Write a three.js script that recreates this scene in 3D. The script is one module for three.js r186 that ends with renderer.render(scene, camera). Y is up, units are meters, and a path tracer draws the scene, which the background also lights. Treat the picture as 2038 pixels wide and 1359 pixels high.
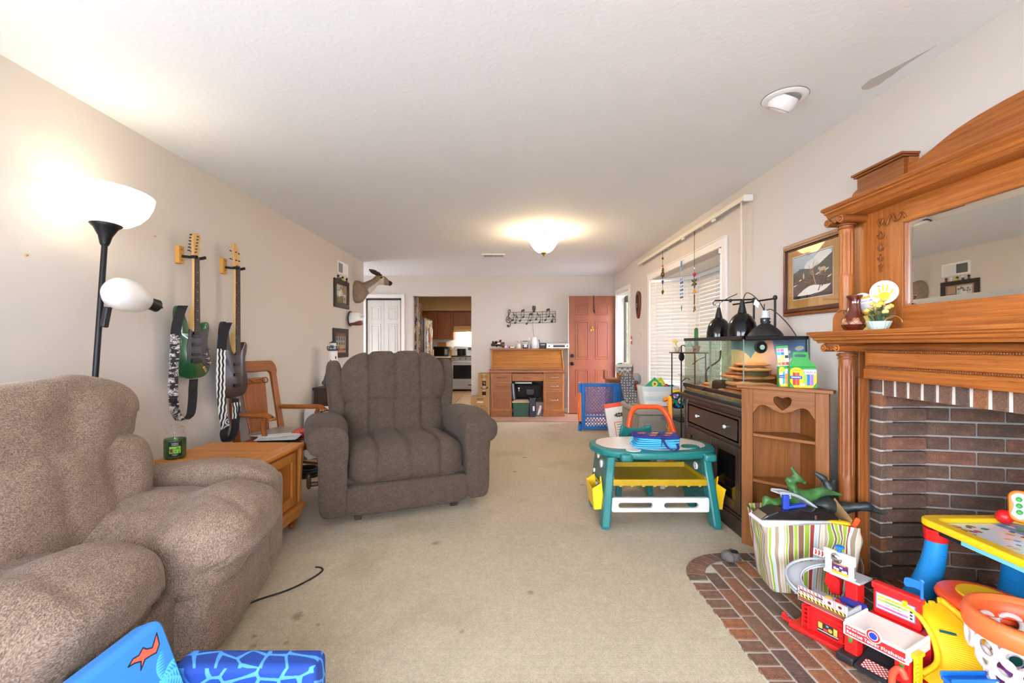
import * as THREE from 'three';
import { RoundedBoxGeometry } from 'three/addons/geometries/RoundedBoxGeometry.js';
import { mergeGeometries, mergeVertices, toCreasedNormals } from 'three/addons/utils/BufferGeometryUtils.js';
import { RectAreaLightUniformsLib } from 'three/addons/lights/RectAreaLightUniformsLib.js';
import { MarchingCubes } from 'three/addons/objects/MarchingCubes.js';

// ---------------------------------------------------------------- camera, sky, exposure
// Metres, y up. The camera stands at x = 0, z = 0 and looks along -z; depths further down are written as positive Z and turned into z = -Z.
const scene = new THREE.Scene();
const FOCAL = 906, EYE = 1.195;                                   // focal length in pixels of the 2038 x 1359 frame, eye height
const camera = new THREE.PerspectiveCamera(2 * Math.atan(1359 / 2 / FOCAL) * 180 / Math.PI, 2038 / 1359, 0.05, 200);
camera.position.set(0, EYE, 0);
camera.setViewOffset(2038, 1359, 5, -7.5, 2038, 1359);            // the vanishing point of the room lies a little beside the centre
const renderer = new THREE.WebGLRenderer({ antialias: true });
renderer.toneMapping = THREE.LinearToneMapping;
renderer.toneMappingExposure = 1.2;
renderer.shadowMap.enabled = true;
RectAreaLightUniformsLib.init();
scene.background = new THREE.Color(0.92, 0.98, 1.13);
scene.backgroundIntensity = 15;

// ---------------------------------------------------------------- helpers
const PI = Math.PI, D2R = PI / 180;
let seed = 12345;
const rnd = () => { seed = (seed * 1664525 + 1013904223) >>> 0; return seed / 4294967296; };
const rr = (a, b) => a + (b - a) * rnd();
const pick = (a) => a[Math.floor(rnd() * a.length) % a.length];
const clamp = (x, a = 0, b = 1) => Math.min(b, Math.max(a, x));
const mixn = (a, b, t) => a + (b - a) * t;
const sstep = (a, b, x) => { const t = clamp((x - a) / (b - a)); return t * t * (3 - 2 * t); };
const V = (x, y, z) => new THREE.Vector3(x, y, z);
const V2 = (x, y) => new THREE.Vector2(x, y);
const hash = (x, y, s) => { let h = Math.imul(x, 374761393) + Math.imul(y, 668265263) + Math.imul(s, 1442695041); h = Math.imul(h ^ (h >>> 13), 1274126177); return ((h ^ (h >>> 16)) >>> 0) / 4294967296; };
// value noise; px, py: the number of cells after which it repeats
function vnoise(x, y, px, py, s = 0) {
  const ix = Math.floor(x), iy = Math.floor(y), fx = x - ix, fy = y - iy;
  const u = fx * fx * (3 - 2 * fx), v = fy * fy * (3 - 2 * fy), m = (a, n) => ((a % n) + n) % n;
  const x0 = m(ix, px), x1 = m(ix + 1, px), y0 = m(iy, py), y1 = m(iy + 1, py);
  return mixn(mixn(hash(x0, y0, s), hash(x1, y0, s), u), mixn(hash(x0, y1, s), hash(x1, y1, s), u), v);
}
// layered noise over the unit square, repeating
function fbm(u, v, cx, cy, oct = 4, s = 0) { let a = 0.5, t = 0, n = 0; for (let i = 0; i < oct; i++) { t += a * vnoise(u * cx, v * cy, cx, cy, s + i); n += a; a *= 0.5; cx *= 2; cy *= 2; } return t / n; }
function tex(w, h, fn, { srgb = true, sx = 1, sy = 1 } = {}) {       // sx, sy: metres that one copy covers
  const d = new Uint8Array(w * h * 4);
  for (let y = 0; y < h; y++) for (let x = 0; x < w; x++) {
    const c = fn(x / w, y / h), i = (y * w + x) * 4;
    if (c.length) { d[i] = clamp(c[0], 0, 255); d[i + 1] = clamp(c[1], 0, 255); d[i + 2] = clamp(c[2], 0, 255); } else d[i] = d[i + 1] = d[i + 2] = clamp(c, 0, 1) * 255;
    d[i + 3] = 255;
  }
  const t = new THREE.DataTexture(d, w, h); t.wrapS = t.wrapT = THREE.RepeatWrapping; t.magFilter = THREE.LinearFilter; t.minFilter = THREE.LinearMipmapLinearFilter; t.generateMipmaps = true;
  if (srgb) t.colorSpace = THREE.SRGBColorSpace;
  t.repeat.set(1 / sx, 1 / sy); t.needsUpdate = true; return t;
}
function canvasTex(w, h, draw) {
  const c = document.createElement('canvas'); c.width = w; c.height = h; const g = c.getContext('2d'); draw(g, w, h);
  const t = new THREE.CanvasTexture(c); t.colorSpace = THREE.SRGBColorSpace; return t;
}
const lin = (hex) => new THREE.Color(hex);
function mat(color, o = {}) {
  const { kind, ...rest } = o;
  const phys = rest.transmission !== undefined || rest.clearcoat !== undefined || rest.sheen !== undefined;
  const m = new (phys ? THREE.MeshPhysicalMaterial : THREE.MeshStandardMaterial)({ color: Array.isArray(color) ? new THREE.Color().setRGB(...color) : lin(color), roughness: 0.6, metalness: 0, ...rest });
  return m;
}
// geometry: everything is brought to plain triangles with position and normal, so that pieces of one part can be joined
function plain(g) {
  let q = g.index ? g.toNonIndexed() : g.clone();
  if (!q.attributes.normal) q.computeVertexNormals();
  for (const k of Object.keys(q.attributes)) if (k !== 'position' && k !== 'normal') q.deleteAttribute(k);
  q.morphAttributes = {}; q.clearGroups(); return q;
}
const tf = (g, p = [0, 0, 0], r = [0, 0, 0], s = [1, 1, 1]) => { const m = new THREE.Matrix4().compose(V(...p), new THREE.Quaternion().setFromEuler(new THREE.Euler(...r)), V(...(Array.isArray(s) ? s : [s, s, s]))); return g.applyMatrix4(m); };
const B = (w, h, d, x = 0, y = 0, z = 0, r = 0.003, n = 1) => { const q = Math.min(r, w * 0.49, h * 0.49, d * 0.49); return plain(q > 0.0002 ? new RoundedBoxGeometry(w, h, d, n, q) : new THREE.BoxGeometry(w, h, d)).translate(x, y, z); };
const BB = (x0, x1, y0, y1, z0, z1, r = 0.003, n = 1) => B(Math.abs(x1 - x0), Math.abs(y1 - y0), Math.abs(z1 - z0), (x0 + x1) / 2, (y0 + y1) / 2, (z0 + z1) / 2, r, n);
const CY = (rt, rb, h, x = 0, y = 0, z = 0, seg = 20, open = false) => plain(new THREE.CylinderGeometry(rt, rb, h, seg, 1, open)).translate(x, y, z);
const SP = (r, x = 0, y = 0, z = 0, s = [1, 1, 1], n = 16) => plain(new THREE.SphereGeometry(r, n, Math.max(6, Math.round(n * 0.7)))).scale(...s).translate(x, y, z);
const TU = (pts, r, seg = 24, rad = 8, closed = false) => plain(new THREE.TubeGeometry(new THREE.CatmullRomCurve3(pts.map((p) => V(...p)), closed, 'centripetal'), seg, r, rad, closed));
const ROD = (a, b, r, r2 = r, seg = 10) => { const A = V(...a), Bv = V(...b), d = Bv.clone().sub(A), g = plain(new THREE.CylinderGeometry(r2, r, d.length(), seg)); g.applyQuaternion(new THREE.Quaternion().setFromUnitVectors(V(0, 1, 0), d.clone().normalize())); return g.translate(...A.add(Bv).multiplyScalar(0.5).toArray()); };
const BAR = (a, b, w, h, roll = 0, r = 0.003) => { const A = V(...a), Bv = V(...b), d = Bv.clone().sub(A), g = B(w, d.length(), h, 0, 0, 0, r); g.rotateY(roll); g.applyQuaternion(new THREE.Quaternion().setFromUnitVectors(V(0, 1, 0), d.normalize())); return g.translate(...A.add(Bv).multiplyScalar(0.5).toArray()); };
const LA = (pts, seg = 28, start = 0, len = PI * 2) => plain(new THREE.LatheGeometry(pts.map((p) => V2(...p)), seg, start, len));
const TO = (R, r, seg = 32, rad = 10, arc = PI * 2) => plain(new THREE.TorusGeometry(R, r, rad, seg, arc));
const shape = (pts, holes = []) => { const s = new THREE.Shape(pts.map((p) => V2(...p))); for (const h of holes) s.holes.push(new THREE.Path(h.map((p) => V2(...p)))); return s; };
const EX = (s, depth, bevel = 0.002, seg = 1, curve = 8) => plain(new THREE.ExtrudeGeometry(s instanceof THREE.Shape ? s : shape(s), { depth: Math.max(depth - 2 * bevel, 1e-4), bevelEnabled: bevel > 0, bevelThickness: bevel, bevelSize: bevel, bevelOffset: -bevel, bevelSegments: seg, curveSegments: curve })).translate(0, 0, bevel);
const J = (...gs) => mergeGeometries(gs.flat().map((g) => (g.index || Object.keys(g.attributes).length !== 2 ? plain(g) : g)));
const circlePts = (cx, cy, rx, ry = rx, n = 20, a0 = 0, a1 = PI * 2) => Array.from({ length: n }, (_, i) => { const a = a0 + (a1 - a0) * (a1 - a0 >= PI * 1.999 ? i / n : i / (n - 1)); return [cx + rx * Math.cos(a), cy + ry * Math.sin(a)]; });
const roundRect = (x0, x1, y0, y1, r, n = 5) => [...circlePts(x1 - r, y1 - r, r, r, n, 0, PI / 2), ...circlePts(x0 + r, y1 - r, r, r, n, PI / 2, PI), ...circlePts(x0 + r, y0 + r, r, r, n, PI, PI * 1.5), ...circlePts(x1 - r, y0 + r, r, r, n, PI * 1.5, PI * 2)];
const smooth = (g) => { const q = mergeVertices((() => { const c = g.clone(); for (const k of Object.keys(c.attributes)) if (k !== 'position') c.deleteAttribute(k); return c; })(), 1e-5); q.computeVertexNormals(); return plain(q); };
// a padded, rounded block: e sets how square it is, f deforms each point after it is sized
function puff(w, h, d, x, y, z, { e = 5, n = 14, nx = n, ny = n, nz = n, f } = {}) {
  const g = new THREE.BoxGeometry(2, 2, 2, nx, ny, nz), p = g.attributes.position, v = V();
  for (let i = 0; i < p.count; i++) {
    v.fromBufferAttribute(p, i);
    const t = (a) => Math.sign(a) * Math.pow(Math.abs(a), 0.8), q = [t(v.x), t(v.y), t(v.z)], k = Math.pow(q.reduce((s, a) => s + Math.pow(Math.abs(a), e), 0), 1 / e);
    v.set(q[0] / k * w / 2, q[1] / k * h / 2, q[2] / k * d / 2);
    if (f) f(v);
    p.setXYZ(i, v.x + x, v.y + y, v.z + z);
  }
  return smooth(g);
}
// the surface of a distance field inside a box, for bodies
function fieldMesh(dist, min, max, res) {
  const mc = new MarchingCubes(res, new THREE.MeshBasicMaterial(), false, false, 200000), S = [0, 1, 2].map((i) => (max[i] - min[i]) / 2), Cn = [0, 1, 2].map((i) => (max[i] + min[i]) / 2);
  mc.isolation = 0; const hs = res / 2;
  for (let k = 0; k < res; k++) for (let j = 0; j < res; j++) for (let i = 0; i < res; i++) mc.field[i + j * res + k * res * res] = -dist(Cn[0] + S[0] * (i - hs) / hs, Cn[1] + S[1] * (j - hs) / hs, Cn[2] + S[2] * (k - hs) / hs);
  mc.update();
  const g = new THREE.BufferGeometry(); g.setAttribute('position', new THREE.BufferAttribute(mc.positionArray.slice(0, mc.count * 3), 3));
  g.scale(...S).translate(...Cn); return smooth(g);
}
const capsule = (a, b, ra, rb) => { const A = V(...a), d = V(...b).sub(A), L2 = d.lengthSq() || 1e-9; return (x, y, z) => { const t = clamp(((x - A.x) * d.x + (y - A.y) * d.y + (z - A.z) * d.z) / L2); return Math.hypot(x - A.x - d.x * t, y - A.y - d.y * t, z - A.z - d.z * t) - mixn(ra, rb, t); }; };
const blend = (fs, k) => (x, y, z) => { let r = 1e9; for (const f of fs) { const d = f(x, y, z), h = clamp(0.5 + 0.5 * (r - d) / k); r = mixn(r, d, h) - k * h * (1 - h); } return r; };
// texture coordinates in metres: u runs along the grain axis (the longest side unless given)
function metricUV(g, axis) {
  g.computeBoundingBox(); const s = g.boundingBox.getSize(V()), ax = axis ? 'xyz'.indexOf(axis) : s.x >= s.y && s.x >= s.z ? 0 : s.y >= s.z ? 1 : 2;
  const P = g.attributes.position.array, N = g.attributes.normal.array, n = g.attributes.position.count, uv = new Float32Array(n * 2);
  for (let t = 0; t < n; t += 3) {
    const nn = [0, 0, 0]; for (let k = 0; k < 3; k++) for (let c = 0; c < 3; c++) nn[c] += N[(t + k) * 3 + c];
    const a = nn.map(Math.abs), m = a[0] > a[1] && a[0] > a[2] ? 0 : a[1] > a[2] ? 1 : 2;
    const ui = m !== ax ? ax : (ax + 1) % 3, vi = 3 - m - ui;
    for (let k = 0; k < 3; k++) { const i = t + k; uv[i * 2] = P[i * 3 + ui] + 0.37 * m; uv[i * 2 + 1] = P[i * 3 + vi]; }
  }
  g.setAttribute('uv', new THREE.BufferAttribute(uv, 2)); return g;
}
const taken = new Map();
const numbered = (name) => { const n = taken.get(name) ?? 0; taken.set(name, n + 1); return n ? name + '_' + String(n).padStart(3, '0') : name; };
function mesh(name, geo, material, parent, { axis, keepUV } = {}) {
  let g = Array.isArray(geo) ? J(geo) : geo;
  if (!keepUV) g = metricUV(g.index || Object.keys(g.attributes).length !== 2 ? plain(g) : g, axis);
  const m = new THREE.Mesh(g, material); m.name = parent && parent !== scene ? name : numbered(name); m.castShadow = m.receiveShadow = true;
  (parent ?? scene).add(m); return m;
}
const again = (m, parent, p = [0, 0, 0], r = [0, 0, 0], s) => { const c = m.clone(); c.position.set(...p); c.rotation.set(...r); if (s) c.scale.set(...s); parent.add(c); return c; };
function thing(name, label, category, p = [0, 0, 0], ry = 0, group) {
  const o = new THREE.Group(); o.name = numbered(name); o.position.set(...p); o.rotation.y = ry; o.userData = { label, category }; if (group) o.userData.group = group; scene.add(o); return o;
}
const tag = (o, label, category, group) => { o.userData = { label, category }; if (group) o.userData.group = group; return o; };
const struct = (name, geo, material, label, parent, opt) => { const m = mesh(name, geo, material, parent, opt); if (!parent) { m.userData.kind = 'structure'; m.userData.label = label; } return m; };
function print(name, w, h, material, parent, p, r = [0, 0, 0]) {       // a flat printed sheet that looks along its +z
  const m = mesh(name, new THREE.PlaneGeometry(w, h), material, parent, { keepUV: true }); m.position.set(...p); m.rotation.set(...r); return m;
}
const printMat = (w, h, draw, o = {}) => mat(0xffffff, { roughness: 0.6, map: canvasTex(w, h, draw), ...o });

// ---------------------------------------------------------------- shared textures and materials
const woodTex = (seedN, { cx = 3, rings = 9, fleck = 0.25, contrast = 1, sx = 1.2, sy = 0.5, base = [200, 170, 130], dark = [120, 80, 45] } = {}) => tex(512, 512, (u, v) => {
  const warp = fbm(u, v, 2, 3, 3, seedN) * 1.1, ring = Math.abs(Math.sin((v * rings + warp * 1.6) * PI * 2)), fine = vnoise(u * 8, v * 190, 8, 190, seedN + 7), pore = vnoise(u * 26, v * 256, 26, 256, seedN + 11);
  let t = 0.17 * Math.pow(ring, 1.4) + 0.34 * fine + 0.5 * fbm(u, v, cx, 9, 4, seedN + 3) - 0.12;
  if (pore > 0.8) t += fleck * (pore - 0.8) * 5;
  t = clamp(t * contrast); return [0, 1, 2].map((i) => mixn(base[i], dark[i], t));
}, { sx, sy });
const fineBump = tex(256, 256, (u, v) => 0.5 + 0.5 * (fbm(u, v, 24, 24, 3, 5) - 0.5), { srgb: false, sx: 0.25, sy: 0.25 });
const woodGrainBump = tex(256, 256, (u, v) => 0.35 * vnoise(u * 6, v * 120, 6, 120, 3) + 0.65 * vnoise(u * 14, v * 240, 14, 240, 9), { srgb: false, sx: 0.9, sy: 0.35 });
const oakTex = woodTex(21, { base: [206, 133, 62], dark: [118, 58, 18], contrast: 0.95, fleck: 0.4 });
const oakDarkTex = woodTex(35, { base: [168, 100, 44], dark: [92, 44, 14], contrast: 1, rings: 12 });
const kitchenOakTex = woodTex(51, { base: [178, 104, 40], dark: [98, 48, 14], rings: 14, sx: 0.9, sy: 0.35 });
const pineTex = woodTex(77, { base: [222, 158, 84], dark: [150, 88, 34], rings: 7, contrast: 0.95, fleck: 0.2 });
const darkTex = woodTex(91, { base: [74, 56, 46], dark: [34, 24, 20], rings: 8, contrast: 0.9 });
const M = {
  oak: mat([0.93, 0.86, 0.8], { map: oakTex, roughness: 0.38, bumpMap: woodGrainBump, bumpScale: 0.0006 }),
  oakDeep: mat(0xffffff, { map: oakDarkTex, roughness: 0.38, bumpMap: woodGrainBump, bumpScale: 0.0006 }),
  chairOak: mat([0.62, 0.52, 0.42], { map: oakTex, roughness: 0.36, bumpMap: woodGrainBump, bumpScale: 0.0005 }),
  pine: mat([0.95, 0.86, 0.74], { map: pineTex, roughness: 0.42, bumpMap: woodGrainBump, bumpScale: 0.0004 }),
  pineDeep: mat([0.72, 0.56, 0.42], { map: pineTex, roughness: 0.45, bumpMap: woodGrainBump, bumpScale: 0.0005 }),
  shelfWood: mat([0.43, 0.35, 0.28], { map: pineTex, roughness: 0.5, bumpMap: woodGrainBump, bumpScale: 0.0005 }),
  deskOak: mat([0.86, 0.8, 0.72], { map: pineTex, roughness: 0.45, bumpMap: woodGrainBump, bumpScale: 0.0006 }),
  deskOakDeep: mat([0.6, 0.47, 0.35], { map: pineTex, roughness: 0.45, bumpMap: woodGrainBump, bumpScale: 0.0006 }),
  kitchenOak: mat(0xffffff, { map: kitchenOakTex, roughness: 0.45 }),
  espresso: mat(0xffffff, { map: darkTex, roughness: 0.38, bumpMap: woodGrainBump, bumpScale: 0.0003 }),
  walnut: mat([1.1, 0.8, 0.6], { map: darkTex, roughness: 0.5 }),
  black: mat(0x17171a, { roughness: 0.45 }), blackGloss: mat(0x0c0c0e, { roughness: 0.14 }), blackMetal: mat(0x1a1a1c, { roughness: 0.38, metalness: 0.5 }),
  white: mat(0xf0efec, { roughness: 0.45 }), whiteGloss: mat(0xf4f4f2, { roughness: 0.2 }), cream: mat(0xe9e0cc, { roughness: 0.5 }),
  trim: mat(0xeeeae4, { roughness: 0.4 }), chrome: mat(0xd8d8da, { roughness: 0.14, metalness: 1 }), steel: mat(0xb9b4ac, { roughness: 0.3, metalness: 0.9 }), brass: mat(0xc79a4a, { roughness: 0.25, metalness: 1 }), bronze: mat(0x6d543a, { roughness: 0.38, metalness: 0.8 }),
  glass: mat(0xffffff, { transmission: 1, thickness: 0, roughness: 0, ior: 1.5 }),
  glassJar: mat(0xffffff, { transmission: 1, thickness: 0, roughness: 0.02, ior: 1.45 }),
  mirror: mat(0xf0f2ee, { metalness: 1, roughness: 0.012 }),
  rubber: mat(0x1b1b1d, { roughness: 0.85 }),
  paper: mat(0xf3f2ee, { roughness: 0.8 }), cardboard: mat(0xb08a5c, { roughness: 0.85, bumpMap: fineBump, bumpScale: 0.0004 }),
  red: mat(0xd7201f, { roughness: 0.32 }), blue: mat(0x1d6fd0, { roughness: 0.34 }), deepBlue: mat(0x1c3ea8, { roughness: 0.4 }), yellow: mat(0xf8c81a, { roughness: 0.34 }), orange: mat(0xf4551f, { roughness: 0.36 }), green: mat(0x3fa535, { roughness: 0.4 }), lime: mat(0xa6c916, { roughness: 0.36 }),
  teal: mat(0x1d7572, { roughness: 0.36 }), tealDeep: mat(0x215f5b, { roughness: 0.4 }), seaGreen: mat(0x189e7c, { roughness: 0.38 }), skyBlue: mat(0x1c88cf, { roughness: 0.34 }), greyPlastic: mat(0xaeb3b8, { roughness: 0.42 }), mustard: mat(0xb5920c, { roughness: 0.42 }), taupe: mat(0x8d867c, { roughness: 0.55 }),
};
// a strap: a flat band that follows points, its width along wd (one vector, or one for each point)
function RIB(pts, w, t, wd, seg = 40) {
  const c = new THREE.CatmullRomCurve3(pts.map((p) => V(...p)), false, 'centripetal'), pos = [], idx = [], many = Array.isArray(wd[0]);
  const wc = many ? new THREE.CatmullRomCurve3(wd.map((p) => V(...p))) : null;
  for (let i = 0; i <= seg; i++) {
    const p = c.getPoint(i / seg), tg = c.getTangent(i / seg), W = (many ? wc.getPoint(i / seg) : V(...wd)).normalize(), N = W.clone().cross(tg).normalize();
    for (const [a, b] of [[-1, -1], [1, -1], [1, 1], [-1, 1]]) pos.push(...p.clone().addScaledVector(W, a * w / 2).addScaledVector(N, b * t / 2).toArray());
    if (i) for (let k = 0; k < 4; k++) { const a = (i - 1) * 4 + k, b = (i - 1) * 4 + (k + 1) % 4, d = i * 4 + k, e = i * 4 + (k + 1) % 4; idx.push(a, b, e, a, e, d); }
  }
  const L = seg * 4; idx.push(0, 2, 1, 0, 3, 2, L, L + 1, L + 2, L, L + 2, L + 3);
  const g = new THREE.BufferGeometry(); g.setAttribute('position', new THREE.Float32BufferAttribute(pos, 3)); g.setIndex(idx); const q = g.toNonIndexed(); q.computeVertexNormals(); return plain(q);
}
const spline = (pts, n = 60) => new THREE.Shape(new THREE.SplineCurve([...pts, pts[0]].map((p) => V2(...p))).getPoints(n));
const fabricTex = tex(512, 512, (u, v) => {
  const row = Math.floor(v * 100), a = vnoise(u * 60 + Math.floor(hash(0, row, 5) * 60), row, 60, 100, 3), b = vnoise(u * 200, v * 200, 200, 200, 8), n = fbm(u, v, 5, 5, 3, 12), c = vnoise(u * 110, v * 40, 110, 40, 29);
  const t = 0.76 + 0.34 * (a - 0.5) + 0.1 * (b - 0.5) + 0.08 * (n - 0.5) + 0.1 * (c - 0.5);
  return [255 * t, 246 * t, 238 * t];
}, { sx: 0.2, sy: 0.2 });
const fabricBump = tex(256, 256, (u, v) => 0.6 * vnoise(u * 40, v * 90, 40, 90, 3) + 0.4 * vnoise(u * 120, v * 120, 120, 120, 8), { srgb: false, sx: 0.2, sy: 0.2 });
M.sofa = mat([0.46, 0.36, 0.28], { map: fabricTex, roughness: 0.95, bumpMap: fabricBump, bumpScale: 0.0025, sheen: 0.5, sheenRoughness: 0.6, sheenColor: new THREE.Color(0.5, 0.46, 0.42) });
M.recliner = mat([0.158, 0.115, 0.088], { map: fabricTex, roughness: 0.95, bumpMap: fabricBump, bumpScale: 0.0025, sheen: 0.5, sheenRoughness: 0.6, sheenColor: new THREE.Color(0.34, 0.31, 0.29) });
const flipWinding = (g) => { for (const a of [g.attributes.position, g.attributes.normal]) for (let i = 0; i < a.count; i += 3) { const x = a.getX(i), y = a.getY(i), z = a.getZ(i); a.setXYZ(i, a.getX(i + 1), a.getY(i + 1), a.getZ(i + 1)); a.setXYZ(i + 1, x, y, z); } return g; };
// ================================================================ THE SETTING
const XL = -2.18, XR = 1.845, ZB = 8.13, H = 2.44;
const wallBump = tex(256, 256, (u, v) => fbm(u, v, 40, 40, 3, 61), { srgb: false, sx: 0.6, sy: 0.6 });
const wallPaint = mat([0.665, 0.61, 0.555], { roughness: 0.75, bumpMap: wallBump, bumpScale: 0.0006 });
const ceilPaint = mat([0.86, 0.875, 0.89], { roughness: 0.9, bumpMap: wallBump, bumpScale: 0.0008 });
const kitchenPaint = mat([0.62, 0.45, 0.24], { roughness: 0.8 });
// carpet: one large colour map with its wear and spots, one small map for the loops
const spots = [[-0.94, 2.01, 0.035], [-1.05, 1.87, 0.016], [-0.9, 1.83, 0.014], [-1.02, 1.81, 0.02], [-0.82, 1.95, 0.012], [0.05, 4.3, 0.03], [0.16, 4.85, 0.035], [0.62, 3.9, 0.025], [-0.45, 2.75, 0.03], [0.1, 2.2, 0.02], [-0.2, 1.9, 0.014]];
const carpetTex = tex(1024, 2048, (u, v) => {
  let x = u * 4.1 - 0.37, z = v * 9; if (x > 1.9) x -= 4.1; if (z > 1.75) z -= 9;
  const Z = -z, n = fbm(u, v, 6, 12, 4, 71), g = vnoise(u * 1024, v * 2048, 1024, 2048, 3), f = fbm(u, v, 160, 340, 2, 17);
  let t = 0.97 + 0.05 * (n - 0.5) + 0.12 * (g - 0.5) + 0.05 * (f - 0.5), soil = sstep(0.55, 0.75, fbm(u, v, 9, 18, 4, 99)) * 0.05;
  for (const [sx, sz, r] of spots) { const d = Math.hypot(x - sx, (Z - sz) * 0.9) / r * (0.7 + 0.8 * vnoise(x * 90 + 500, Z * 90 + 500, 9999, 9999, 4)); if (d < 1) soil = Math.max(soil, 0.2 * (1 - d * d)); }
  return [221 * t * (1 - soil), 205 * t * (1 - soil * 1.12), 177 * t * (1 - soil * 1.3)];
}, { sx: 4.1, sy: 9 });
const carpetLoops = tex(512, 512, (u, v) => {
  const cx = u * 44 + 0.35 * Math.sin(v * 2 * PI * 6), cy = v * 44, ix = Math.floor(cx), iy = Math.floor(cy), fx = cx - ix - 0.5, fy = cy - iy - 0.5;
  return clamp((1 - 3.2 * (fx * fx + fy * fy)) * (0.55 + 0.45 * hash(((ix % 44) + 44) % 44, iy % 44, 7)));
}, { srgb: false, sx: 0.3, sy: 0.3 });
const carpetMat = mat(0xffffff, { map: carpetTex, roughness: 0.98, bumpMap: carpetLoops, bumpScale: 0.006 });
struct('floor', BB(XL - 0.06, XR + 0.06, -0.12, 0, 1.6, -7.1, 0), carpetMat, 'beige looped carpet of the long living room', null, { axis: 'x' });
const laminateTex = woodTex(121, { base: [196, 160, 138], dark: [136, 96, 74], rings: 6, contrast: 0.8 });
const entry = struct('floor_entry', BB(-4, XR + 0.2, -0.14, -0.008, -7.1, -ZB - 0.06, 0), mat(0x6b5040), 'strip of wood laminate in front of the back wall');
for (let r = 0; r < 8; r++) for (let c = 0; c < 5; c++) { const x0 = -3.9 + c * 1.22 + (r % 3) * 0.4 - 0.4; mesh('plank', B(1.217, 0.008, 0.127, x0 + 0.61, -0.004, -7.17 - r * 0.13, 0.0008), [mat(0xffffff, { map: laminateTex, roughness: 0.4 }), mat([0.86, 0.84, 0.82], { map: laminateTex, roughness: 0.4 })][(r + c) % 2], entry); }
struct('trim_1', BB(XL, XR, -0.004, 0.009, -7.07, -7.115, 0.004), mat([0.36, 0.2, 0.13], { roughness: 0.4 }), 'reddish brown carpet edging strip');
const ceiling = struct('ceiling', BB(-4.1, 2.0, H, H + 0.12, 1.72, -ZB - 0.12, 0), ceilPaint, 'flat white painted ceiling', null, { axis: 'x' });
{ // a smear of wall paint on the ceiling by the fireplace wall, and cracked filler beside it
  const p = [[1.70, -2.2], [1.69, -2.13], [1.71, -2.07], [1.735, -2.0], [1.755, -1.94], [1.772, -1.885], [1.765, -1.95], [1.758, -2.03], [1.765, -2.1], [1.76, -2.13], [1.765, -2.17], [1.745, -2.21], [1.72, -2.215]];
  const s = EX(new THREE.Shape(new THREE.SplineCurve([...p, p[0]].map((q) => V2(q[0], q[1]))).getPoints(40)), 0.0016, 0);
  s.rotateX(PI / 2); s.translate(0, H, 0); mesh('paint_patch', s, mat([0.57, 0.53, 0.49], { roughness: 0.6 }), ceiling);
}
// walls
const wl = struct('wall_left', [BB(XL - 0.12, XL, -0.02, H, 1.72, 1.3, 0), BB(XL - 0.12, XL, -0.02, 0.6, 1.3, -1.5, 0), BB(XL - 0.12, XL, 2.2, H, 1.3, -1.5, 0), BB(XL - 0.12, XL, -0.02, H, -1.5, -6.8, 0), BB(-4.1, XL - 0.12, -0.02, H, -6.68, -6.8, 0)], wallPaint, 'long beige side wall with guitars and pictures');
for (const [y, z] of [[1.195 + (687 - 507) * 2.055 / 906, -2.055], [1.195 + (687 - 470) * 2.797 / 906, -2.797]]) mesh('wall_plug', SP(0.006, XL + 0.002, y, z, [0.6, 1, 1], 8), mat(0xd79a1e), wl);
struct('window_4', [BB(XL - 0.11, XL - 0.04, 0.6, 2.2, 1.3, 1.24), BB(XL - 0.11, XL - 0.04, 0.6, 2.2, -1.44, -1.5), BB(XL - 0.11, XL - 0.04, 2.14, 2.2, 1.24, -1.44), BB(XL - 0.11, XL + 0.02, 0.58, 0.64, 1.24, -1.44), BB(XL - 0.1, XL - 0.06, 0.64, 2.14, -0.07, -0.13)], M.trim, 'white framed window in the side wall behind the sofa');
struct('window_5', [BB(-4.19, -4.11, 0.5, 2.1, -6.9, -6.96), BB(-4.19, -4.11, 0.5, 2.1, -7.94, -8.0), BB(-4.19, -4.11, 2.04, 2.1, -6.9, -8.0), BB(-4.19, -4.08, 0.47, 0.53, -6.9, -8.0)], M.trim, 'white framed window at the end of the side hall');
struct('wall_hall', [[-6.6, -6.9, 0, H], [-8.0, -ZB - 0.1, 0, H], [-6.9, -8.0, 0, 0.5], [-6.9, -8.0, 2.1, H]].map(([a, b, y0, y1]) => BB(-4.2, -4.1, y0 - 0.02, y1, a, b, 0)), wallPaint, 'end wall of the side hall');
struct('wall_back', [BB(-4.1, -2.56, -0.02, H, -ZB, -ZB - 0.12, 0), BB(-2.56, -1.93, 2.035, H, -ZB, -ZB - 0.12, 0), BB(-1.93, -1.723, -0.02, H, -ZB, -ZB - 0.12, 0), BB(-1.723, -0.682, 2.074, H, -ZB, -ZB - 0.12, 0), BB(-0.682, XR + 0.12, -0.02, H, -ZB, -ZB - 0.12, 0)], wallPaint, 'beige back wall with the kitchen opening');
struct('wall_right', [[1.72, -0.7, 0, H], [-0.7, -2.4, 1.04, H], [-2.4, -3.92, 0, H], [-3.92, -5.95, 0, 0.7], [-3.92, -5.95, 2.045, H], [-5.95, -7.02, 0, H], [-7.02, -7.82, 2.06, H], [-7.82, -ZB - 0.12, 0, H]].map(([a, b, y0, y1]) => BB(XR, XR + 0.12, y0 - (y0 === 0 ? 0.02 : 0), y1, a, b, 0)), wallPaint, 'beige side wall with the fireplace, bay window and entrance');
struct('wall_rear', [[-2.3, -1.5, 0, H], [1.3, 1.97, 0, H], [-1.5, 1.3, 2.15, H]].map(([a, b, y0, y1]) => BB(a, b, y0 - (y0 ? 0 : 0.02), y1, 1.6, 1.72, 0)), wallPaint, 'rear wall with the patio opening');
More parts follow.
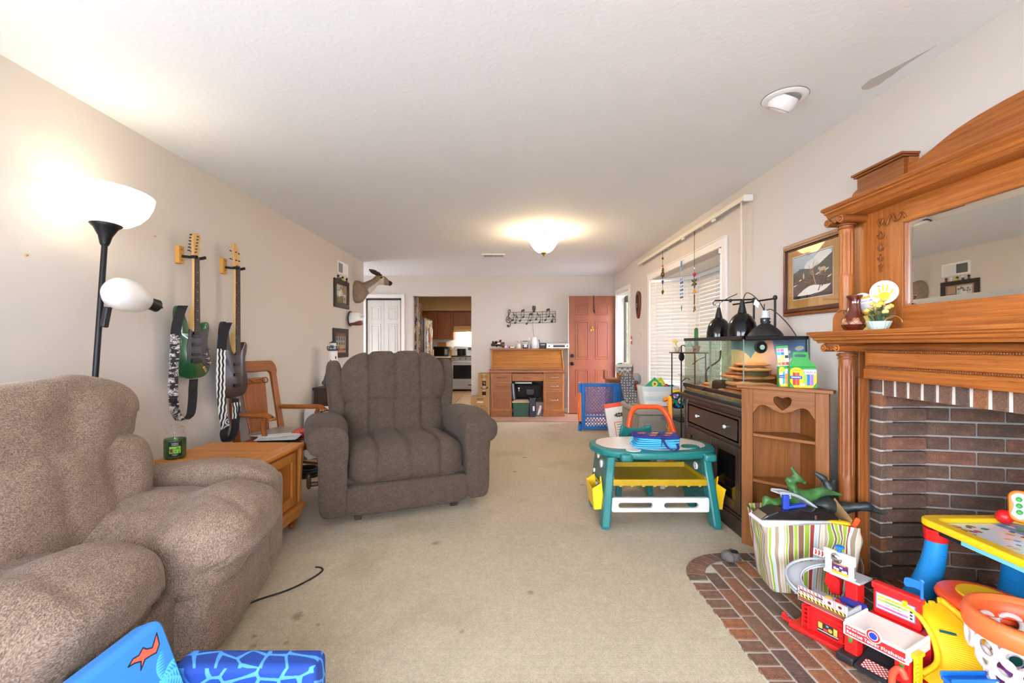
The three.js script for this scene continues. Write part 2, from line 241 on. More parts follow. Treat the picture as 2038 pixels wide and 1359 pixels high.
const patio = struct('door_2', [BB(-1.5, -1.43, 0, 2.15, 1.6, 1.7), BB(1.23, 1.3, 0, 2.15, 1.6, 1.7), BB(-1.43, 1.23, 2.08, 2.15, 1.6, 1.7), BB(-0.13, -0.06, 0, 2.08, 1.62, 1.68)], M.trim, 'white patio door frame in the rear wall');
struct('baseboard_left', BB(XL, XL + 0.014, 0, 0.085, 1.55, -6.8), M.trim, 'white baseboard along the side wall');
struct('baseboard_right', [BB(XR - 0.014, XR, 0, 0.085, -2.46, -6.93), BB(XR - 0.014, XR, 0, 0.085, -7.9, -8.12)], M.trim, 'white baseboard under the bay window');
struct('baseboard_back', BB(-0.68, XR, -0.008, 0.078, -ZB, -ZB + 0.014), M.trim, 'white baseboard along the back wall');
// ---------------- bay window
const bay = [[XR, 5.95], [2.29, 5.54], [2.29, 4.33], [XR, 3.92]];
const bayPoly = (y0, y1, grow = 0, xi = XR + 0.001) => { const g = EX(shape([[xi, -5.95 - grow], [2.33 + grow, -5.56 - grow], [2.33 + grow, -4.31 + grow], [xi, -3.92 + grow]]), y1 - y0, 0); g.rotateX(PI / 2); return g.translate(0, y1, 0); };
struct('window_seat_board', bayPoly(0.66, 0.7), M.trim, 'white window seat inside the bay');
struct('ceiling_bay', bayPoly(2.045, 2.2, 0.1, XR + 0.12), M.trim, 'white ceiling of the bay window');
struct('wall_bay', bayPoly(-0.02, 0.66, 0.02, XR + 0.12), wallPaint, 'low wall under the bay window');
struct('trim_2', [BB(XR - 0.022, XR, 0.62, 2.12, -3.845, -3.92), BB(XR - 0.022, XR, 0.62, 2.12, -5.95, -6.025), BB(XR - 0.022, XR, 2.045, 2.12, -3.92, -5.95), BB(XR - 0.03, XR, 0.64, 0.7, -3.845, -6.025), BB(XR - 0.03, XR, 2.112, 2.124, -3.84, -6.03)], M.trim, 'white moulded casing around the bay window');
const slatMat = mat(0xdedbd6, { roughness: 0.55 });
const bayFacet = (n, [x0, Z0], [x1, Z1], label, blindLabel) => {
  const len = Math.hypot(x1 - x0, Z1 - Z0), ry = Math.atan2(Z1 - Z0, x1 - x0), cx = (x0 + x1) / 2, cz = -(Z0 + Z1) / 2;
  const w = new THREE.Group(); w.name = 'window_' + n; w.userData = { kind: 'structure', label }; w.position.set(cx, 0, cz); w.rotation.y = ry; scene.add(w);
  const o = n === 1 || n === 2 || n === 3 ? -0.05 : 0, hl = len / 2;     // local -z is outdoors
  mesh('window_frame', [B(0.1, 1.45, 0.05, -hl + 0.03, 1.32, o), B(0.1, 1.45, 0.05, hl - 0.03, 1.32, o), B(len, 0.06, 0.05, 0, 2.015, o), B(len, 0.06, 0.05, 0, 0.73, o), B(len, 0.045, 0.05, 0, 1.3, o)], M.trim, w);
  for (const y of [0.97, 1.65]) mesh('pane', B(len - 0.13, 0.62, 0.006, 0, y, o, 0), M.glass, w);
  const b = thing('window_blind', blindLabel, 'blind', [cx, 0, cz], ry, 'white blinds in the bay window');
  mesh('headrail', B(len - 0.06, 0.045, 0.055, 0, 2.02, 0.03), M.whiteGloss, b);
  let first; for (let i = 0; i < 28; i++) { const y = 1.98 - i * 0.0445, r = [1.36 + 0.02 * Math.sin(i * 2.1), 0, 0]; if (!first) { first = mesh('slat', EX(shape([...Array.from({ length: 9 }, (_, k) => [-0.027 + k * 0.00675, 0.006 * (1 - Math.pow(k / 4 - 1, 2))]), ...Array.from({ length: 9 }, (_, k) => [0.027 - k * 0.00675, 0.006 * (1 - Math.pow(k / 4 - 1, 2)) - 0.003])]), len - 0.02, 0).rotateY(-PI / 2).translate((len - 0.02) / 2, 0, 0), slatMat, b); first.position.set(0, y, 0.03); first.rotation.set(...r); } else again(first, b, [0, y, 0.03], r); }
  mesh('bottom_rail', B(len - 0.04, 0.018, 0.05, 0, 0.735, 0.03), M.whiteGloss, b);
  for (const x of [-len * 0.33, 0, len * 0.33]) mesh('ladder_cord', B(0.003, 1.26, 0.003, x, 1.365, 0.062, 0), M.white, b);
  mesh('pull_cord', [ROD([-hl + 0.1, 2.0, 0.066], [-hl + 0.1, 1.15, 0.066], 0.0025), CY(0.003, 0.008, 0.03, -hl + 0.1, 1.14, 0.066, 8)], M.white, b);
};
bayFacet(1, bay[0], bay[1], 'narrow angled bay window beside the entrance', 'white slatted blind on the narrow bay pane by the hanging ornaments');
bayFacet(2, bay[1], bay[2], 'wide centre window of the bay', 'white slatted blind on the wide bay pane behind the heat lamps');
bayFacet(3, bay[2], bay[3], 'narrow angled bay window beside the painting', 'white slatted blind on the bay pane hidden by the casing');
// ---------------- entrance opening
struct('trim_3', [BB(XR - 0.02, XR, 0, 2.13, -6.945, -7.02), BB(XR - 0.02, XR, 0, 2.13, -7.82, -7.87), BB(XR - 0.02, XR, 2.06, 2.13, -7.02, -7.82), BB(XR, XR + 0.13, 0, 2.06, -7.02, -7.035), BB(XR, XR + 0.13, 0, 2.06, -7.805, -7.82), BB(XR, XR + 0.13, 2.045, 2.06, -7.035, -7.805)], M.trim, 'white casing and jamb of the entrance');
{
  const bronze = mat(0x3b352e, { roughness: 0.5, metalness: 0.2 });
  const d = new THREE.Group(); d.name = 'door_3'; d.userData = { kind: 'structure', label: 'dark framed glass storm door in the entrance' }; scene.add(d); d.position.set(XR + 0.135, 0, 0);
  mesh('door_frame', [BB(-0.015, 0.015, 0.02, 2.03, -7.04, -7.1), BB(-0.015, 0.015, 0.02, 2.03, -7.74, -7.8), BB(-0.015, 0.015, 1.97, 2.03, -7.1, -7.74), BB(-0.015, 0.015, 0.02, 0.16, -7.1, -7.74), BB(-0.015, 0.015, 0.74, 0.79, -7.1, -7.74)], bronze, d);
  mesh('pane', BB(-0.003, 0.003, 0.16, 0.74, -7.1, -7.74, 0), M.glass, d); mesh('pane', BB(-0.003, 0.003, 0.79, 1.97, -7.1, -7.74, 0), M.glass, d);
  mesh('door_closer', [BB(-0.07, -0.03, 1.9, 1.95, -7.12, -7.55, 0.01), ROD([-0.05, 1.925, -7.55], [-0.02, 1.93, -7.76], 0.008)], M.black, d);
}
// ---------------- outdoors: ground, and leafy trees seen through the entrance
struct('ground_outside', BB(-40, 40, -0.6, -0.35, 40, -50, 0), mat([0.28, 0.28, 0.27], { roughness: 1 }), 'pale paving outside the house');
{
  const leafG = new THREE.PlaneGeometry(0.16, 0.1); const leafM = mat([0.2, 0.34, 0.05], { roughness: 0.7, transmission: 0.35, thickness: 0, side: THREE.DoubleSide });
  for (const [x, Z, r, h, nm] of [[6.2, 23.5, 2.4, 2.3, 'round leafy tree outside the entrance'], [9.6, 34, 3.4, 3.2, 'taller leafy tree further off outside the entrance']]) {
    const t = thing('garden_tree', nm, 'tree', [x, -0.35, -Z]);
    mesh('trunk', [CY(0.09, 0.16, h, 0, h / 2, 0, 10), ROD([0, h * 0.7, 0], [r * 0.5, h * 1.2, 0.2], 0.06, 0.03), ROD([0, h * 0.75, 0], [-r * 0.5, h * 1.25, -0.2], 0.06, 0.03)], mat(0x4f4236), t);
    const im = new THREE.InstancedMesh(leafG, leafM, 2600), m4 = new THREE.Matrix4(), e = new THREE.Euler(); im.name = 'foliage'; im.userData.kind = 'stuff';
    for (let i = 0; i < 2600; i++) { const a = rnd() * 2 * PI, c = rr(-1, 1), q = r * Math.pow(rnd(), 0.4), s = Math.sqrt(1 - c * c); m4.makeRotationFromEuler(e.set(rr(0, 6), rr(0, 6), rr(0, 6))); m4.setPosition(q * s * Math.cos(a), h + 0.3 + q * c * 0.95, q * s * Math.sin(a)); m4.scale(V(1.6, 1.6, 1.6)); im.setMatrixAt(i, m4); }
    t.add(im);
  }
}
// ================================================================ FIREPLACE BRICKWORK
const brickSpeck = tex(256, 256, (u, v) => { const n = fbm(u, v, 9, 14, 4, 31), g = vnoise(u * 128, v * 128, 128, 128, 8), k = 0.8 + 0.34 * (n - 0.5) + 0.2 * (g - 0.5) + (g > 0.93 ? 0.22 : 0); return [255 * k, 250 * k, 245 * k]; }, { sx: 0.32, sy: 0.32 });
const brickBump = tex(256, 256, (u, v) => clamp(0.5 * fbm(u, v, 10, 16, 4, 41) + 0.5 * vnoise(u * 90, v * 90, 90, 90, 2) - (fbm(u, v, 14, 5, 2, 77) > 0.68 ? 0.35 : 0)), { srgb: false, sx: 0.3, sy: 0.3 });
const brickMats = [[0.36, 0.165, 0.095], [0.27, 0.15, 0.1], [0.2, 0.13, 0.095], [0.46, 0.19, 0.085], [0.3, 0.17, 0.115], [0.22, 0.15, 0.11]].map((c) => mat(c, { map: brickSpeck, roughness: 0.8, bumpMap: brickBump, bumpScale: 0.003 }));
const fireMats = [[0.27, 0.14, 0.095], [0.22, 0.13, 0.09], [0.34, 0.155, 0.1], [0.24, 0.14, 0.095], [0.19, 0.12, 0.085]].map((c) => mat(c, { map: brickSpeck, roughness: 0.85, bumpMap: brickBump, bumpScale: 0.003 }));
const mortar = mat([0.52, 0.48, 0.42], { roughness: 0.95, bumpMap: fineBump, bumpScale: 0.002 }), mortarGrey = mat([0.36, 0.34, 0.31], { roughness: 0.95, bumpMap: fineBump, bumpScale: 0.003 });
{ // hearth: mortar bed with a rounded far end, a border of headers and rows of stretchers
  const RC = 0.3, cx = 0.915 + RC, czc = 2.3, zN = 0.72;
  const pts = [[0.915, -zN], ...Array.from({ length: 13 }, (_, i) => { const a = PI + i / 12 * (-PI / 2); return [cx + RC * Math.cos(a), -(czc + RC * Math.sin(a) * 1)]; }).map(([x, z], i) => [x, z]), [2.6, -(czc + RC)], [2.6, -zN]];
  const bed = EX(shape(pts), 0.03, 0); bed.rotateX(PI / 2); bed.translate(0, 0.006, 0);
  const hearth = struct('floor_hearth', plain(bed), mortar, 'brick hearth with a rounded corner set into the carpet', null, { axis: 'x' });
  const one = (w, d, x, Z, ry, list = brickMats) => { const m = mesh('brick', B(w, 0.03, d, 0, 0, 0, 0.003), pick(list), hearth, { axis: w > d ? 'x' : 'z' }); m.position.set(x, -0.0055 + rr(0, 0.0015), -Z); m.rotation.y = ry; };
  for (let Z = zN + 0.037; Z < czc; Z += 0.0742) one(0.092, 0.0625, 0.915 + 0.046, Z, rr(-0.02, 0.02));
  for (let i = 0; i < 7; i++) { const a = (i + 0.5) / 7 * PI / 2, R = RC - 0.047; const g = EX(shape([[-0.046, -0.0225], [0.046, -0.03], [0.046, 0.03], [-0.046, 0.0225]]), 0.03, 0.003); g.rotateX(-PI / 2); g.translate(0, -0.015, 0); const m = mesh('brick', g, pick(brickMats.slice(1)), hearth); m.position.set(cx - R * Math.cos(a), -0.005, -(czc + R * Math.sin(a))); m.rotation.y = PI - a; }
  for (let X = cx + 0.037; X < 1.85; X += 0.0742) one(0.0625, 0.092, X, czc + RC - 0.046, rr(-0.02, 0.02));
  for (let r = 0; r < 20; r++) {
    const x = 1.0475 + r * 0.0737, off = (r % 2) * 0.109 + 0.03, inner = RC - 0.098;
    const end = x < cx ? czc + Math.sqrt(Math.max(0, inner * inner - Math.pow(Math.max(0, cx - x + 0.02), 2))) : czc + inner;
    if (x > 2.5) break;
    for (let Z0 = zN - off; Z0 < end; Z0 += 0.2187) { const a = Math.max(zN, Z0), b = Math.min(Z0 + 0.2075, end - 0.004); if (b - a > 0.03) one(0.0625, b - a, x, (a + b) / 2, 0, x > 1.9 ? fireMats : brickMats); }
  }
}
{ // firebox: far cheek in three planes, lintel of upright bricks, plain cheeks elsewhere
  const g = [], P = [[1.877, 2.375], [1.886, 2.3], [2.12, 2.33], [2.55, 2.235]];
  const fire = struct('wall_firebox', [BB(1.9, 2.8, -0.05, 1.1, -2.345, -2.6, 0), BB(1.893, 1.95, 0, 1.06, -2.318, -2.42, 0), BB(2.56, 2.8, -0.05, 1.1, -0.8, -2.4, 0), BB(1.87, 2.8, -0.05, 1.1, -0.5, -0.8, 0), BB(1.97, 2.8, 0.96, 1.1, -0.8, -2.4, 0)], mortarGrey, 'brick fireplace opening under the wooden mantel');
  const slope = BB(0, 0.45, 0, 1.0, 0, 0.05, 0); tf(slope, [2.118, 0, -2.39], [0, -Math.atan2(0.095, 0.43), 0]); mesh('cheek_mortar', slope, mortarGrey, fire);
  const mortarA = BB(1.882, 1.9, 0, 1.02, -2.313, -2.376, 0); mesh('joint_mortar', mortarA, mortar, fire);
  const brick = (w, h, d, p, ry, list) => { const m = mesh('brick', B(w, h, d, 0, 0, 0, 0.0035), pick(list), fire, { axis: 'x' }); m.position.set(...p); m.rotation.y = ry; };
  const CH = 0.0733;
  for (let k = 0; k < 14; k++) {
    const y = 0.004 + k * CH + 0.0325, hh = 0.0625; if (y + 0.03 > 0.935 + 0.09 && k > 13) break;
    if (k < 13 || k === 13) brick(0.03, k === 13 ? 0.06 : hh, 0.071, [1.893, k === 13 ? 0.987 : y, -2.3375], rr(-0.01, 0.01), brickMats.slice(1));                     // front edge
    brick(0.206, hh, 0.03, [2.015, y, -2.326], 0, fireMats);                        // return
    const a = Math.atan2(0.095, 0.43), L0 = (k % 2) * 0.1165; let s = k % 2 ? 0 : 0;
    for (let i = 0; i < 3; i++) { const w = i === 0 && k % 2 ? 0.108 : 0.2215, x0 = s; s += w + 0.0115; if (x0 > 0.42) break; const ww = Math.min(w, 0.44 - x0), c = x0 + ww / 2; brick(ww, hh, 0.03, [2.124 + c * Math.cos(a), y, -(2.336 - c * Math.sin(a)) - 0.006], -a, fireMats); }
  }
  for (let i = 0; i < 21; i++) { const Z = 2.26 - i * 0.0735; if (Z < 0.8) break; const m = mesh('brick', B(0.09, 0.09, 0.058, 0, 0, 0, 0.004), pick(brickMats.slice(1)), fire, { axis: 'y' }); m.position.set(1.925, 0.986, -Z); m.rotation.x = rr(-0.02, 0.02); }
  mesh('lintel_mortar', BB(1.884, 1.97, 0.943, 1.03, -0.8, -2.3, 0), mat([0.74, 0.7, 0.62], { roughness: 0.95 }), fire);
}
// ================================================================ LAMPS THAT BELONG TO THE SHELL
{ // ribbed glass bowl on the ceiling
  const t = thing('ceiling_lamp', 'ribbed white glass ceiling lamp with brass finial, lit', 'lamp', [0.375, H, -4.99]);
  mesh('canopy', LA([[0, 0], [0.062, 0], [0.06, -0.012], [0.02, -0.02], [0, -0.02]]), M.brass, t);
  const prof = [[0.012, -0.232], [0.07, -0.224], [0.1, -0.2], [0.13, -0.155], [0.155, -0.115], [0.185, -0.09], [0.2, -0.075], [0.19, -0.062]], g = new THREE.LatheGeometry(prof.map((p) => V2(...p)), 96), q = g.attributes.position;
  for (let i = 0; i < q.count; i++) { const x = q.getX(i), z = q.getZ(i), r = Math.hypot(x, z), a = Math.atan2(z, x), k = 1 + 0.012 * Math.sin(a * 48); q.setX(i, x * k); q.setZ(i, z * k); } g.computeVertexNormals();
  mesh('glass_bowl', plain(g), mat(0xfff4e0, { roughness: 0.35, transmission: 0.4, thickness: 0, emissive: new THREE.Color(1, 0.86, 0.62), emissiveIntensity: 0.75, side: THREE.DoubleSide }), t);
  mesh('stem', CY(0.008, 0.008, 0.22, 0, -0.12, 0, 8), M.brass, t);
  mesh('finial', LA([[0, -0.275], [0.008, -0.268], [0.005, -0.258], [0.018, -0.25], [0.03, -0.238], [0.034, -0.228], [0, -0.226]], 20), M.brass, t);
  for (const x of [-0.07, 0.07]) { mesh('bulb', SP(0.028, x, -0.1, 0, [1, 1, 1], 12), mat(0xffffff, { emissive: new THREE.Color(1, 0.8, 0.5), emissiveIntensity: 6 }), t); const l = new THREE.PointLight(new THREE.Color(1, 0.76, 0.46), 1.3, 0, 2); l.position.set(x, -0.1, 0); l.shadow.radius = 1.4; t.add(l); }
}
{ // eyeball downlight, off
  const t = thing('recessed_spotlight', 'white swivelling recessed spotlight above the mantel, switched off', 'spotlight', [1.385, H, -2.29]);
  mesh('trim_ring', LA([[0.072, -0.012], [0.082, -0.014], [0.1, -0.008], [0.107, 0], [0.072, 0]], 36), M.whiteGloss, t);
  const e = new THREE.Group();
  const ball = LA([[0.066, 0], [0.069, -0.02], [0.064, -0.045], [0.055, -0.062], [0.05, -0.066], [0.049, -0.055], [0.05, -0.03]], 32); tf(ball, [0, 0.008, 0], [0.5, 0, -0.28]); const bm = mesh('eyeball', ball, M.whiteGloss, t);
  mesh('lamp_face', tf(LA([[0, -0.05], [0.03, -0.048], [0.05, -0.04]], 24), [0, 0.008, 0], [0.5, 0, -0.28]), mat(0xd8dde2, { roughness: 0.2 }), t);
  mesh('bezel_gap', tf(TO(0.0495, 0.0025, 32, 6).rotateX(PI / 2).translate(0, -0.042, 0), [0, 0.008, 0], [0.5, 0, -0.28]), M.black, t);
  mesh('lamp_pip', tf(SP(0.004, 0, -0.052, 0, [1, 1, 1], 8), [0, 0.008, 0], [0.5, 0, -0.28]), M.bronze, t);
}
{ // ceiling register
  const t = thing('ceiling_vent', 'white metal register in the ceiling near the back wall', 'vent', [-0.22, H, -6.3]);
  mesh('frame', EX(shape(roundRect(-0.16, 0.16, -0.1, 0.1, 0.006), [roundRect(-0.135, 0.135, -0.07, 0.07, 0.004)]), 0.01, 0.002).rotateX(PI / 2), M.white, t);
  mesh('duct_gap', B(0.27, 0.002, 0.14, 0, -0.001, 0, 0), M.black, t);
  for (let i = 0; i < 9; i++) mesh('louver', tf(B(0.27, 0.002, 0.014, 0, 0, 0, 0), [0, -0.006, -0.06 + i * 0.015], [0.7, 0, 0]), M.greyPlastic, t);
  mesh('divider', B(0.012, 0.008, 0.14, 0, -0.006, 0, 0.001), M.white, t);
}
// ================================================================ SEATING
const creaseAt = (v, list, w, d, axis = 'x') => { let k = 0; for (const s of list) k += Math.exp(-Math.pow((v[axis] - s) / w, 2)); return k * d; };
const lump = (v, a, s) => a * (vnoise(v.x * 7 + 50, v.y * 7 + v.z * 5 + 50, 999, 999, s) - 0.5);
{ // reclining sofa along the side wall; local +z is its front, local +x its far end
  const t = thing('reclining_sofa', 'tan chenille reclining sofa with padded seats and rolled arm', 'sofa', [-1.28, 0, -2.5], Math.atan2(0.988, -0.156));
  mesh('base', BB(-2.1, -0.04, 0.04, 0.3, -0.72, -0.06, 0.02), M.sofa, t);
  mesh('back_shell', tf(puff(1.75, 0.9, 0.14, 0, 0, 0, { e: 8 }), [-1.22, 0.5, -0.67], [-0.06, 0, 0]), M.sofa, t);
  mesh('arm', [
    puff(0.17, 0.47, 0.68, -0.1, 0.285, -0.33, { e: 9, n: 14 }),
    puff(0.25, 0.2, 0.72, -0.115, 0.5, -0.315, { e: 3.2, n: 26, f: (v) => { v.y += -0.05 * Math.pow(clamp((v.z - 0.2) / 0.2), 2) + lump(v, 0.02, 4); if (v.z > 0.3) v.x *= 1.06; } }),
    puff(0.2, 0.46, 0.06, -0.1, 0.285, 0.01, { e: 5, n: 12, f: (v) => { v.x *= 1 + 0.25 * clamp((v.y - 0.1) / 0.15); } }),
  ], M.sofa, t, { axis: 'y' });
  const seatF = (s) => (v) => { const fr = clamp((v.z - 0.15) / 0.25); v.y += 0.03 * (1 - Math.pow(v.x / 0.34, 2)) - 0.02 * Math.exp(-Math.pow((v.z - 0.1) / 0.05, 2)) * (v.y > 0 ? 1 : 0) + 0.02 * Math.exp(-Math.pow((v.z - 0.22) / 0.09, 2)) * (v.y > 0 ? 1 : 0) + lump(v, 0.03, s) - creaseAt(v, [-0.1 + 0.05 * Math.sin(v.z * 9)], 0.03, 0.01); if (v.y < 0) v.z -= 0.05 * fr; v.z += lump(v, 0.03, s + 3) * fr; };
  for (const [x, z, s, bx] of [[-0.54, 0.02, 11, -0.76], [-1.2, -0.13, 21, -1.66]]) {
    mesh('seat_cushion', puff(0.67, 0.33, 0.84, x, 0.365, z - 0.3, { e: 4.2, n: 30, f: seatF(s) }), M.sofa, t, { axis: 'x' });
    mesh('footrest', puff(0.66, 0.26, 0.2, x, 0.155, z - 0.06, { e: 6, n: 18, f: (v) => { v.z += lump(v, 0.02, s); } }), M.sofa, t, { axis: 'x' });
    mesh('lumbar_cushion', tf(puff(0.92, 0.42, 0.3, 0, 0, 0, { e: 4.2, n: 30, f: (v) => { v.z += lump(v, 0.05, s + 5) - creaseAt(v, [-0.12, 0.14], 0.035, 0.012); } }), [bx, 0.6, -0.53], [-0.2, 0, 0]), M.sofa, t, { axis: 'x' });
    mesh('head_cushion', tf(puff(0.92, 0.37, 0.3, 0, 0, 0, { e: 3.6, n: 32, f: (v) => { v.z += lump(v, 0.05, s + 7) - creaseAt(v, [-0.02], 0.02, 0.02); v.y += lump(v, 0.02, s + 9) - 0.04 * Math.pow(v.x / 0.48, 4) * (v.y > 0 ? 1 : 0.2); } }), [bx, 0.885, -0.6], [-0.14, 0, 0]), M.sofa, t, { axis: 'x' });
  }
  mesh('end_panel', BB(-2.1, -1.56, 0.1, 0.55, -0.7, -0.1, 0.05), M.sofa, t);
}
{ // recliner; local +z is its front
  const t = thing('recliner_armchair', 'dark brown chenille recliner with tufted back facing the camera', 'armchair', [-0.7, 0, -3.2], 24 * D2R);
  const R = M.recliner;
  mesh('base', BB(-0.42, 0.42, 0.07, 0.3, -0.78, -0.06, 0.02), R, t);
  for (const s of [-1, 1]) {
    mesh('arm', [
      puff(0.17, 0.54, 0.8, s * 0.5, 0.34, -0.39, { e: 9, n: 12 }),
      puff(0.29, 0.23, 0.74, s * 0.535, 0.575, -0.37, { e: 3, n: 26, f: (v) => { v.y += lump(v, 0.02, 31 + s) - 0.03 * Math.pow(clamp((v.z - 0.15) / 0.2), 2); } }),
      puff(0.26, 0.2, 0.07, s * 0.535, 0.56, 0.0, { e: 2.4, n: 12 }),
      puff(0.18, 0.54, 0.07, s * 0.505, 0.33, -0.005, { e: 5, n: 14, f: (v) => { v.x *= 1 + 0.22 * clamp((v.y - 0.05) / 0.2); } }),
    ], R, t, { axis: 'x' });
  }
  mesh('footrest', puff(0.86, 0.21, 0.16, 0, 0.155, -0.045, { e: 7, n: 18, f: (v) => { v.z += lump(v, 0.015, 41); } }), R, t, { axis: 'x' });
  mesh('seat_cushion', puff(0.84, 0.29, 0.7, 0, 0.365, -0.3, { e: 4.5, n: 34, nx: 84, f: (v) => { const out = v.z > 0 || v.y > 0 ? 1 : 0; v.y += out * (0.02 * (1 - Math.pow(v.x / 0.42, 2)) + lump(v, 0.025, 43)) - (v.y > 0 ? creaseAt(v, [-0.21, 0.01, 0.22], 0.02, 0.024) : 0); if (v.z > 0.2) v.z -= creaseAt(v, [-0.21, 0.01, 0.22], 0.018, 0.02); } }), R, t, { axis: 'x' });
  mesh('lumbar_cushion', tf(puff(0.78, 0.46, 0.22, 0, 0, 0, { e: 4.5, n: 26, nx: 76, f: (v) => { if (v.z > 0) v.z -= creaseAt(v, [-0.2, 0.0, 0.21], 0.02, 0.024) - lump(v, 0.03, 47); } }), [0, 0.6, -0.62], [-0.17, 0, 0]), R, t, { axis: 'x' });
  mesh('head_cushion', tf(puff(0.84, 0.47, 0.27, 0, 0, 0, { e: 4, n: 30, nx: 84, f: (v) => { const m = creaseAt(v, [-0.2, 0.01, 0.21], 0.02, 1); v.y += 0.03 * (1 - Math.pow(v.x / 0.42, 2)) * sstep(0, 0.16, -v.y) - sstep(0, 0.16, v.y) * (0.02 * m + 0.05 * Math.pow(Math.abs(v.x) / 0.42, 4)); if (v.z > 0) v.z += lump(v, 0.035, 53) - 0.02 * m - 0.011 * Math.exp(-Math.pow((v.y - 0.06 - 0.02 * Math.sin(v.x * 14)) / 0.02, 2)); } }), [0, 0.91, -0.67], [-0.14, 0, 0]), R, t, { axis: 'x' });
  for (const s of [-1, 1]) mesh('wing', tf(puff(0.13, 0.66, 0.3, 0, 0, 0, { e: 4, n: 16 }), [s * 0.44, 0.74, -0.74], [-0.16, 0, s * -0.09]), R, t, { axis: 'x' });
  mesh('back_shell', tf(puff(0.86, 0.8, 0.14, 0, 0, 0, { e: 6, n: 12 }), [0, 0.66, -0.83], [-0.16, 0, 0]), R, t);
  const lv = mesh('recline_lever', [ROD([-0.59, 0.26, -0.13], [-0.64, 0.26, -0.13], 0.016), tf(puff(0.03, 0.12, 0.045, 0, 0, 0, { e: 2.6, n: 8 }), [-0.65, 0.285, -0.12], [0.35, 0, 0])], M.walnut, t);
  for (const [x, z] of [[-0.34, -0.1], [0.34, -0.1], [-0.34, -0.7], [0.34, -0.7]]) mesh('foot', EX(shape([[-0.022, 0], [0.022, 0], [0.03, 0.09], [-0.03, 0.09]]), 0.045, 0.003).translate(x, 0, z), M.espresso, t);
}
{ // child's foam couch at the frame's lower edge
  const blue = mat(0xffffff, { roughness: 0.75, map: tex(512, 512, (u, v) => { let a = 9, b = 9; const N = 6, x = u * N + 0.25 * Math.sin(v * 12.57), y = v * N; for (let j = -1; j < 2; j++) for (let i = -1; i < 2; i++) { const ix = Math.floor(x) + i, iy = Math.floor(y) + j, d = Math.hypot(ix + 0.15 + 0.7 * hash((ix + N) % N, (iy + N) % N, 3) - x, iy + 0.15 + 0.7 * hash((ix + N) % N, (iy + N) % N, 4) - y); if (d < a) { b = a; a = d; } else if (d < b) b = d; } return b - a < 0.11 ? [78, 150, 226] : [20, 64, 148]; }, { sx: 0.42, sy: 0.42 }) });
  const dino = printMat(768, 512, (g) => {
    g.fillStyle = '#3b8fe4'; g.fillRect(0, 0, 768, 512); g.setTransform(0.95, 0, 0, 0.52, 36, -4);
    const poly = (c, pts, st) => { g.beginPath(); pts.forEach(([x, y], i) => (i ? g.lineTo(x, y) : g.moveTo(x, y))); g.closePath(); g.fillStyle = c; g.fill(); if (st) { g.strokeStyle = st; g.lineWidth = 7; g.lineJoin = 'round'; g.stroke(); } };
    poly('#ff6b4d', [[560, 70], [590, 52], [620, 58], [650, 40], [664, 60], [690, 74], [735, 24], [728, 84], [700, 112], [672, 104], [640, 98], [606, 128], [620, 92], [590, 76]], '#14203a');
    const frond = (cx, cy, a, L) => { g.save(); g.translate(cx, cy); g.rotate(a); g.beginPath(); g.moveTo(0, 0); g.quadraticCurveTo(L * 0.5, -60, L, 4); for (let i = 9; i >= 0; i--) { const x = L * i / 10; g.lineTo(x + 16, 12 + 14 * Math.sin(i / 10 * 3.1)); g.lineTo(x, 2 - 30 * Math.sin(i / 10 * 3.1)); } g.closePath(); g.fillStyle = '#5fd3ea'; g.fill(); g.restore(); };
    poly('#1c2744', [[560, 512], [600, 330], [640, 300], [700, 330], [768, 420], [768, 512]]);
    for (const [a, L] of [[3.3, 200], [2.85, 190], [2.4, 170], [-0.3, 150], [0.3, 160], [0.8, 170], [1.4, 170], [1.9, 170], [-1.3, 140]]) frond(680, 260, a, L);
    poly('#5fd3ea', [[664, 280], [694, 280], [720, 512], [684, 512]]);
    g.fillStyle = '#8cc63f'; g.strokeStyle = '#14203a'; g.lineWidth = 8; g.beginPath(); g.ellipse(470, 460, 90, 60, -0.35, 0, 7); g.fill(); g.stroke(); g.fillStyle = '#fff'; g.beginPath(); g.ellipse(500, 445, 26, 22, 0, 0, 7); g.fill(); g.stroke(); g.fillStyle = '#14203a'; g.beginPath(); g.arc(504, 446, 9, 0, 7); g.fill();
  }, { roughness: 0.75 });
  const t = thing('child_foam_couch', "child's blue foam couch printed with dinosaurs and palms", 'couch', [-0.93, 0, -0.95]);
  mesh('armrest', B(0.4, 0.315, 0.085, 0.2, 0.158, -0.335, 0.022, 3), blue, t, { axis: 'x' });
  mesh('armrest', B(0.4, 0.315, 0.085, 0.2, 0.158, 0.245, 0.022, 3), blue, t, { axis: 'x' });
  mesh('seat', B(0.38, 0.19, 0.48, 0.2, 0.1, -0.045, 0.02, 3), blue, t, { axis: 'x' });
  const back = tf(B(0.085, 0.5, 0.49, 0, 0, 0, 0.024, 3), [0.04, 0.215, -0.04], [0, 0, 0.36]); const bm = mesh('backrest', back, mat(0x3b8fe4, { roughness: 0.75 }), t);
  const pp = mesh('dinosaur_print', new THREE.PlaneGeometry(0.455, 0.46), dino, bm, { keepUV: true }); pp.rotation.set(0, 0, 0); pp.matrixAutoUpdate = true;
  { const e = new THREE.Matrix4().makeRotationZ(0.36).multiply(new THREE.Matrix4().makeTranslation(0.0432, 0, 0)).multiply(new THREE.Matrix4().makeRotationY(PI / 2)); const m4 = new THREE.Matrix4().makeTranslation(0.04, 0.215, -0.04).multiply(e); m4.decompose(pp.position, pp.quaternion, pp.scale); }
}
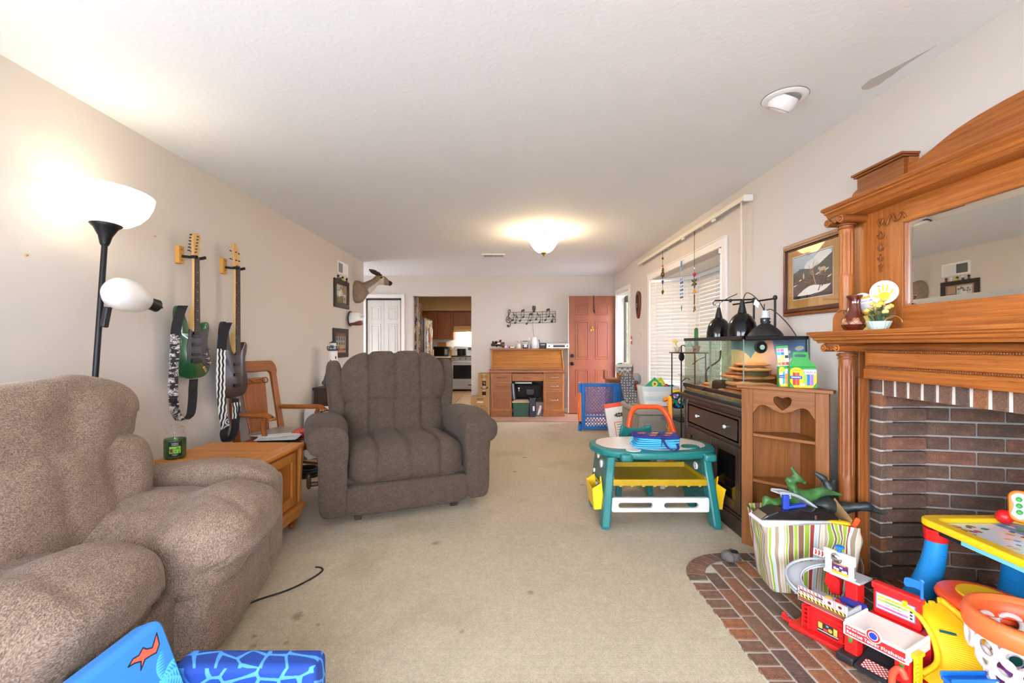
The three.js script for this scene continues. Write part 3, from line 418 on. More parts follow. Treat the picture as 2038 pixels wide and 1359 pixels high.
// ================================================================ END TABLE AND ITS JAR CANDLE
{
  const t = thing('end_table', 'honey pine end table with panelled door beside the sofa arm', 'table', [0, 0, 0]);
  const x0 = -1.98, x1 = -1.36, z0 = -2.535, z1 = -3.02;
  const top = mesh('table_top', BB(x0, x1 - 0.1, 0.527, 0.552, z0, z1, 0.004), M.pine, t, { axis: 'x' }); mesh('top_edge_board', BB(x1 - 0.099, x1, 0.527, 0.552, z0, z1, 0.004), M.pine, t, { axis: 'z' });
  mesh('body', [BB(x0 + 0.04, x1 - 0.05, 0.16, 0.527, z0 - 0.03, z1 + 0.03, 0.003)], M.pine, t, { axis: 'y' });
  mesh('face_frame', [BB(x1 - 0.05, x1 - 0.032, 0.16, 0.527, z0 - 0.03, z0 - 0.075), BB(x1 - 0.05, x1 - 0.032, 0.16, 0.527, z1 + 0.075, z1 + 0.03), BB(x1 - 0.05, x1 - 0.032, 0.5, 0.527, z0 - 0.07, z1 + 0.07)], M.pineDeep, t, { axis: 'y' });
  const d = mesh('door', [BB(x1 - 0.04, x1 - 0.022, 0.17, 0.505, z0 - 0.08, z0 - 0.125, 0.003), BB(x1 - 0.04, x1 - 0.022, 0.17, 0.505, z1 + 0.125, z1 + 0.08, 0.003), BB(x1 - 0.04, x1 - 0.022, 0.45, 0.505, z0 - 0.12, z1 + 0.12, 0.003), BB(x1 - 0.04, x1 - 0.022, 0.17, 0.225, z0 - 0.12, z1 + 0.12, 0.003)], M.pine, t, { axis: 'y' });
  mesh('door_panel', BB(x1 - 0.046, x1 - 0.032, 0.22, 0.455, z0 - 0.12, z1 + 0.12, 0.002), M.pineDeep, d, { axis: 'y' });
  mesh('knob', LA([[0, 0.022], [0.009, 0.021], [0.012, 0.015], [0.006, 0.008], [0.008, 0]], 16).rotateZ(-PI / 2).translate(x1 - 0.022, 0.335, z0 - 0.1), M.bronze, d);
  mesh('flared_side', EX(shape([[-0.02, 0.16], [0.012, 0.16], [0.055, 0.5], [0.05, 0.52], [0.02, 0.51]]), 0.5, 0.003).rotateY(PI / 2).scale(1, 1, 1).translate(x1 - 0.53, 0, z1), M.pine, t, { axis: 'y' });
  mesh('plinth', [BB(x0 + 0.02, x1, 0.125, 0.16, z0 - 0.01, z1 - 0.02, 0.008), BB(x0 + 0.03, x1 - 0.015, 0.085, 0.125, z0 - 0.02, z1 - 0.005, 0.01), BB(x0 + 0.035, x1 - 0.025, 0.07, 0.09, z0 - 0.03, z1, 0.004)], M.pine, t, { axis: 'x' });
  for (const [x, z] of [[x1 - 0.07, z1 + 0.03], [x1 - 0.07, z0 - 0.06], [x0 + 0.09, z1 + 0.05], [x0 + 0.09, z0 - 0.06]]) mesh('foot', LA([[0, 0], [0.019, 0], [0.021, 0.018], [0.017, 0.022], [0.034, 0.038], [0.037, 0.052], [0.03, 0.068], [0.024, 0.073], [0, 0.073]], 20).translate(x, 0, z), M.oakDeep, t);
  const j = thing('jar_candle', 'green jar candle with glass lid on the pine end table', 'candle', [-1.865, 0.552, -2.535]);
  j.position.set(-1.91, 0.552, -2.6);
  mesh('jar', LA([[0.052, 0.002], [0.056, 0.008], [0.056, 0.118], [0.05, 0.134], [0.042, 0.14], [0.042, 0.156]], 32), M.glassJar, j);
  mesh('wax', LA([[0, 0.004], [0.05, 0.004], [0.0535, 0.01], [0.0535, 0.108], [0.05, 0.112], [0, 0.11]], 32), mat(0x254d1c, { roughness: 0.4 }), j);
  mesh('lid', LA([[0.044, 0.157], [0.049, 0.162], [0.049, 0.17], [0.04, 0.176], [0.02, 0.18], [0.022, 0.19], [0, 0.194]], 28), M.glassJar, j);
  const lb = LA([[0.0566, 0.018], [0.0566, 0.1]], 16, -0.2, 1.15); const uv = new Float32Array(lb.attributes.position.count * 2), lp = lb.attributes.position; for (let i = 0; i < lp.count; i++) { uv[i * 2] = (Math.atan2(lp.getX(i), lp.getZ(i)) + 0.2) / 1.15; uv[i * 2 + 1] = (lp.getY(i) - 0.018) / 0.082; } lb.setAttribute('uv', new THREE.BufferAttribute(uv, 2));
  mesh('label', lb, printMat(128, 192, (g) => { g.fillStyle = '#0d1a12'; g.fillRect(0, 0, 128, 192); g.fillStyle = '#86c440'; g.fillRect(10, 60, 108, 90); g.fillStyle = '#3f8a2a'; for (let i = 0; i < 26; i++) { g.beginPath(); g.ellipse(14 + hash(i, 1, 1) * 100, 64 + hash(i, 2, 1) * 80, 9, 5, hash(i, 3, 1) * 3, 0, 7); g.fill(); } g.fillStyle = '#7a3a1c'; g.fillRect(18, 88, 26, 50); g.fillStyle = '#eee'; g.font = 'bold 15px serif'; g.textAlign = 'center'; g.fillText('YANKEE', 64, 26); g.fillText('CANDLE', 64, 46); g.font = '12px sans-serif'; g.fillText('BALSAM &', 64, 168); g.fillText('CEDAR', 64, 182); }, { side: THREE.DoubleSide }), j, { keepUV: true }).rotation.y = 0.25;
}
// ================================================================ FLOOR LAMP
{
  const t = thing('floor_lamp', 'black torchiere floor lamp with lit bowl and side reading shade', 'lamp', [-1.985, 0, -2.1]); t.rotation.x = -0.078;
  mesh('base', LA([[0, 0], [0.1, 0], [0.1, 0.012], [0.085, 0.022], [0.02, 0.035], [0, 0.035]], 32), M.black, t);
  mesh('pole', CY(0.0125, 0.0125, 1.7, 0, 0.86, 0, 14), M.blackMetal, t);
  mesh('cup', LA([[0.016, 1.69], [0.02, 1.7], [0.028, 1.735], [0.048, 1.775], [0.066, 1.792], [0.05, 1.795], [0, 1.79]], 28), M.blackMetal, t);
  const glow = mat(0xfffaf0, { roughness: 0.4, emissive: new THREE.Color(1, 0.95, 0.8), emissiveIntensity: 0.95, side: THREE.DoubleSide });
  mesh('bowl_shade', LA([[0.06, 1.79], [0.1, 1.806], [0.135, 1.832], [0.163, 1.868], [0.181, 1.912], [0.187, 1.95], [0.184, 1.951], [0.177, 1.914], [0.159, 1.872], [0.131, 1.838], [0.098, 1.812], [0.06, 1.797]], 48), glow, t);
  mesh('bulb', SP(0.03, 0, 1.87, 0, [1, 1.3, 1], 14), mat(0xffffff, { emissive: new THREE.Color(1, 0.9, 0.68), emissiveIntensity: 8 }), t);
  const l = new THREE.PointLight(new THREE.Color(1, 0.86, 0.62), 0.09, 0, 2); l.position.set(0, 1.87, 0); l.shadow.radius = 1.6; t.add(l);
  const arm = mesh('side_arm', [tf(B(0.026, 0.1, 0.03, 0, 0, 0, 0.006), [0.03, 1.335, 0.0], [0, 0, -0.12]), TU([[0.03, 1.37, 0], [0.07, 1.42, -0.06], [0.085, 1.43, -0.14]], 0.006, 12)], M.black, t);
  const sh = LA([[0.03, 0], [0.05, 0.012], [0.068, 0.05], [0.079, 0.1], [0.08, 0.14], [0.07, 0.178], [0.05, 0.2], [0.025, 0.211], [0, 0.214]], 36);
  mesh('side_shade', tf(sh, [0.095, 1.435, -0.16], [1.42, 0.1, 0.12]), mat(0xf2efe9, { roughness: 0.35, transmission: 0.25, thickness: 0, side: THREE.DoubleSide }), t);
  mesh('side_socket', tf(J(CY(0.03, 0.034, 0.06, 0, -0.03, 0, 20), SP(0.03, 0, -0.06, 0, [1, 0.4, 1], 14)), [0.095, 1.435, -0.16], [1.42, 0.1, 0.12]), M.black, t);
  mesh('switch_knob', tf(J(ROD([0, -0.07, 0], [0, -0.09, 0], 0.003), SP(0.006, 0, -0.092, 0, [1, 1, 1], 8)), [0.095, 1.435, -0.16], [1.42, 0.1, 0.12]), M.black, t);
}
// ================================================================ GUITARS ON THE SIDE WALL (local x runs away from the camera, y up, z out of the wall)
const wallL = (name, label, cat, Z, Y, out = 0, group) => thing(name, label, cat, [XL + out, Y, -Z], PI / 2, group);
function hanger(Z, Y, label) {
  const t = wallL('guitar_hanger', label, 'hanger', Z, Y, 0, 'guitar hangers on the side wall');
  const b = mesh('wood_block', B(0.05, 0.115, 0.028, -0.03, 0, 0.014, 0.003), mat(0xd9a04c, { roughness: 0.5 }), t, { axis: 'y' });
  for (const y of [-0.035, 0.035]) mesh('screw', SP(0.004, -0.03, y, 0.028, [1, 1, 0.5], 8), M.black, b);
  mesh('yoke', [TU([[-0.03, -0.01, 0.028], [-0.015, -0.012, 0.06], [0, -0.012, 0.085]], 0.009, 10), TU([[-0.042, -0.018, 0.135], [-0.036, -0.014, 0.1], [0, -0.012, 0.082], [0.036, -0.014, 0.1], [0.044, -0.006, 0.135]], 0.0105, 24)], M.rubber, t);
  return t;
}
function guitar({ name, label, Z, Y0, body, outline, neckW, neckTop, boardMat, headPts, headMat, tuners, strapPts, strapMat, strapPad, guard, bodyTop, strings, dots, pickups, bridgeY }) {
  const t = wallL(name, label, 'guitar', Z, Y0, 0.055);
  const bs = EX(spline(outline, 90), 0.044, 0.009, 3); const bd = mesh('body', toCreased(bs), body, t);
  mesh('neck', [BB(-neckW / 2, neckW / 2, bodyTop, neckTop, 0.03, 0.05, 0.006), EX(shape([[-0.033, bodyTop - 0.08], [0.033, bodyTop - 0.08], [neckW / 2, bodyTop + 0.07], [-neckW / 2, bodyTop + 0.07]]), 0.04, 0.004).translate(0, 0, 0.012)], M.maple, t, { axis: 'y' });
  const fb = mesh('fingerboard', EX(shape([[-neckW / 2 - 0.004, bodyTop - 0.1], [neckW / 2 + 0.004, bodyTop - 0.1], [neckW / 2 - 0.002, neckTop], [-neckW / 2 + 0.002, neckTop]]), 0.006, 0.001).translate(0, 0, 0.05), boardMat, t, { axis: 'y' });
  const L = neckTop - bodyTop + 0.1; for (let i = 1; i < 20; i++) { const y = neckTop - L * 1.42 * (1 - Math.pow(2, -i / 12)); if (y > bodyTop - 0.09) mesh('fret', B(neckW - 0.002, 0.0014, 0.0012, 0, y, 0.0563, 0), M.wire, fb); }
  for (const i of [3, 5, 7, 9, 12, 15]) { const y = neckTop - L * 1.42 * (1 - Math.pow(2, -(i - 0.5) / 12)); mesh('inlay', CY(dots, dots, 0.001, 0, 0, 0, 12).rotateX(PI / 2).translate(dots > 0.003 ? 0 : -neckW * 0.42, y, 0.0563), M.white, fb); }
  const hd = mesh('headstock', EX(spline(headPts, 50), 0.016, 0.002).translate(0, 0, 0.03), headMat, t, { axis: 'y' });
  for (const [x, y, s] of tuners) { mesh('tuner', [CY(0.004, 0.004, 0.014, 0, 0, 0, 10).rotateX(PI / 2).translate(x, y, 0.05), ROD([x, y, 0.032], [x + s * 0.03, y + 0.004, 0.03], 0.003), tf(puff(0.016, 0.008, 0.014, 0, 0, 0, { e: 3, n: 4 }), [x + s * 0.036, y + 0.005, 0.03])], M.black, hd); }
  if (guard) mesh('pickguard', EX(spline(guard, 60), 0.003, 0.0008).translate(0, 0, 0.0436), mat(0x2c2a27, { roughness: 0.25 }), t);
  for (const y of pickups) mesh('pickup', B(0.075, 0.02, 0.01, 0.0, y, 0.05, 0.004), M.black, t);
  mesh('bridge', B(0.075, 0.03, 0.012, 0, bridgeY, 0.05, 0.003), M.blackMetal, t);
  for (let i = 0; i < strings; i++) { const a = -0.5 + i / (strings - 1), x0 = a * neckW * 1.15, x1 = a * neckW * 0.75; mesh('guitar_string', ROD([x0, bridgeY, 0.059], [x1, neckTop + 0.005, 0.0585], 0.0005, 0.0005, 5), M.wire, t); }
  return t;
}
const toCreased = (g) => toCreasedNormals(g, 0.7);
M.wire = mat(0x6f6a63, { roughness: 0.4, metalness: 0.6 }); M.maple = mat(0xd8ac6c, { roughness: 0.4 }); M.rosewood = mat([0.45, 0.33, 0.28], { map: darkTex, roughness: 0.5 });
hanger(3.02, 1.79, 'wooden guitar hanger holding the green electric guitar'); hanger(3.475, 1.795, 'wooden guitar hanger holding the dark bass guitar');
{
  const green = mat(0x0d5a31, { roughness: 0.2, metalness: 0.2, clearcoat: 1, clearcoatRoughness: 0.08 });
  const t = guitar({ name: 'electric_guitar', label: 'metallic green electric guitar hung on the wall by its headstock', Z: 3.02, Y0: 0.975, body: green,
    outline: [[0, 0], [0.09, 0.008], [0.148, 0.055], [0.158, 0.12], [0.135, 0.19], [0.122, 0.245], [0.132, 0.3], [0.142, 0.345], [0.128, 0.378], [0.096, 0.37], [0.07, 0.33], [0.036, 0.31], [0, 0.306], [-0.036, 0.312], [-0.062, 0.34], [-0.088, 0.4], [-0.115, 0.458], [-0.142, 0.47], [-0.156, 0.43], [-0.15, 0.35], [-0.136, 0.27], [-0.142, 0.2], [-0.16, 0.13], [-0.155, 0.055], [-0.09, 0.008]],
    neckW: 0.045, neckTop: 0.8, bodyTop: 0.39, boardMat: M.rosewood, headMat: M.maple, headPts: [[-0.022, 0.795], [0.022, 0.795], [0.03, 0.84], [0.045, 0.87], [0.03, 0.88], [0.046, 0.94], [0.03, 0.965], [-0.01, 0.955], [-0.03, 0.93], [-0.026, 0.86]],
    tuners: [0, 1, 2, 3, 4, 5].map((i) => [-0.01 + i * 0.004, 0.835 + i * 0.0215, -1]), strings: 6, dots: 0.0035, pickups: [0.28, 0.225, 0.16], bridgeY: 0.118,
    guard: [[-0.075, 0.11], [-0.04, 0.135], [0.04, 0.13], [0.09, 0.075], [0.135, 0.09], [0.14, 0.14], [0.112, 0.2], [0.104, 0.25], [0.112, 0.31], [0.09, 0.335], [0.05, 0.315], [-0.03, 0.315], [-0.06, 0.325], [-0.07, 0.27], [-0.085, 0.2]] });
  for (const [x, y] of [[0.085, 0.16], [0.108, 0.13], [0.125, 0.098]]) mesh('knob', CY(0.009, 0.01, 0.014, 0, 0, 0, 14).rotateX(PI / 2).translate(x, y, 0.053), M.chrome, t);
  mesh('jack_plate', tf(B(0.024, 0.045, 0.003, 0, 0, 0, 0.004), [0.09, 0.055, 0.044], [0, 0, 0.6]), M.chrome, t);
  mesh('pickup_switch', ROD([0.1, 0.19, 0.045], [0.115, 0.195, 0.062], 0.0025), M.black, t);
  const st = thing('guitar_strap', 'black and white patterned strap hanging from the green guitar', 'strap', [XL + 0.055, 0.975, -3.02], PI / 2);
  const strapM = mat(0xffffff, { roughness: 0.8, map: tex(256, 256, (u, v) => { const n = fbm(u, v, 10, 10, 4, 66), a = Math.abs(n - 0.5) < 0.03 || n > 0.6; return a ? [205, 198, 192] : [34, 31, 32]; }, { sx: 0.16, sy: 0.16 }) });
  mesh('leather_tab', RIB([[-0.14, 0.47, 0.06], [-0.165, 0.44, 0.065], [-0.19, 0.36, 0.06], [-0.2, 0.28, 0.055]], 0.055, 0.004, [0.35, 0, 1]), M.rubber, st);
  mesh('webbing', RIB([[-0.2, 0.29, 0.055], [-0.205, 0.1, 0.05], [-0.21, -0.1, 0.05], [-0.19, -0.2, 0.05], [-0.14, -0.255, 0.05], [-0.1, -0.255, 0.05]], 0.05, 0.003, [1, 0.1, 1]), strapM, st);
  mesh('leather_tail', RIB([[-0.1, -0.255, 0.05], [-0.06, -0.23, 0.05], [-0.04, -0.14, 0.05], [-0.035, -0.06, 0.05], [0.0, -0.005, 0.03]], 0.05, 0.004, [1, 0.1, 1]), M.rubber, st);
  mesh('buckle', B(0.05, 0.03, 0.03, -0.205, -0.12, 0.05, 0.006), M.black, st);
}
{
  const dark = mat(0x1c1413, { roughness: 0.3, clearcoat: 0.6, clearcoatRoughness: 0.2 });
  const t = guitar({ name: 'bass_guitar', label: 'dark bass guitar hung behind the oak armchair', Z: 3.475, Y0: 0.8, body: dark,
    outline: [[0, 0], [0.1, 0.01], [0.15, 0.07], [0.145, 0.15], [0.12, 0.22], [0.115, 0.29], [0.135, 0.35], [0.14, 0.4], [0.11, 0.42], [0.07, 0.37], [0.035, 0.33], [0, 0.325], [-0.04, 0.335], [-0.075, 0.4], [-0.095, 0.5], [-0.12, 0.565], [-0.15, 0.555], [-0.165, 0.47], [-0.15, 0.36], [-0.14, 0.27], [-0.16, 0.19], [-0.175, 0.1], [-0.14, 0.03], [-0.08, 0.0]],
    neckW: 0.05, neckTop: 1.0, bodyTop: 0.42, boardMat: M.rosewood, headMat: M.maple, headPts: [[-0.026, 0.995], [0.026, 0.995], [0.034, 1.04], [0.03, 1.1], [0.0, 1.155], [-0.036, 1.17], [-0.05, 1.14], [-0.038, 1.06]],
    tuners: [[-0.02, 1.04, -1], [-0.022, 1.1, -1], [0.016, 1.04, 1], [0.012, 1.095, 1]], strings: 4, dots: 0.0028, pickups: [0.25, 0.17], bridgeY: 0.09 });
  const st = thing('guitar_strap', 'strap with black and white rings hanging from the dark bass', 'strap', [XL + 0.055, 0.8, -3.475], PI / 2);
  const ringM = mat(0xffffff, { roughness: 0.8, map: tex(128, 512, (u, v) => { const c = Math.abs(v - 0.5) * 4, d = Math.hypot((u - 0.5) * 0.9, (v - 0.5) * 4), b = d < 0.5 ? Math.floor(d * 9) % 2 : Math.floor(v * 26 + 0.18 * Math.cos((u - 0.5) * 6)) % 2; return b ? [228, 226, 222] : [22, 22, 24]; }, { sx: 0.055, sy: 0.26 }) });
  mesh('leather_tab', RIB([[-0.14, 0.56, 0.06], [-0.17, 0.53, 0.065], [-0.2, 0.44, 0.06], [-0.2, 0.36, 0.055]], 0.06, 0.004, [0.5, 0, 1]), M.rubber, st);
  mesh('webbing', RIB([[-0.2, 0.37, 0.055], [-0.205, 0.15, 0.05], [-0.18, -0.1, 0.05], [-0.14, -0.22, 0.045]], 0.06, 0.003, [1, 0, 0.7]), ringM, st, { axis: 'y' });
  mesh('leather_tail', RIB([[-0.14, -0.2, 0.045], [-0.17, -0.25, 0.05], [-0.14, -0.31, 0.05], [-0.06, -0.28, 0.05], [-0.02, -0.16, 0.05], [0.0, -0.01, 0.03]], 0.05, 0.004, [0.3, 0, 1]), M.rubber, st);
  mesh('webbing_end', RIB([[-0.02, -0.16, 0.05], [-0.015, -0.1, 0.05], [-0.01, -0.04, 0.045]], 0.06, 0.005, [1, 0, 0.5]), ringM, st, { axis: 'y' });
}
// ================================================================ OAK ARMCHAIR WITH THE THINGS ON IT
{
  const th = Math.atan2(0.936, 0.351), P = [-1.83, 0, -3.66];
  const t = thing('oak_armchair', 'antique oak armchair with carved splat and curled arms', 'chair', P, th), O = M.chairOak;
  mesh('seat_frame', EX(shape(roundRect(-0.27, 0.27, -0.24, 0.26, 0.05), [roundRect(-0.21, 0.21, -0.19, 0.2, 0.03)]), 0.06, 0.006, 2).rotateX(-PI / 2).translate(0, 0.37, 0), O, t, { axis: 'x' });
  mesh('seat_pad', puff(0.44, 0.06, 0.41, 0, 0.43, -0.005, { e: 4, n: 14 }), mat(0xffffff, { roughness: 0.9, map: canvasTex(256, 256, (g) => { g.fillStyle = '#7a4a3c'; g.fillRect(0, 0, 256, 256); for (let i = 0; i < 90; i++) { g.fillStyle = ['#c9b08a', '#a35a44', '#d8c7a4', '#8a3b34'][i % 4]; g.beginPath(); g.arc(hash(i, 1, 3) * 256, hash(i, 2, 3) * 256, 6 + hash(i, 3, 3) * 12, 0, 7); g.fill(); } }) }), t);
  for (const s of [-1, 1]) {
    mesh('front_leg', TU([[s * 0.24, 0.4, 0.22], [s * 0.265, 0.33, 0.25], [s * 0.26, 0.2, 0.245], [s * 0.245, 0.09, 0.235], [s * 0.25, 0.035, 0.26]], 0.024, 20, 10), O, t);
    mesh('paw_foot', [SP(0.03, s * 0.252, 0.025, 0.275, [1, 0.8, 1.3], 12), ...[-1, 0, 1].map((k) => SP(0.012, s * 0.252 + k * 0.017, 0.018, 0.308, [1, 1, 1.4], 8))], O, t);
    mesh('back_leg', TU([[s * 0.22, 0.4, -0.21], [s * 0.22, 0.2, -0.23], [s * 0.22, 0, -0.28]], 0.022, 12, 8), O, t);
    mesh('back_post', BAR([s * 0.215, 0.38, -0.22], [s * 0.2, 0.98, -0.325], 0.05, 0.035, 0, 0.008), O, t);
    mesh('arm', [TU([[s * 0.215, 0.665, -0.26], [s * 0.25, 0.665, -0.12], [s * 0.27, 0.67, 0.04], [s * 0.265, 0.675, 0.14], [s * 0.262, 0.655, 0.185]], 0.02, 28, 10), ...[-1, 0, 1].map((k) => SP(0.013, s * 0.262 + k * 0.016, 0.65, 0.192, [1, 1, 1.5], 8))], O, t);
    mesh('arm_support', TU([[s * 0.255, 0.42, 0.13], [s * 0.245, 0.5, 0.1], [s * 0.262, 0.6, 0.1], [s * 0.265, 0.66, 0.12]], 0.018, 14, 8), O, t);
  }
  mesh('top_rail', tf(EX(shape([...circlePts(-0.175, 0.0, 0.06, 0.095, 8, PI, PI / 2), ...circlePts(0.175, 0.0, 0.06, 0.095, 8, PI / 2, 0), [0.2, -0.09], [0.18, -0.09], ...circlePts(0.14, -0.03, 0.035, 0.035, 6, 0, PI / 2), ...circlePts(-0.14, -0.03, 0.035, 0.035, 6, PI / 2, PI), [-0.18, -0.09], [-0.2, -0.09]].map(([x, y]) => [x, y])), 0.035, 0.007, 2), [0, 0.965, -0.34], [-0.17, 0, 0]), O, t, { axis: 'x' });
  const sp = mesh('splat', tf(EX(shape([[-0.09, 0], [0.09, 0], [0.115, 0.5], [-0.115, 0.5]]), 0.014, 0.003), [0, 0.43, -0.238], [-0.175, 0, 0]), O, t, { axis: 'y' });
  mesh('carved_crest', tf(J(B(0.23, 0.05, 0.022, 0, 0.475, 0.008, 0.008, 2), TO(0.021, 0.006, 18, 6).translate(-0.11, 0.475, 0.02), TO(0.021, 0.006, 18, 6).translate(0.11, 0.475, 0.02), TU([[-0.09, 0.46, 0.02], [-0.05, 0.49, 0.021], [0, 0.462, 0.021], [0.05, 0.49, 0.021], [0.09, 0.46, 0.02]], 0.005, 30, 6)), [0, 0.43, -0.238], [-0.175, 0, 0]), O, sp);
  mesh('stretcher', [ROD([-0.24, 0.2, 0.23], [-0.22, 0.2, -0.23], 0.012), ROD([0.24, 0.2, 0.23], [0.22, 0.2, -0.23], 0.012)], O, t);
  const on = (name, label, cat, lx, ly, lz, ry = 0) => { const c = Math.cos(th), s = Math.sin(th); return thing(name, label, cat, [P[0] + lx * c + lz * s, ly, P[2] - lx * s + lz * c], th + ry); };
  const lap = on('laptop', 'closed silver laptop lying on the oak armchair', 'laptop', 0.02, 0.482, -0.06, 0.1);
  mesh('base', B(0.36, 0.012, 0.25, 0, 0.006, 0, 0.005), M.greyPlastic, lap); mesh('lid', B(0.36, 0.008, 0.25, 0, 0.0165, 0, 0.004), mat(0xa7a4a0, { roughness: 0.35, metalness: 0.6 }), lap);
  const cu = on('plaid_cushion', 'rolled red plaid cushion on the front of the armchair', 'cushion', 0.08, 0.458, 0.2);
  mesh('cover', puff(0.3, 0.085, 0.13, 0, 0.042, 0, { e: 3, n: 18 }), mat(0xffffff, { roughness: 0.9, map: canvasTex(256, 256, (g) => { g.fillStyle = '#a21f2c'; g.fillRect(0, 0, 256, 256); g.globalAlpha = 0.55; g.fillStyle = '#d9683a'; g.fillRect(30, 0, 60, 256); g.fillRect(0, 150, 256, 60); g.fillStyle = '#5a1030'; g.fillRect(150, 0, 70, 256); g.fillRect(0, 20, 256, 60); g.globalAlpha = 1; g.strokeStyle = '#e8c48a'; g.lineWidth = 3; for (const q of [20, 120, 240]) { g.beginPath(); g.moveTo(q, 0); g.lineTo(q, 256); g.moveTo(0, q); g.lineTo(256, q); g.stroke(); } }) }), cu, { axis: 'x' }); cu.children[0].material.map.wrapS = cu.children[0].material.map.wrapT = THREE.RepeatWrapping; cu.children[0].material.map.repeat.set(1 / 0.22, 1 / 0.22);
  const fo = on('folder', 'black zip folder on the armchair seat', 'folder', -0.14, 0.462, 0.13, 0.35); mesh('cover', B(0.28, 0.035, 0.2, 0, 0.0175, 0, 0.012, 2), M.rubber, fo);
  const pa = on('paper_stack', 'loose white papers fanned on the armchair', 'papers', -0.19, 0.498, 0.17, 0.6); for (let i = 0; i < 5; i++) mesh('paper_sheet', tf(B(0.216, 0.0015, 0.28, 0, 0, 0, 0), [i * 0.006, 0.002 + i * 0.004, 0], [0.02, i * 0.09, -0.03 - 0.01 * i]), M.paper, pa); mesh('blue_folder', tf(B(0.02, 0.012, 0.16, 0, 0, 0, 0.003), [0.12, 0.006, -0.05]), M.blue, pa);
}
// ================================================================ BEHIND THE RECLINER: FAN, CABINET, LIGHTHOUSE
{
  const f = thing('box_fan', 'white box fan on the floor behind the recliner', 'fan', [-1.885, 0, -4.82], 0.05);
  mesh('housing', EX(shape(roundRect(-0.265, 0.265, 0.01, 0.545, 0.045), [circlePts(0, 0.278, 0.245, 0.245, 40)]), 0.11, 0.008, 2).translate(0, 0, -0.055), M.white, f);
  const rings = [0.05, 0.085, 0.12, 0.155, 0.19, 0.225].map((r) => TO(r, 0.0025, 40, 5).translate(0, 0.278, 0.058)); mesh('grille', [...rings, ...Array.from({ length: 44 }, (_, i) => { const a = i / 44 * 2 * PI; return TU([[0.04 * Math.cos(a), 0.278 + 0.04 * Math.sin(a), 0.06], [0.14 * Math.cos(a + 0.35), 0.278 + 0.14 * Math.sin(a + 0.35), 0.06], [0.247 * Math.cos(a + 0.6), 0.278 + 0.247 * Math.sin(a + 0.6), 0.055]], 0.002, 6, 4); })], M.white, f);
  for (let i = 0; i < 5; i++) { const a = i / 5 * 2 * PI; mesh('blade', tf(EX(spline([[0.03, -0.03], [0.12, -0.08], [0.215, -0.07], [0.225, 0.03], [0.13, 0.06], [0.03, 0.03]], 24), 0.005, 0.001), [0, 0.278, 0], [0.35, 0, a]), M.white, f); }
  mesh('hub', CY(0.045, 0.045, 0.03, 0, 0, 0, 24).rotateX(PI / 2).translate(0, 0.278, 0.055), M.white, f); for (const x of [-0.2, 0.2]) mesh('foot', B(0.05, 0.02, 0.15, x, 0.01, 0, 0.006), M.white, f);
  const c = thing('wooden_cabinet', 'dark walnut cabinet under the model lighthouse', 'cabinet', [-1.955, 0, -5.22]);
  mesh('body', BB(-0.2, 0.24, 0.03, 0.7, -0.2, 0.2, 0.004), M.walnut, c); mesh('cabinet_top', BB(-0.215, 0.255, 0.7, 0.726, -0.215, 0.215, 0.004), M.walnut, c); mesh('door', BB(-0.17, 0.21, 0.08, 0.66, 0.2, 0.215, 0.004), M.walnut, c, { axis: 'y' });
  const l = thing('model_lighthouse', 'white model lighthouse with black gallery on rocky base', 'ornament', [-2.0, 0.726, -5.16]);
  mesh('rock_base', [puff(0.24, 0.1, 0.2, 0.02, 0.05, 0, { e: 3, n: 12, f: (v) => { const k = 1 + 0.35 * (vnoise(v.x * 40 + 9, v.y * 40 + v.z * 30 + 9, 999, 999, 6) - 0.5); v.multiplyScalar(k); } }), tf(CY(0.005, 0.04, 0.12, 0, 0, 0, 7), [-0.05, 0.12, 0.06])], mat(0x565c66, { roughness: 0.8 }), l);
  mesh('tower', LA([[0, 0.07], [0.072, 0.07], [0.068, 0.1], [0.05, 0.4], [0.05, 0.41], [0, 0.41]], 8), mat(0xefe9e0, { roughness: 0.6 }), l);
  for (const [y, a] of [[0.33, 0.9], [0.24, 0.9], [0.15, 0.9], [0.29, -0.1], [0.2, -0.2], [0.18, -0.35]]) { const r = 0.072 - 0.06 * (y - 0.07); mesh('tower_window', tf(B(0.012, 0.032, 0.006, 0, 0, 0, 0.002), [r * Math.sin(a) * 0.97, y, r * Math.cos(a) * 0.97], [0, a, 0]), M.black, l); }
  mesh('gallery', [CY(0.062, 0.055, 0.016, 0, 0.416, 0, 16), TO(0.064, 0.0035, 24, 6).rotateX(PI / 2).translate(0, 0.455, 0), TO(0.064, 0.003, 24, 6).rotateX(PI / 2).translate(0, 0.438, 0), ...Array.from({ length: 10 }, (_, i) => ROD([0.064 * Math.cos(i * 0.628), 0.42, 0.064 * Math.sin(i * 0.628)], [0.064 * Math.cos(i * 0.628), 0.456, 0.064 * Math.sin(i * 0.628)], 0.003))], mat(0x2a3142, { roughness: 0.5 }), l);
  mesh('lantern', CY(0.036, 0.036, 0.07, 0, 0.46, 0, 12), mat(0xe3e6e4, { roughness: 0.2 }), l); mesh('lantern_lens', CY(0.024, 0.024, 0.03, 0, 0.455, 0.018, 10), mat(0x6e7480), l);
  mesh('lantern_roof', [LA([[0, 0.53], [0.006, 0.525], [0.008, 0.515], [0.03, 0.503], [0.048, 0.495], [0, 0.495]], 14)], mat(0x2a3142, { roughness: 0.5 }), l);
  const co = thing('cable_coil', 'black coiled cable lying beside the armchair leg', 'cable', [-1.86, 0, -4.16]); mesh('coil', [0, 1, 2, 3].map((i) => TO(0.1 - 0.006 * (i % 2), 0.012, 40, 8).rotateX(PI / 2).translate(0, 0.012 + i * 0.019, 0)), M.rubber, co); mesh('loose_end', TU([[0.1, 0.012, 0.02], [0.16, 0.01, 0.06], [0.2, 0.008, 0.03]], 0.006, 12), M.rubber, co);
}
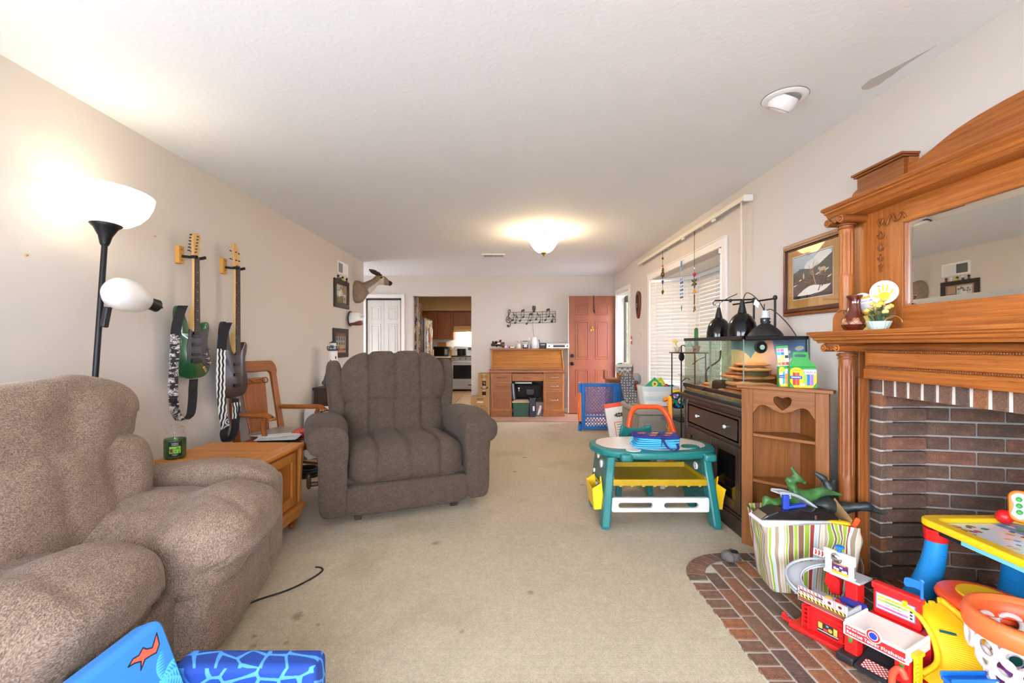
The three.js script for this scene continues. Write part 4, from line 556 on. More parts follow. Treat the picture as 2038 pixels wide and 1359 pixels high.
{ const t = tag(mesh('power_cord', TU([[-1.28, 0.006, -1.98], [-1.18, 0.006, -2.12], [-1.07, 0.006, -2.22], [-0.995, 0.006, -2.36], [-0.99, 0.006, -2.415], [-1.02, 0.006, -2.44], [-1.04, 0.007, -2.438]], 0.0045, 40, 6), M.black), 'thin black cord curling across the carpet by the sofa', 'cord'); }
// ================================================================ THINGS HUNG NEAR THE HALL CORNER
{
  const v = wallL('wall_vent', 'white return air register high on the side wall', 'vent', 5.935, 2.19);
  mesh('frame', EX(shape(roundRect(-0.19, 0.19, -0.085, 0.085, 0.005), [roundRect(-0.16, -0.005, -0.06, 0.06, 0.003), roundRect(0.005, 0.16, -0.06, 0.06, 0.003)]), 0.012, 0.002), M.white, v);
  for (const s of [-1, 1]) for (let i = 0; i < 16; i++) mesh('louver', tf(B(0.0015, 0.12, 0.012, 0, 0, 0, 0), [s * 0.083 + (i - 7.5) * 0.0098, 0, 0.006], [0, s * 0.7, 0]), s < 0 ? M.greyPlastic : M.white, v);
  mesh('duct_gap', B(0.32, 0.12, 0.001, 0, 0, 0.0005, 0), mat(0x77756f), v);
  const frame = (name, label, Z, Y, w, h, border, fm, draw) => {
    const t = wallL(name, label, 'picture', Z, Y); const g = []; 
    for (const [x, y, ww, hh] of [[0, h / 2 - border / 2, w, border], [0, -h / 2 + border / 2, w, border], [-w / 2 + border / 2, 0, border, h - border * 2], [w / 2 - border / 2, 0, border, h - border * 2]]) g.push(B(ww, hh, 0.026, x, y, 0.013, 0.005));
    mesh('frame', g, fm, t); print('picture_print', w - border * 2 + 0.004, h - border * 2 + 0.004, printMat(256, 256, draw), t, [0, 0, 0.012]); mesh('glazing', B(w - border * 2, h - border * 2, 0.002, 0, 0, 0.016, 0), M.glass, t); return t;
  };
  const f1 = frame('framed_photo', 'black framed sports photo collage under the wall vent', 5.88, 1.855, 0.5, 0.36, 0.055, mat(0x2b211d, { roughness: 0.4 }), (g) => { g.fillStyle = '#5c4a42'; g.fillRect(0, 0, 256, 256); g.fillStyle = '#d98a4c'; g.fillRect(12, 8, 232, 240); g.fillStyle = '#5c4a42'; g.fillRect(16, 12, 224, 232); g.fillStyle = '#c9cdbd'; g.fillRect(22, 18, 130, 220); g.fillStyle = '#7c9060'; g.fillRect(22, 150, 130, 88); g.fillStyle = '#e9e7e2'; g.beginPath(); g.ellipse(90, 120, 24, 60, 0.3, 0, 7); g.fill(); g.fillStyle = '#4a4038'; for (let i = 0; i < 14; i++) g.fillRect(24 + hash(i, 1, 1) * 116, 22 + hash(i, 2, 1) * 70, 12, 18); g.fillStyle = '#b88d62'; g.fillRect(164, 18, 70, 96); g.fillStyle = '#d9d6cc'; g.fillRect(164, 126, 70, 110); g.fillStyle = '#a63b2a'; g.fillRect(188, 170, 22, 30); });
  const figs = [0x7a4a2c, 0x394f7a, 0xd8c22a, 0xe8e4de, 0x8c2a1e]; figs.forEach((c, i) => { const p = wallL('bobble_figure', ['brown', 'blue', 'yellow', 'white', 'red'][i] + ' tiny figurine standing on the sports photo frame', 'figurine', 5.76 + i * 0.075, 2.035, 0.013, 'figurines on the photo frame'); mesh('body', CY(0.009, 0.014, 0.028, 0, 0.014, 0, 8), mat(c), p); mesh('head', SP(0.015, 0, 0.04, 0, [1, 1, 1], 10), i % 2 ? M.white : M.black, p); });
  frame('framed_print', 'dark framed team print hung below the helmet', 5.85, 1.225, 0.5, 0.37, 0.06, mat(0x1e2024, { roughness: 0.4 }), (g) => { g.fillStyle = '#d97a4c'; g.fillRect(0, 0, 256, 256); g.fillStyle = '#1b2230'; g.fillRect(8, 8, 240, 240); g.fillStyle = '#b9c4c2'; g.fillRect(16, 40, 224, 160); for (let i = 0; i < 4; i++) { const x = 44 + i * 54; g.fillStyle = '#20304e'; g.fillRect(x - 14, 60, 30, 90); g.fillStyle = '#e9e6e0'; g.fillRect(x - 8, 96, 16, 26); g.fillStyle = '#caa23c'; g.fillRect(x - 12, 150, 10, 40); g.fillRect(x + 4, 150, 10, 40); g.fillStyle = '#3a2a20'; g.beginPath(); g.arc(x, 52, 12, 0, 7); g.fill(); } g.fillStyle = '#e0601e'; g.fillRect(70, 204, 116, 22); g.fillStyle = '#c9c6be'; g.fillRect(16, 228, 224, 16); g.fillStyle = '#a8402a'; g.fillRect(30, 16, 196, 14); });
  const h = wallL('souvenir_helmet', 'small white and maroon helmet mounted between two frames', 'helmet', 6.16, 1.555, 0.0);
  mesh('shell', puff(0.2, 0.19, 0.2, 0, 0, 0.1, { e: 2.3, n: 18, f: (v) => { if (v.y < -0.03) v.z -= 0.02; } }), M.whiteGloss, h); mesh('ear_guard', tf(puff(0.17, 0.07, 0.17, 0, 0, 0, { e: 3, n: 10 }), [0, -0.06, 0.105]), mat(0x6a231d, { roughness: 0.3 }), h); mesh('edge_band', TO(0.097, 0.008, 30, 8).translate(0, 0, 0.03), M.black, h);
  print('helmet_letters', 0.09, 0.045, printMat(128, 64, (g) => { g.fillStyle = '#f3f1ee'; g.fillRect(0, 0, 128, 64); g.fillStyle = '#2a2422'; g.font = 'bold 48px serif'; g.fillText('BCA', 8, 48); }), h, [-0.02, 0.035, 0.202], [-0.25, -0.1, 0]);
}
{ // deer head; local z points out of the wall
  const t = wallL('deer_head_mount', 'mounted doe head with raised ear on the hall corner', 'trophy', 6.44, 1.965);
  const f = blend([capsule([0, -0.06, 0.03], [0, 0.04, 0.02], 0.115, 0.105), capsule([0, -0.02, 0.03], [0, 0.06, 0.2], 0.12, 0.07), capsule([0, 0.05, 0.18], [-0.005, 0.15, 0.315], 0.075, 0.052), capsule([-0.005, 0.16, 0.33], [-0.01, 0.15, 0.4], 0.056, 0.05), capsule([-0.01, 0.145, 0.4], [-0.02, 0.108, 0.505], 0.042, 0.022), capsule([0.0, 0.12, 0.36], [-0.015, 0.085, 0.49], 0.03, 0.014)], 0.035);
  const g = fieldMesh((x, y, z) => Math.max(f(x, y, z), 0.004 - z), [-0.2, -0.25, -0.06], [0.2, 0.33, 0.6], 60);
  const col = [], p = g.attributes.position; for (let i = 0; i < p.count; i++) { const x = p.getX(i), y = p.getY(i), z = p.getZ(i), n = vnoise(x * 60 + 90, y * 60 + z * 60 + 90, 999, 999, 3) * 0.25 + 0.87; const throat = z > 0.2 && y < 0.02 + (z - 0.2) * 0.78 && z < 0.42 ? 1 : 0; const nose = z > 0.488 ? 1 : 0; const c = nose ? [0.02, 0.018, 0.016] : throat ? [0.62, 0.56, 0.5] : z > 0.3 ? [0.3, 0.2, 0.12] : [0.27, 0.2, 0.145]; col.push(...c.map((k) => k * n)); }
  g.setAttribute('color', new THREE.Float32BufferAttribute(col, 3)); const uvp = new Float32Array(p.count * 2); g.setAttribute('uv', new THREE.BufferAttribute(uvp, 2));
  mesh('head_and_neck', g, mat(0xffffff, { vertexColors: true, roughness: 0.85 }), t, { keepUV: true });
  for (const s of [-1, 1]) { const e = tf(puff(0.028, 0.16, 0.075, 0, 0, 0, { e: 2, n: 12, f: (v) => { v.z *= 1 - 0.35 * clamp(v.y / 0.08); if (v.x > 0) v.x *= 0.2; } }), [s * 0.075, 0.255, 0.285], [-0.75, s * 0.4, s * -0.75]); const em = mesh('ear', e, mat(0x4f3c2c, { roughness: 0.9 }), t); mesh('inner_ear', tf(puff(0.008, 0.12, 0.045, 0, 0, 0, { e: 2, n: 8 }), [s * 0.077, 0.256, 0.292], [-0.75, s * 0.4 + (s < 0 ? 0 : 0), s * -0.75]), mat(0xd7b8a6, { roughness: 0.8 }), em); mesh('eye', SP(0.013, s * 0.05 - 0.008, 0.175, 0.385, [0.7, 1, 1], 12), M.blackGloss, t); mesh('antler_bud', SP(0.013, s * 0.026 - 0.005, 0.222, 0.36, [1, 1.3, 1], 10), mat(0x3b2d22, { roughness: 0.9 }), t); }
}
// ================================================================ DOORS
const ring = (x0, x1, y0, y1, w, d, b = 0.003) => EX(shape([[x0, y0], [x1, y0], [x1, y1], [x0, y1]], [[[x0 + w, y0 + w], [x0 + w, y1 - w], [x1 - w, y1 - w], [x1 - w, y0 + w]]]), d, b);
function doorLeaf(parent, name, w, h, th, panels, m) {           // a slab with moulded panels, centred on x, standing on y = 0, faces +z
  const s = mesh(name, B(w, h, th, 0, h / 2, 0, 0.004), m, parent, { axis: 'y' });
  for (const [x0, x1, y0, y1] of panels) { mesh('panel_moulding', ring(x0, x1, y0, y1, 0.022, 0.009).translate(0, 0, th / 2 - 0.002), m, s); mesh('raised_panel', B(x1 - x0 - 0.075, y1 - y0 - 0.075, 0.008, (x0 + x1) / 2, (y0 + y1) / 2, th / 2 + 0.002, 0.006), m, s, { axis: 'y' }); }
  return s;
}
const sgroup = (name, label, p = [0, 0, 0], ry = 0) => { const g = new THREE.Group(); g.name = name; g.userData = { kind: 'structure', label }; g.position.set(...p); g.rotation.y = ry; scene.add(g); return g; };
{
  const dm = mat(0xd6d1ca, { roughness: 0.45 }), d = sgroup('door_4', 'white panelled bifold closet door', [0, 0, -8.15]);
  for (const s of [-1, 1]) { const g = new THREE.Group(); g.name = 'bifold_leaf'; g.position.set(-2.243 + s * 0.148, 0.015, 0); d.add(g); doorLeaf(g, 'leaf_slab', 0.293, 1.995, 0.03, [[-0.09, 0.09, 0.1, 0.85], [-0.09, 0.09, 0.95, 1.56], [-0.09, 0.09, 1.63, 1.88]], dm); }
  mesh('track', BB(-2.55, -1.94, 2.0, 2.03, -0.02, 0.03), M.black, d);
  struct('trim_4', [BB(-2.62, -2.56, 0, 2.1, -8.11, -ZB), BB(-1.93, -1.87, 0, 2.1, -8.11, -ZB), BB(-2.56, -1.93, 2.035, 2.1, -8.11, -ZB), BB(-2.63, -1.86, 2.094, 2.106, -8.1, -ZB)], M.trim, 'white casing of the closet door');
  struct('wall_closet', BB(-2.7, -1.75, 0, 2.2, -8.7, -8.75, 0), wallPaint, 'closet inner wall');
}
{ // entrance door, swung open against the back wall
  const paint = mat(0xffffff, { roughness: 0.42, map: tex(256, 512, (u, v) => { const n = fbm(u, v, 5, 9, 4, 88), f = sstep(0.5, 0.62, fbm(u, v, 3, 5, 4, 91)); return [mixn(136, 144, f), mixn(72, 80, f), mixn(50, 44, f)].map((k) => k * (0.94 + 0.12 * n)); }, { sx: 2.04, sy: 0.9 }) });
  const d = sgroup('door_1', 'open terracotta six panel entrance door', [1.435, 0.012, -7.94], -0.02);
  doorLeaf(d, 'door_slab', 0.81, 2.04, 0.044, [[-0.285, -0.055, 1.71, 1.9], [0.055, 0.285, 1.71, 1.9], [-0.285, -0.055, 0.94, 1.6], [0.055, 0.285, 0.94, 1.6], [-0.285, -0.055, 0.28, 0.76], [0.055, 0.285, 0.28, 0.76]], paint);
  mesh('edge_strip', B(0.012, 2.04, 0.046, -0.408, 1.02, 0, 0.001), mat(0xd8d2c8), d);
  for (const y of [1.0, 0.862]) { mesh('lock_rose', CY(0.032, 0.034, 0.014, 0, 0, 0, 20).rotateX(PI / 2).translate(-0.345, y, 0.029), M.blackMetal, d); }
  mesh('knob', LA([[0, 0.066], [0.02, 0.064], [0.029, 0.05], [0.026, 0.034], [0.012, 0.022], [0.011, 0]], 20).rotateX(PI / 2).translate(-0.345, 0.862, 0.022), M.blackMetal, d); mesh('thumb_turn', B(0.01, 0.03, 0.02, -0.345, 1.0, 0.045, 0.003), M.blackMetal, d);
  mesh('knocker', [B(0.03, 0.075, 0.01, 0, 1.455, 0.027, 0.008), SP(0.016, 0, 1.495, 0.034, [1, 1.2, 0.8], 12), TO(0.023, 0.005, 24, 8).translate(0, 1.445, 0.038)], M.brass, d);
  mesh('over_door_hook', [B(0.018, 0.26, 0.006, 0.03, 1.905, 0.027, 0.002), B(0.018, 0.006, 0.06, 0.03, 2.042, 0.0, 0.001), tf(B(0.018, 0.07, 0.006, 0, 0, 0, 0.002), [0.035, 1.77, 0.045], [-0.5, 0, 0])], M.black, d);
}
// ================================================================ ROLL TOP DESK
{
  const t = thing('rolltop_desk', 'oak roll top desk with drawer pedestals against the back wall', 'desk', [0.303, -0.008, -7.62]), O = M.deskOak, OD = M.deskOakDeep;
  const front = 0, back = -0.46;
  mesh('writing_top', BB(-0.645, 0.645, 0.745, 0.785, back, front + 0.035, 0.006), OD, t, { axis: 'x' });
  for (const s of [-1, 1]) {
    const x0 = s < 0 ? -0.615 : 0.265, x1 = x0 + 0.35, p = mesh('pedestal', BB(x0, x1, 0.08, 0.745, back, front - 0.012, 0.003), O, t, { axis: 'y' });
    mesh('plinth', BB(x0 - 0.006, x1 + 0.006, 0, 0.095, back, front, 0.005), OD, t, { axis: 'x' });
    for (const [y0, y1] of [[0.6, 0.735], [0.455, 0.585], [0.12, 0.44]]) { const d = mesh('drawer', B(0.315, y1 - y0, 0.02, (x0 + x1) / 2, (y0 + y1) / 2, front - 0.003, 0.006), OD, t, { axis: 'x' }); mesh('drawer_bevel', ring((x0 + x1) / 2 - 0.157, (x0 + x1) / 2 + 0.157, y0, y1, 0.014, 0.01).translate(0, 0, front), O, d); const y = y1 - y0 > 0.2 ? y0 + 0.17 : (y0 + y1) / 2; mesh('handle', [TU([[(x0 + x1) / 2 - 0.065, y, front + 0.006], [(x0 + x1) / 2 - 0.05, y - 0.004, front + 0.026], [(x0 + x1) / 2 + 0.05, y - 0.004, front + 0.026], [(x0 + x1) / 2 + 0.065, y, front + 0.006]], 0.007, 16), SP(0.01, (x0 + x1) / 2 + 0.065, y, front + 0.01, [1, 1, 1], 8)], s > 0 ? M.steel : OD, d); }
  }
  { const d = mesh('drawer', B(0.515, 0.125, 0.02, 0, 0.668, front - 0.003, 0.006), OD, t, { axis: 'x' }); mesh('drawer_bevel', ring(-0.257, 0.257, 0.606, 0.73, 0.014, 0.01).translate(0, 0, front), O, d); mesh('handle', TU([[-0.065, 0.668, 0.006], [-0.05, 0.664, 0.026], [0.05, 0.664, 0.026], [0.065, 0.668, 0.006]], 0.007, 16), OD, d); }
  mesh('kneehole_back', BB(-0.27, 0.27, 0.08, 0.6, back, back + 0.02, 0), M.walnut, t);
  const prof = (n) => Array.from({ length: n + 1 }, (_, i) => { const a = i / n; return [mixn(0.79, 1.12, a), front - 0.01 - 0.2 * sstep(0.05, 1, a) - 0.03 * a]; });
  const pf = prof(18); let tam; const tg = mesh('tambour_backing', BB(-0.585, 0.585, 0.79, 1.1, -0.3, -0.26, 0), OD, t);
  for (let i = 0; i < 18; i++) { const [y0, z0] = pf[i], [y1, z1] = pf[i + 1], a = Math.atan2(z1 - z0, y1 - y0), len = Math.hypot(y1 - y0, z1 - z0); const s = mesh('tambour_slat', tf(B(1.17, len - 0.0025, 0.012, 0, 0, 0, 0.004), [0, (y0 + y1) / 2, (z0 + z1) / 2 - 0.012], [a, 0, 0]), i % 3 ? O : M.pine, t, { axis: 'x' }); }
  mesh('lift_rail', BB(-0.585, 0.585, 0.787, 0.83, -0.01, 0.012, 0.005), OD, t, { axis: 'x' });
  for (const s of [-1, 1]) mesh('curved_side', EX(shape([[-back, 0.785], ...[...pf].map(([y, z]) => [-z - 0.012, y]).map(([a, b]) => [a, b]), [-back, 1.12]]), 0.022, 0.002).rotateY(PI / 2).translate(s * 0.6 - 0.011, 0, 0).scale(1, 1, 1), O, t, { axis: 'y' });
  mesh('top_board', BB(-0.64, 0.64, 1.12, 1.143, back, -0.2, 0.005), OD, t, { axis: 'x' }); mesh('top_rail', BB(-0.585, 0.585, 1.09, 1.12, -0.27, -0.25, 0.002), O, t);
  // on the desk
  const dk = (u) => (u - 1014) * 0.008775, Y = 1.135, zz = -7.96;
  const jar = (x, r, h, wax, lidM, label, name = 'jar_candle', fill = 0.8) => { const j = thing(name, label, 'candle', [x, Y, zz], 0, 'candles on the desk'); mesh('jar', LA([[r * 0.9, 0], [r, 0.004], [r, h * 0.85], [r * 0.86, h * 0.93], [r * 0.86, h]], 20), M.glassJar, j); mesh('wax', CY(r * 0.95, r * 0.95, h * fill * 0.85, 0, h * fill * 0.425 + 0.004, 0, 20), wax, j); if (lidM) mesh('lid', CY(r * 0.92, r * 0.92, 0.014, 0, h + 0.007, 0, 20), lidM, j); mesh('label', B(r * 1.1, h * 0.4, 0.002, 0, h * 0.42, r + 0.001, 0), M.paper, j); return j; };
  jar(dk(1007), 0.034, 0.085, mat(0xb9a9d8), null, 'lavender jar candle beside the pinecone wreath');
  jar(dk(1019.5), 0.058, 0.062, mat(0xb9751e), null, 'wide low amber jar candle on the desk');
  jar(dk(1033), 0.042, 0.12, mat(0xe8e4da), M.brass, 'cream jar candle with brass lid on the desk');
  jar(dk(1045.5), 0.05, 0.125, mat(0x6b2450), M.bronze, 'purple layered jar candle with dark lid on the desk', 'jar_candle', 0.6);
  const sb = thing('spray_bottle', 'clear spray bottle between the purple candle and the diffuser', 'bottle', [dk(1053.5), Y, zz]); mesh('bottle', LA([[0, 0], [0.024, 0], [0.026, 0.01], [0.026, 0.11], [0.012, 0.135], [0.01, 0.15]], 16), mat(0xdfe6ea, { transmission: 0.7, thickness: 0, roughness: 0.1 }), sb); mesh('nozzle', [CY(0.011, 0.011, 0.03, 0, 0.163, 0, 12), B(0.012, 0.012, 0.03, 0, 0.186, 0.008, 0.003)], M.white, sb);
  const df = thing('aroma_diffuser', 'white vase shaped aroma diffuser on the desk', 'diffuser', [dk(1063.5), Y, zz]); mesh('body', LA([[0, 0], [0.052, 0], [0.058, 0.012], [0.056, 0.05], [0.044, 0.13], [0.036, 0.19], [0.03, 0.2], [0, 0.2]], 28), M.white, df); mesh('seam_ring', TO(0.0575, 0.001, 28, 5).rotateX(PI / 2).translate(0, 0.03, 0), M.greyPlastic, df);
  const dc = tag(mesh('diffuser_cover', tf(puff(0.05, 0.14, 0.03, 0, 0.07, 0, { e: 4, n: 8 }), [dk(1070.5), Y, zz - 0.01])), 'tall white plastic cover next to the diffuser', 'cover'); dc.material = M.white;
  const bs = thing('picture_stand', 'thin dark stand leaning on the desk top', 'stand', [dk(1074.5), Y, zz - 0.02]); mesh('plate', tf(B(0.012, 0.16, 0.09, 0, 0.08, 0, 0.002), [0, 0, 0], [0, 0, 0.1]), M.black, bs);
  const mo = thing('black_box', 'small black electronic box beside the silver player', 'box', [dk(1080), Y, zz - 0.03]); mesh('case', B(0.1, 0.1, 0.16, 0, 0.05, 0, 0.006), M.black, mo); mesh('vent_slot', B(0.08, 0.02, 0.002, 0, 0.07, 0.081, 0), M.greyPlastic, mo);
  const pl = thing('disc_player', 'silver disc player with black tray on the desk end', 'player', [dk(1107.5) + 0.01, Y, zz + 0.03]); mesh('case', B(0.39, 0.085, 0.24, 0, 0.0475, 0, 0.005), mat(0xcfcfca, { roughness: 0.35, metalness: 0.3 }), pl); mesh('disc_tray', B(0.2, 0.035, 0.006, 0.02, 0.045, 0.121, 0.012), M.blackGloss, pl); mesh('display', B(0.3, 0.004, 0.003, 0, 0.076, 0.121, 0), M.black, pl); for (const x of [-0.15, 0.16]) mesh('button', CY(0.012, 0.012, 0.008, 0, 0, 0, 14).rotateX(PI / 2).translate(x, 0.045, 0.122), M.black, pl); for (const x of [-0.15, 0.15]) mesh('foot', B(0.03, 0.008, 0.2, x, 0.004, 0, 0), M.rubber, pl);
  const wr = thing('pinecone_wreath', 'brown pinecone wreath with red berry lying on the desk', 'wreath', [dk(992), Y, zz]); 
  for (let i = 0; i < 22; i++) { const a = i / 22 * 2 * PI, x = 0.09 * Math.cos(a) + rr(-0.02, 0.02), z = 0.06 * Math.sin(a), y = 0.035 + rr(0, 0.06) + 0.035 * Math.cos(a - 1.2) ** 2, r = rr(0.02, 0.032); const c = J(Array.from({ length: 5 }, (_, k) => LA([[0, k * r * 0.4 - r], [r * (1 - k * 0.15), k * r * 0.4 - r * 0.8], [r * (0.6 - k * 0.08), k * r * 0.4 - r * 0.6]], 9))); mesh('pinecone', tf(c, [x, y, z], [rr(0, 6), rr(0, 6), rr(0, 6)]), pick([mat(0x4a2c18), mat(0x6b4426), mat(0x2c1c14), mat(0xa0683a)]), wr); }
  mesh('berry', SP(0.014, 0.02, 0.12, 0.03, [1, 1, 1], 10), M.red, wr); mesh('ribbon_tag', tf(B(0.05, 0.03, 0.004, 0, 0, 0, 0.001), [0.01, 0.09, 0.085], [0.3, 0, 0.2]), M.paper, wr);
  // in the kneehole
  const X = (u) => (u - 1014) * 0.0084;
  const tub = thing('storage_tub', 'green storage tub with tan lid in the desk kneehole', 'tub', [X(1037), -0.008, -7.72]); mesh('tub', EX(shape([[-0.125, 0], [0.125, 0], [0.14, 0.24], [-0.14, 0.24]]), 0.24, 0.006).translate(0, 0, -0.12), mat(0x1d4f3f, { roughness: 0.5 }), tub); mesh('lid', [B(0.3, 0.03, 0.27, 0, 0.255, 0, 0.01, 2), B(0.26, 0.02, 0.23, 0, 0.275, 0, 0.008)], mat(0xb9aa92, { roughness: 0.6 }), tub);
  const bag = thing('equipment_bag', 'black padded equipment bag above the green tub', 'bag', [X(1052), 0.29, -7.82]); mesh('body', puff(0.46, 0.26, 0.22, 0.0, 0.13, 0, { e: 5, n: 16, f: (v) => { v.z += lump(v, 0.03, 3); } }), M.rubber, bag); mesh('pocket', puff(0.16, 0.12, 0.05, 0.03, 0.11, 0.11, { e: 5, n: 8 }), M.black, bag); mesh('buckle', [B(0.03, 0.012, 0.004, -0.16, 0.18, 0.118, 0.002), B(0.01, 0.05, 0.004, -0.16, 0.15, 0.118, 0.002)], M.chrome, bag); mesh('bag_handle', TU([[-0.08, 0.25, 0.02], [0, 0.27, 0.03], [0.09, 0.25, 0.02]], 0.01, 14), M.black, bag);
  const ga = thing('board_game_box', 'thin white game box lying on the black bag', 'box', [X(1042), 0.552, -7.72]); mesh('box', B(0.28, 0.025, 0.18, 0, 0.0125, 0, 0.002), mat(0xb9bcbc), ga);
  const bd = thing('blue_binder', 'navy blue binder standing upright beside the tub', 'binder', [X(1059.5), -0.008, -7.7]); mesh('cover', [B(0.03, 0.33, 0.26, -0.035, 0.165, 0, 0.004), B(0.03, 0.33, 0.26, 0.035, 0.165, 0, 0.004)], mat(0x1b2a4d, { roughness: 0.5 }), bd); mesh('spine', B(0.075, 0.32, 0.012, 0, 0.165, 0.125, 0.003), M.black, bd); mesh('spine_label', B(0.03, 0.08, 0.002, 0.02, 0.15, 0.132, 0), M.paper, bd);
  const un = thing('gift_box', 'grey patterned box with white figure in the kneehole', 'box', [X(1074), -0.008, -7.74]); mesh('box', B(0.12, 0.25, 0.2, 0, 0.125, 0, 0.003), mat(0x6b6468), un); print('box_print', 0.118, 0.245, printMat(128, 256, (g) => { g.fillStyle = '#6b686c'; g.fillRect(0, 0, 128, 256); g.fillStyle = '#e8e6e2'; g.beginPath(); g.ellipse(66, 140, 22, 70, 0.3, 0, 7); g.fill(); g.beginPath(); g.ellipse(80, 80, 20, 24, 0, 0, 7); g.fill(); g.beginPath(); g.ellipse(40, 210, 18, 14, 0, 0, 7); g.fill(); g.fillStyle = '#5a2c6e'; g.fillRect(104, 120, 24, 90); g.fillStyle = '#d9a43c'; g.fillRect(20, 190, 16, 30); }), un, [0, 0.125, 0.1008]);
  const bf = thing('document_case', 'blue edged folder leaning beside the desk drawers', 'folder', [X(1021.5), 0.28, -7.67]); mesh('case', [tf(B(0.03, 0.27, 0.2, 0, 0.135, 0, 0.008), [0, 0, 0], [0, 0, 0.08]), tf(B(0.02, 0.27, 0.2, 0.032, 0.135, 0, 0.008), [0, 0, 0], [0, 0, 0.08])], mat(0x1f2a44, { roughness: 0.5 }), bf); mesh('paper_edge', tf(B(0.01, 0.25, 0.19, 0.016, 0.135, 0.006, 0), [0, 0, 0], [0, 0, 0.08]), M.paper, bf); bf.position.y = 0.29;
}
// ---------------- cartons beside the desk
{
  const b = thing('cardboard_carton', 'large cardboard carton printed green standing under the smaller box', 'carton', [-0.487, -0.008, -7.72]); mesh('carton', B(0.31, 0.345, 0.3, 0, 0.1725, 0, 0.004), M.cardboard, b);
  print('carton_print', 0.3, 0.33, printMat(256, 280, (g) => { g.fillStyle = '#b58d5e'; g.fillRect(0, 0, 256, 280); g.fillStyle = '#8a6a44'; g.fillRect(80, 14, 90, 22); g.fillStyle = '#e8e2d6'; g.fillRect(84, 58, 84, 18); g.strokeStyle = '#2f6b3c'; g.lineWidth = 7; g.beginPath(); g.arc(66, 150, 34, 2.4, 7.2); g.stroke(); g.fillStyle = '#2f6b3c'; g.font = 'bold 30px sans-serif'; g.fillText('100%', 32, 160); g.font = 'bold 20px sans-serif'; g.fillText('WE KEEP', 130, 132); g.fillText('IT TOP OFF', 130, 158); g.fillText('RECYCLED', 130, 184); g.fillRect(180, 250, 76, 12); }, { roughness: 0.85 }), b, [0, 0.172, 0.151]);
  const c = thing('cardboard_box', 'small cardboard box with arrow logo on the carton', 'carton', [-0.425, 0.338, -7.72]); mesh('carton', B(0.195, 0.385, 0.22, 0, 0.1925, 0, 0.003), mat(0xa5825a, { roughness: 0.85 }), c);
  print('box_print', 0.19, 0.38, printMat(128, 256, (g) => { g.fillStyle = '#a98558'; g.fillRect(0, 0, 128, 256); g.fillStyle = '#c2a274'; g.fillRect(52, 0, 26, 256); g.fillStyle = '#1f1d1c'; g.fillRect(42, 82, 44, 54); g.fillRect(42, 202, 44, 40); g.fillStyle = '#c9a676'; g.fillRect(56, 96, 8, 12); g.fillRect(68, 96, 6, 26); g.strokeStyle = '#1f1d1c'; g.lineWidth = 7; g.beginPath(); g.arc(64, 128, 46, 0.62, 2.5); g.stroke(); g.fillStyle = '#1f1d1c'; g.beginPath(); g.moveTo(104, 140); g.lineTo(110, 168); g.lineTo(88, 160); g.fill(); g.fillStyle = '#6a5030'; g.fillRect(26, 26, 76, 6); g.fillRect(26, 40, 60, 6); }, { roughness: 0.85 }), c, [0, 0.1925, 0.111]);
}
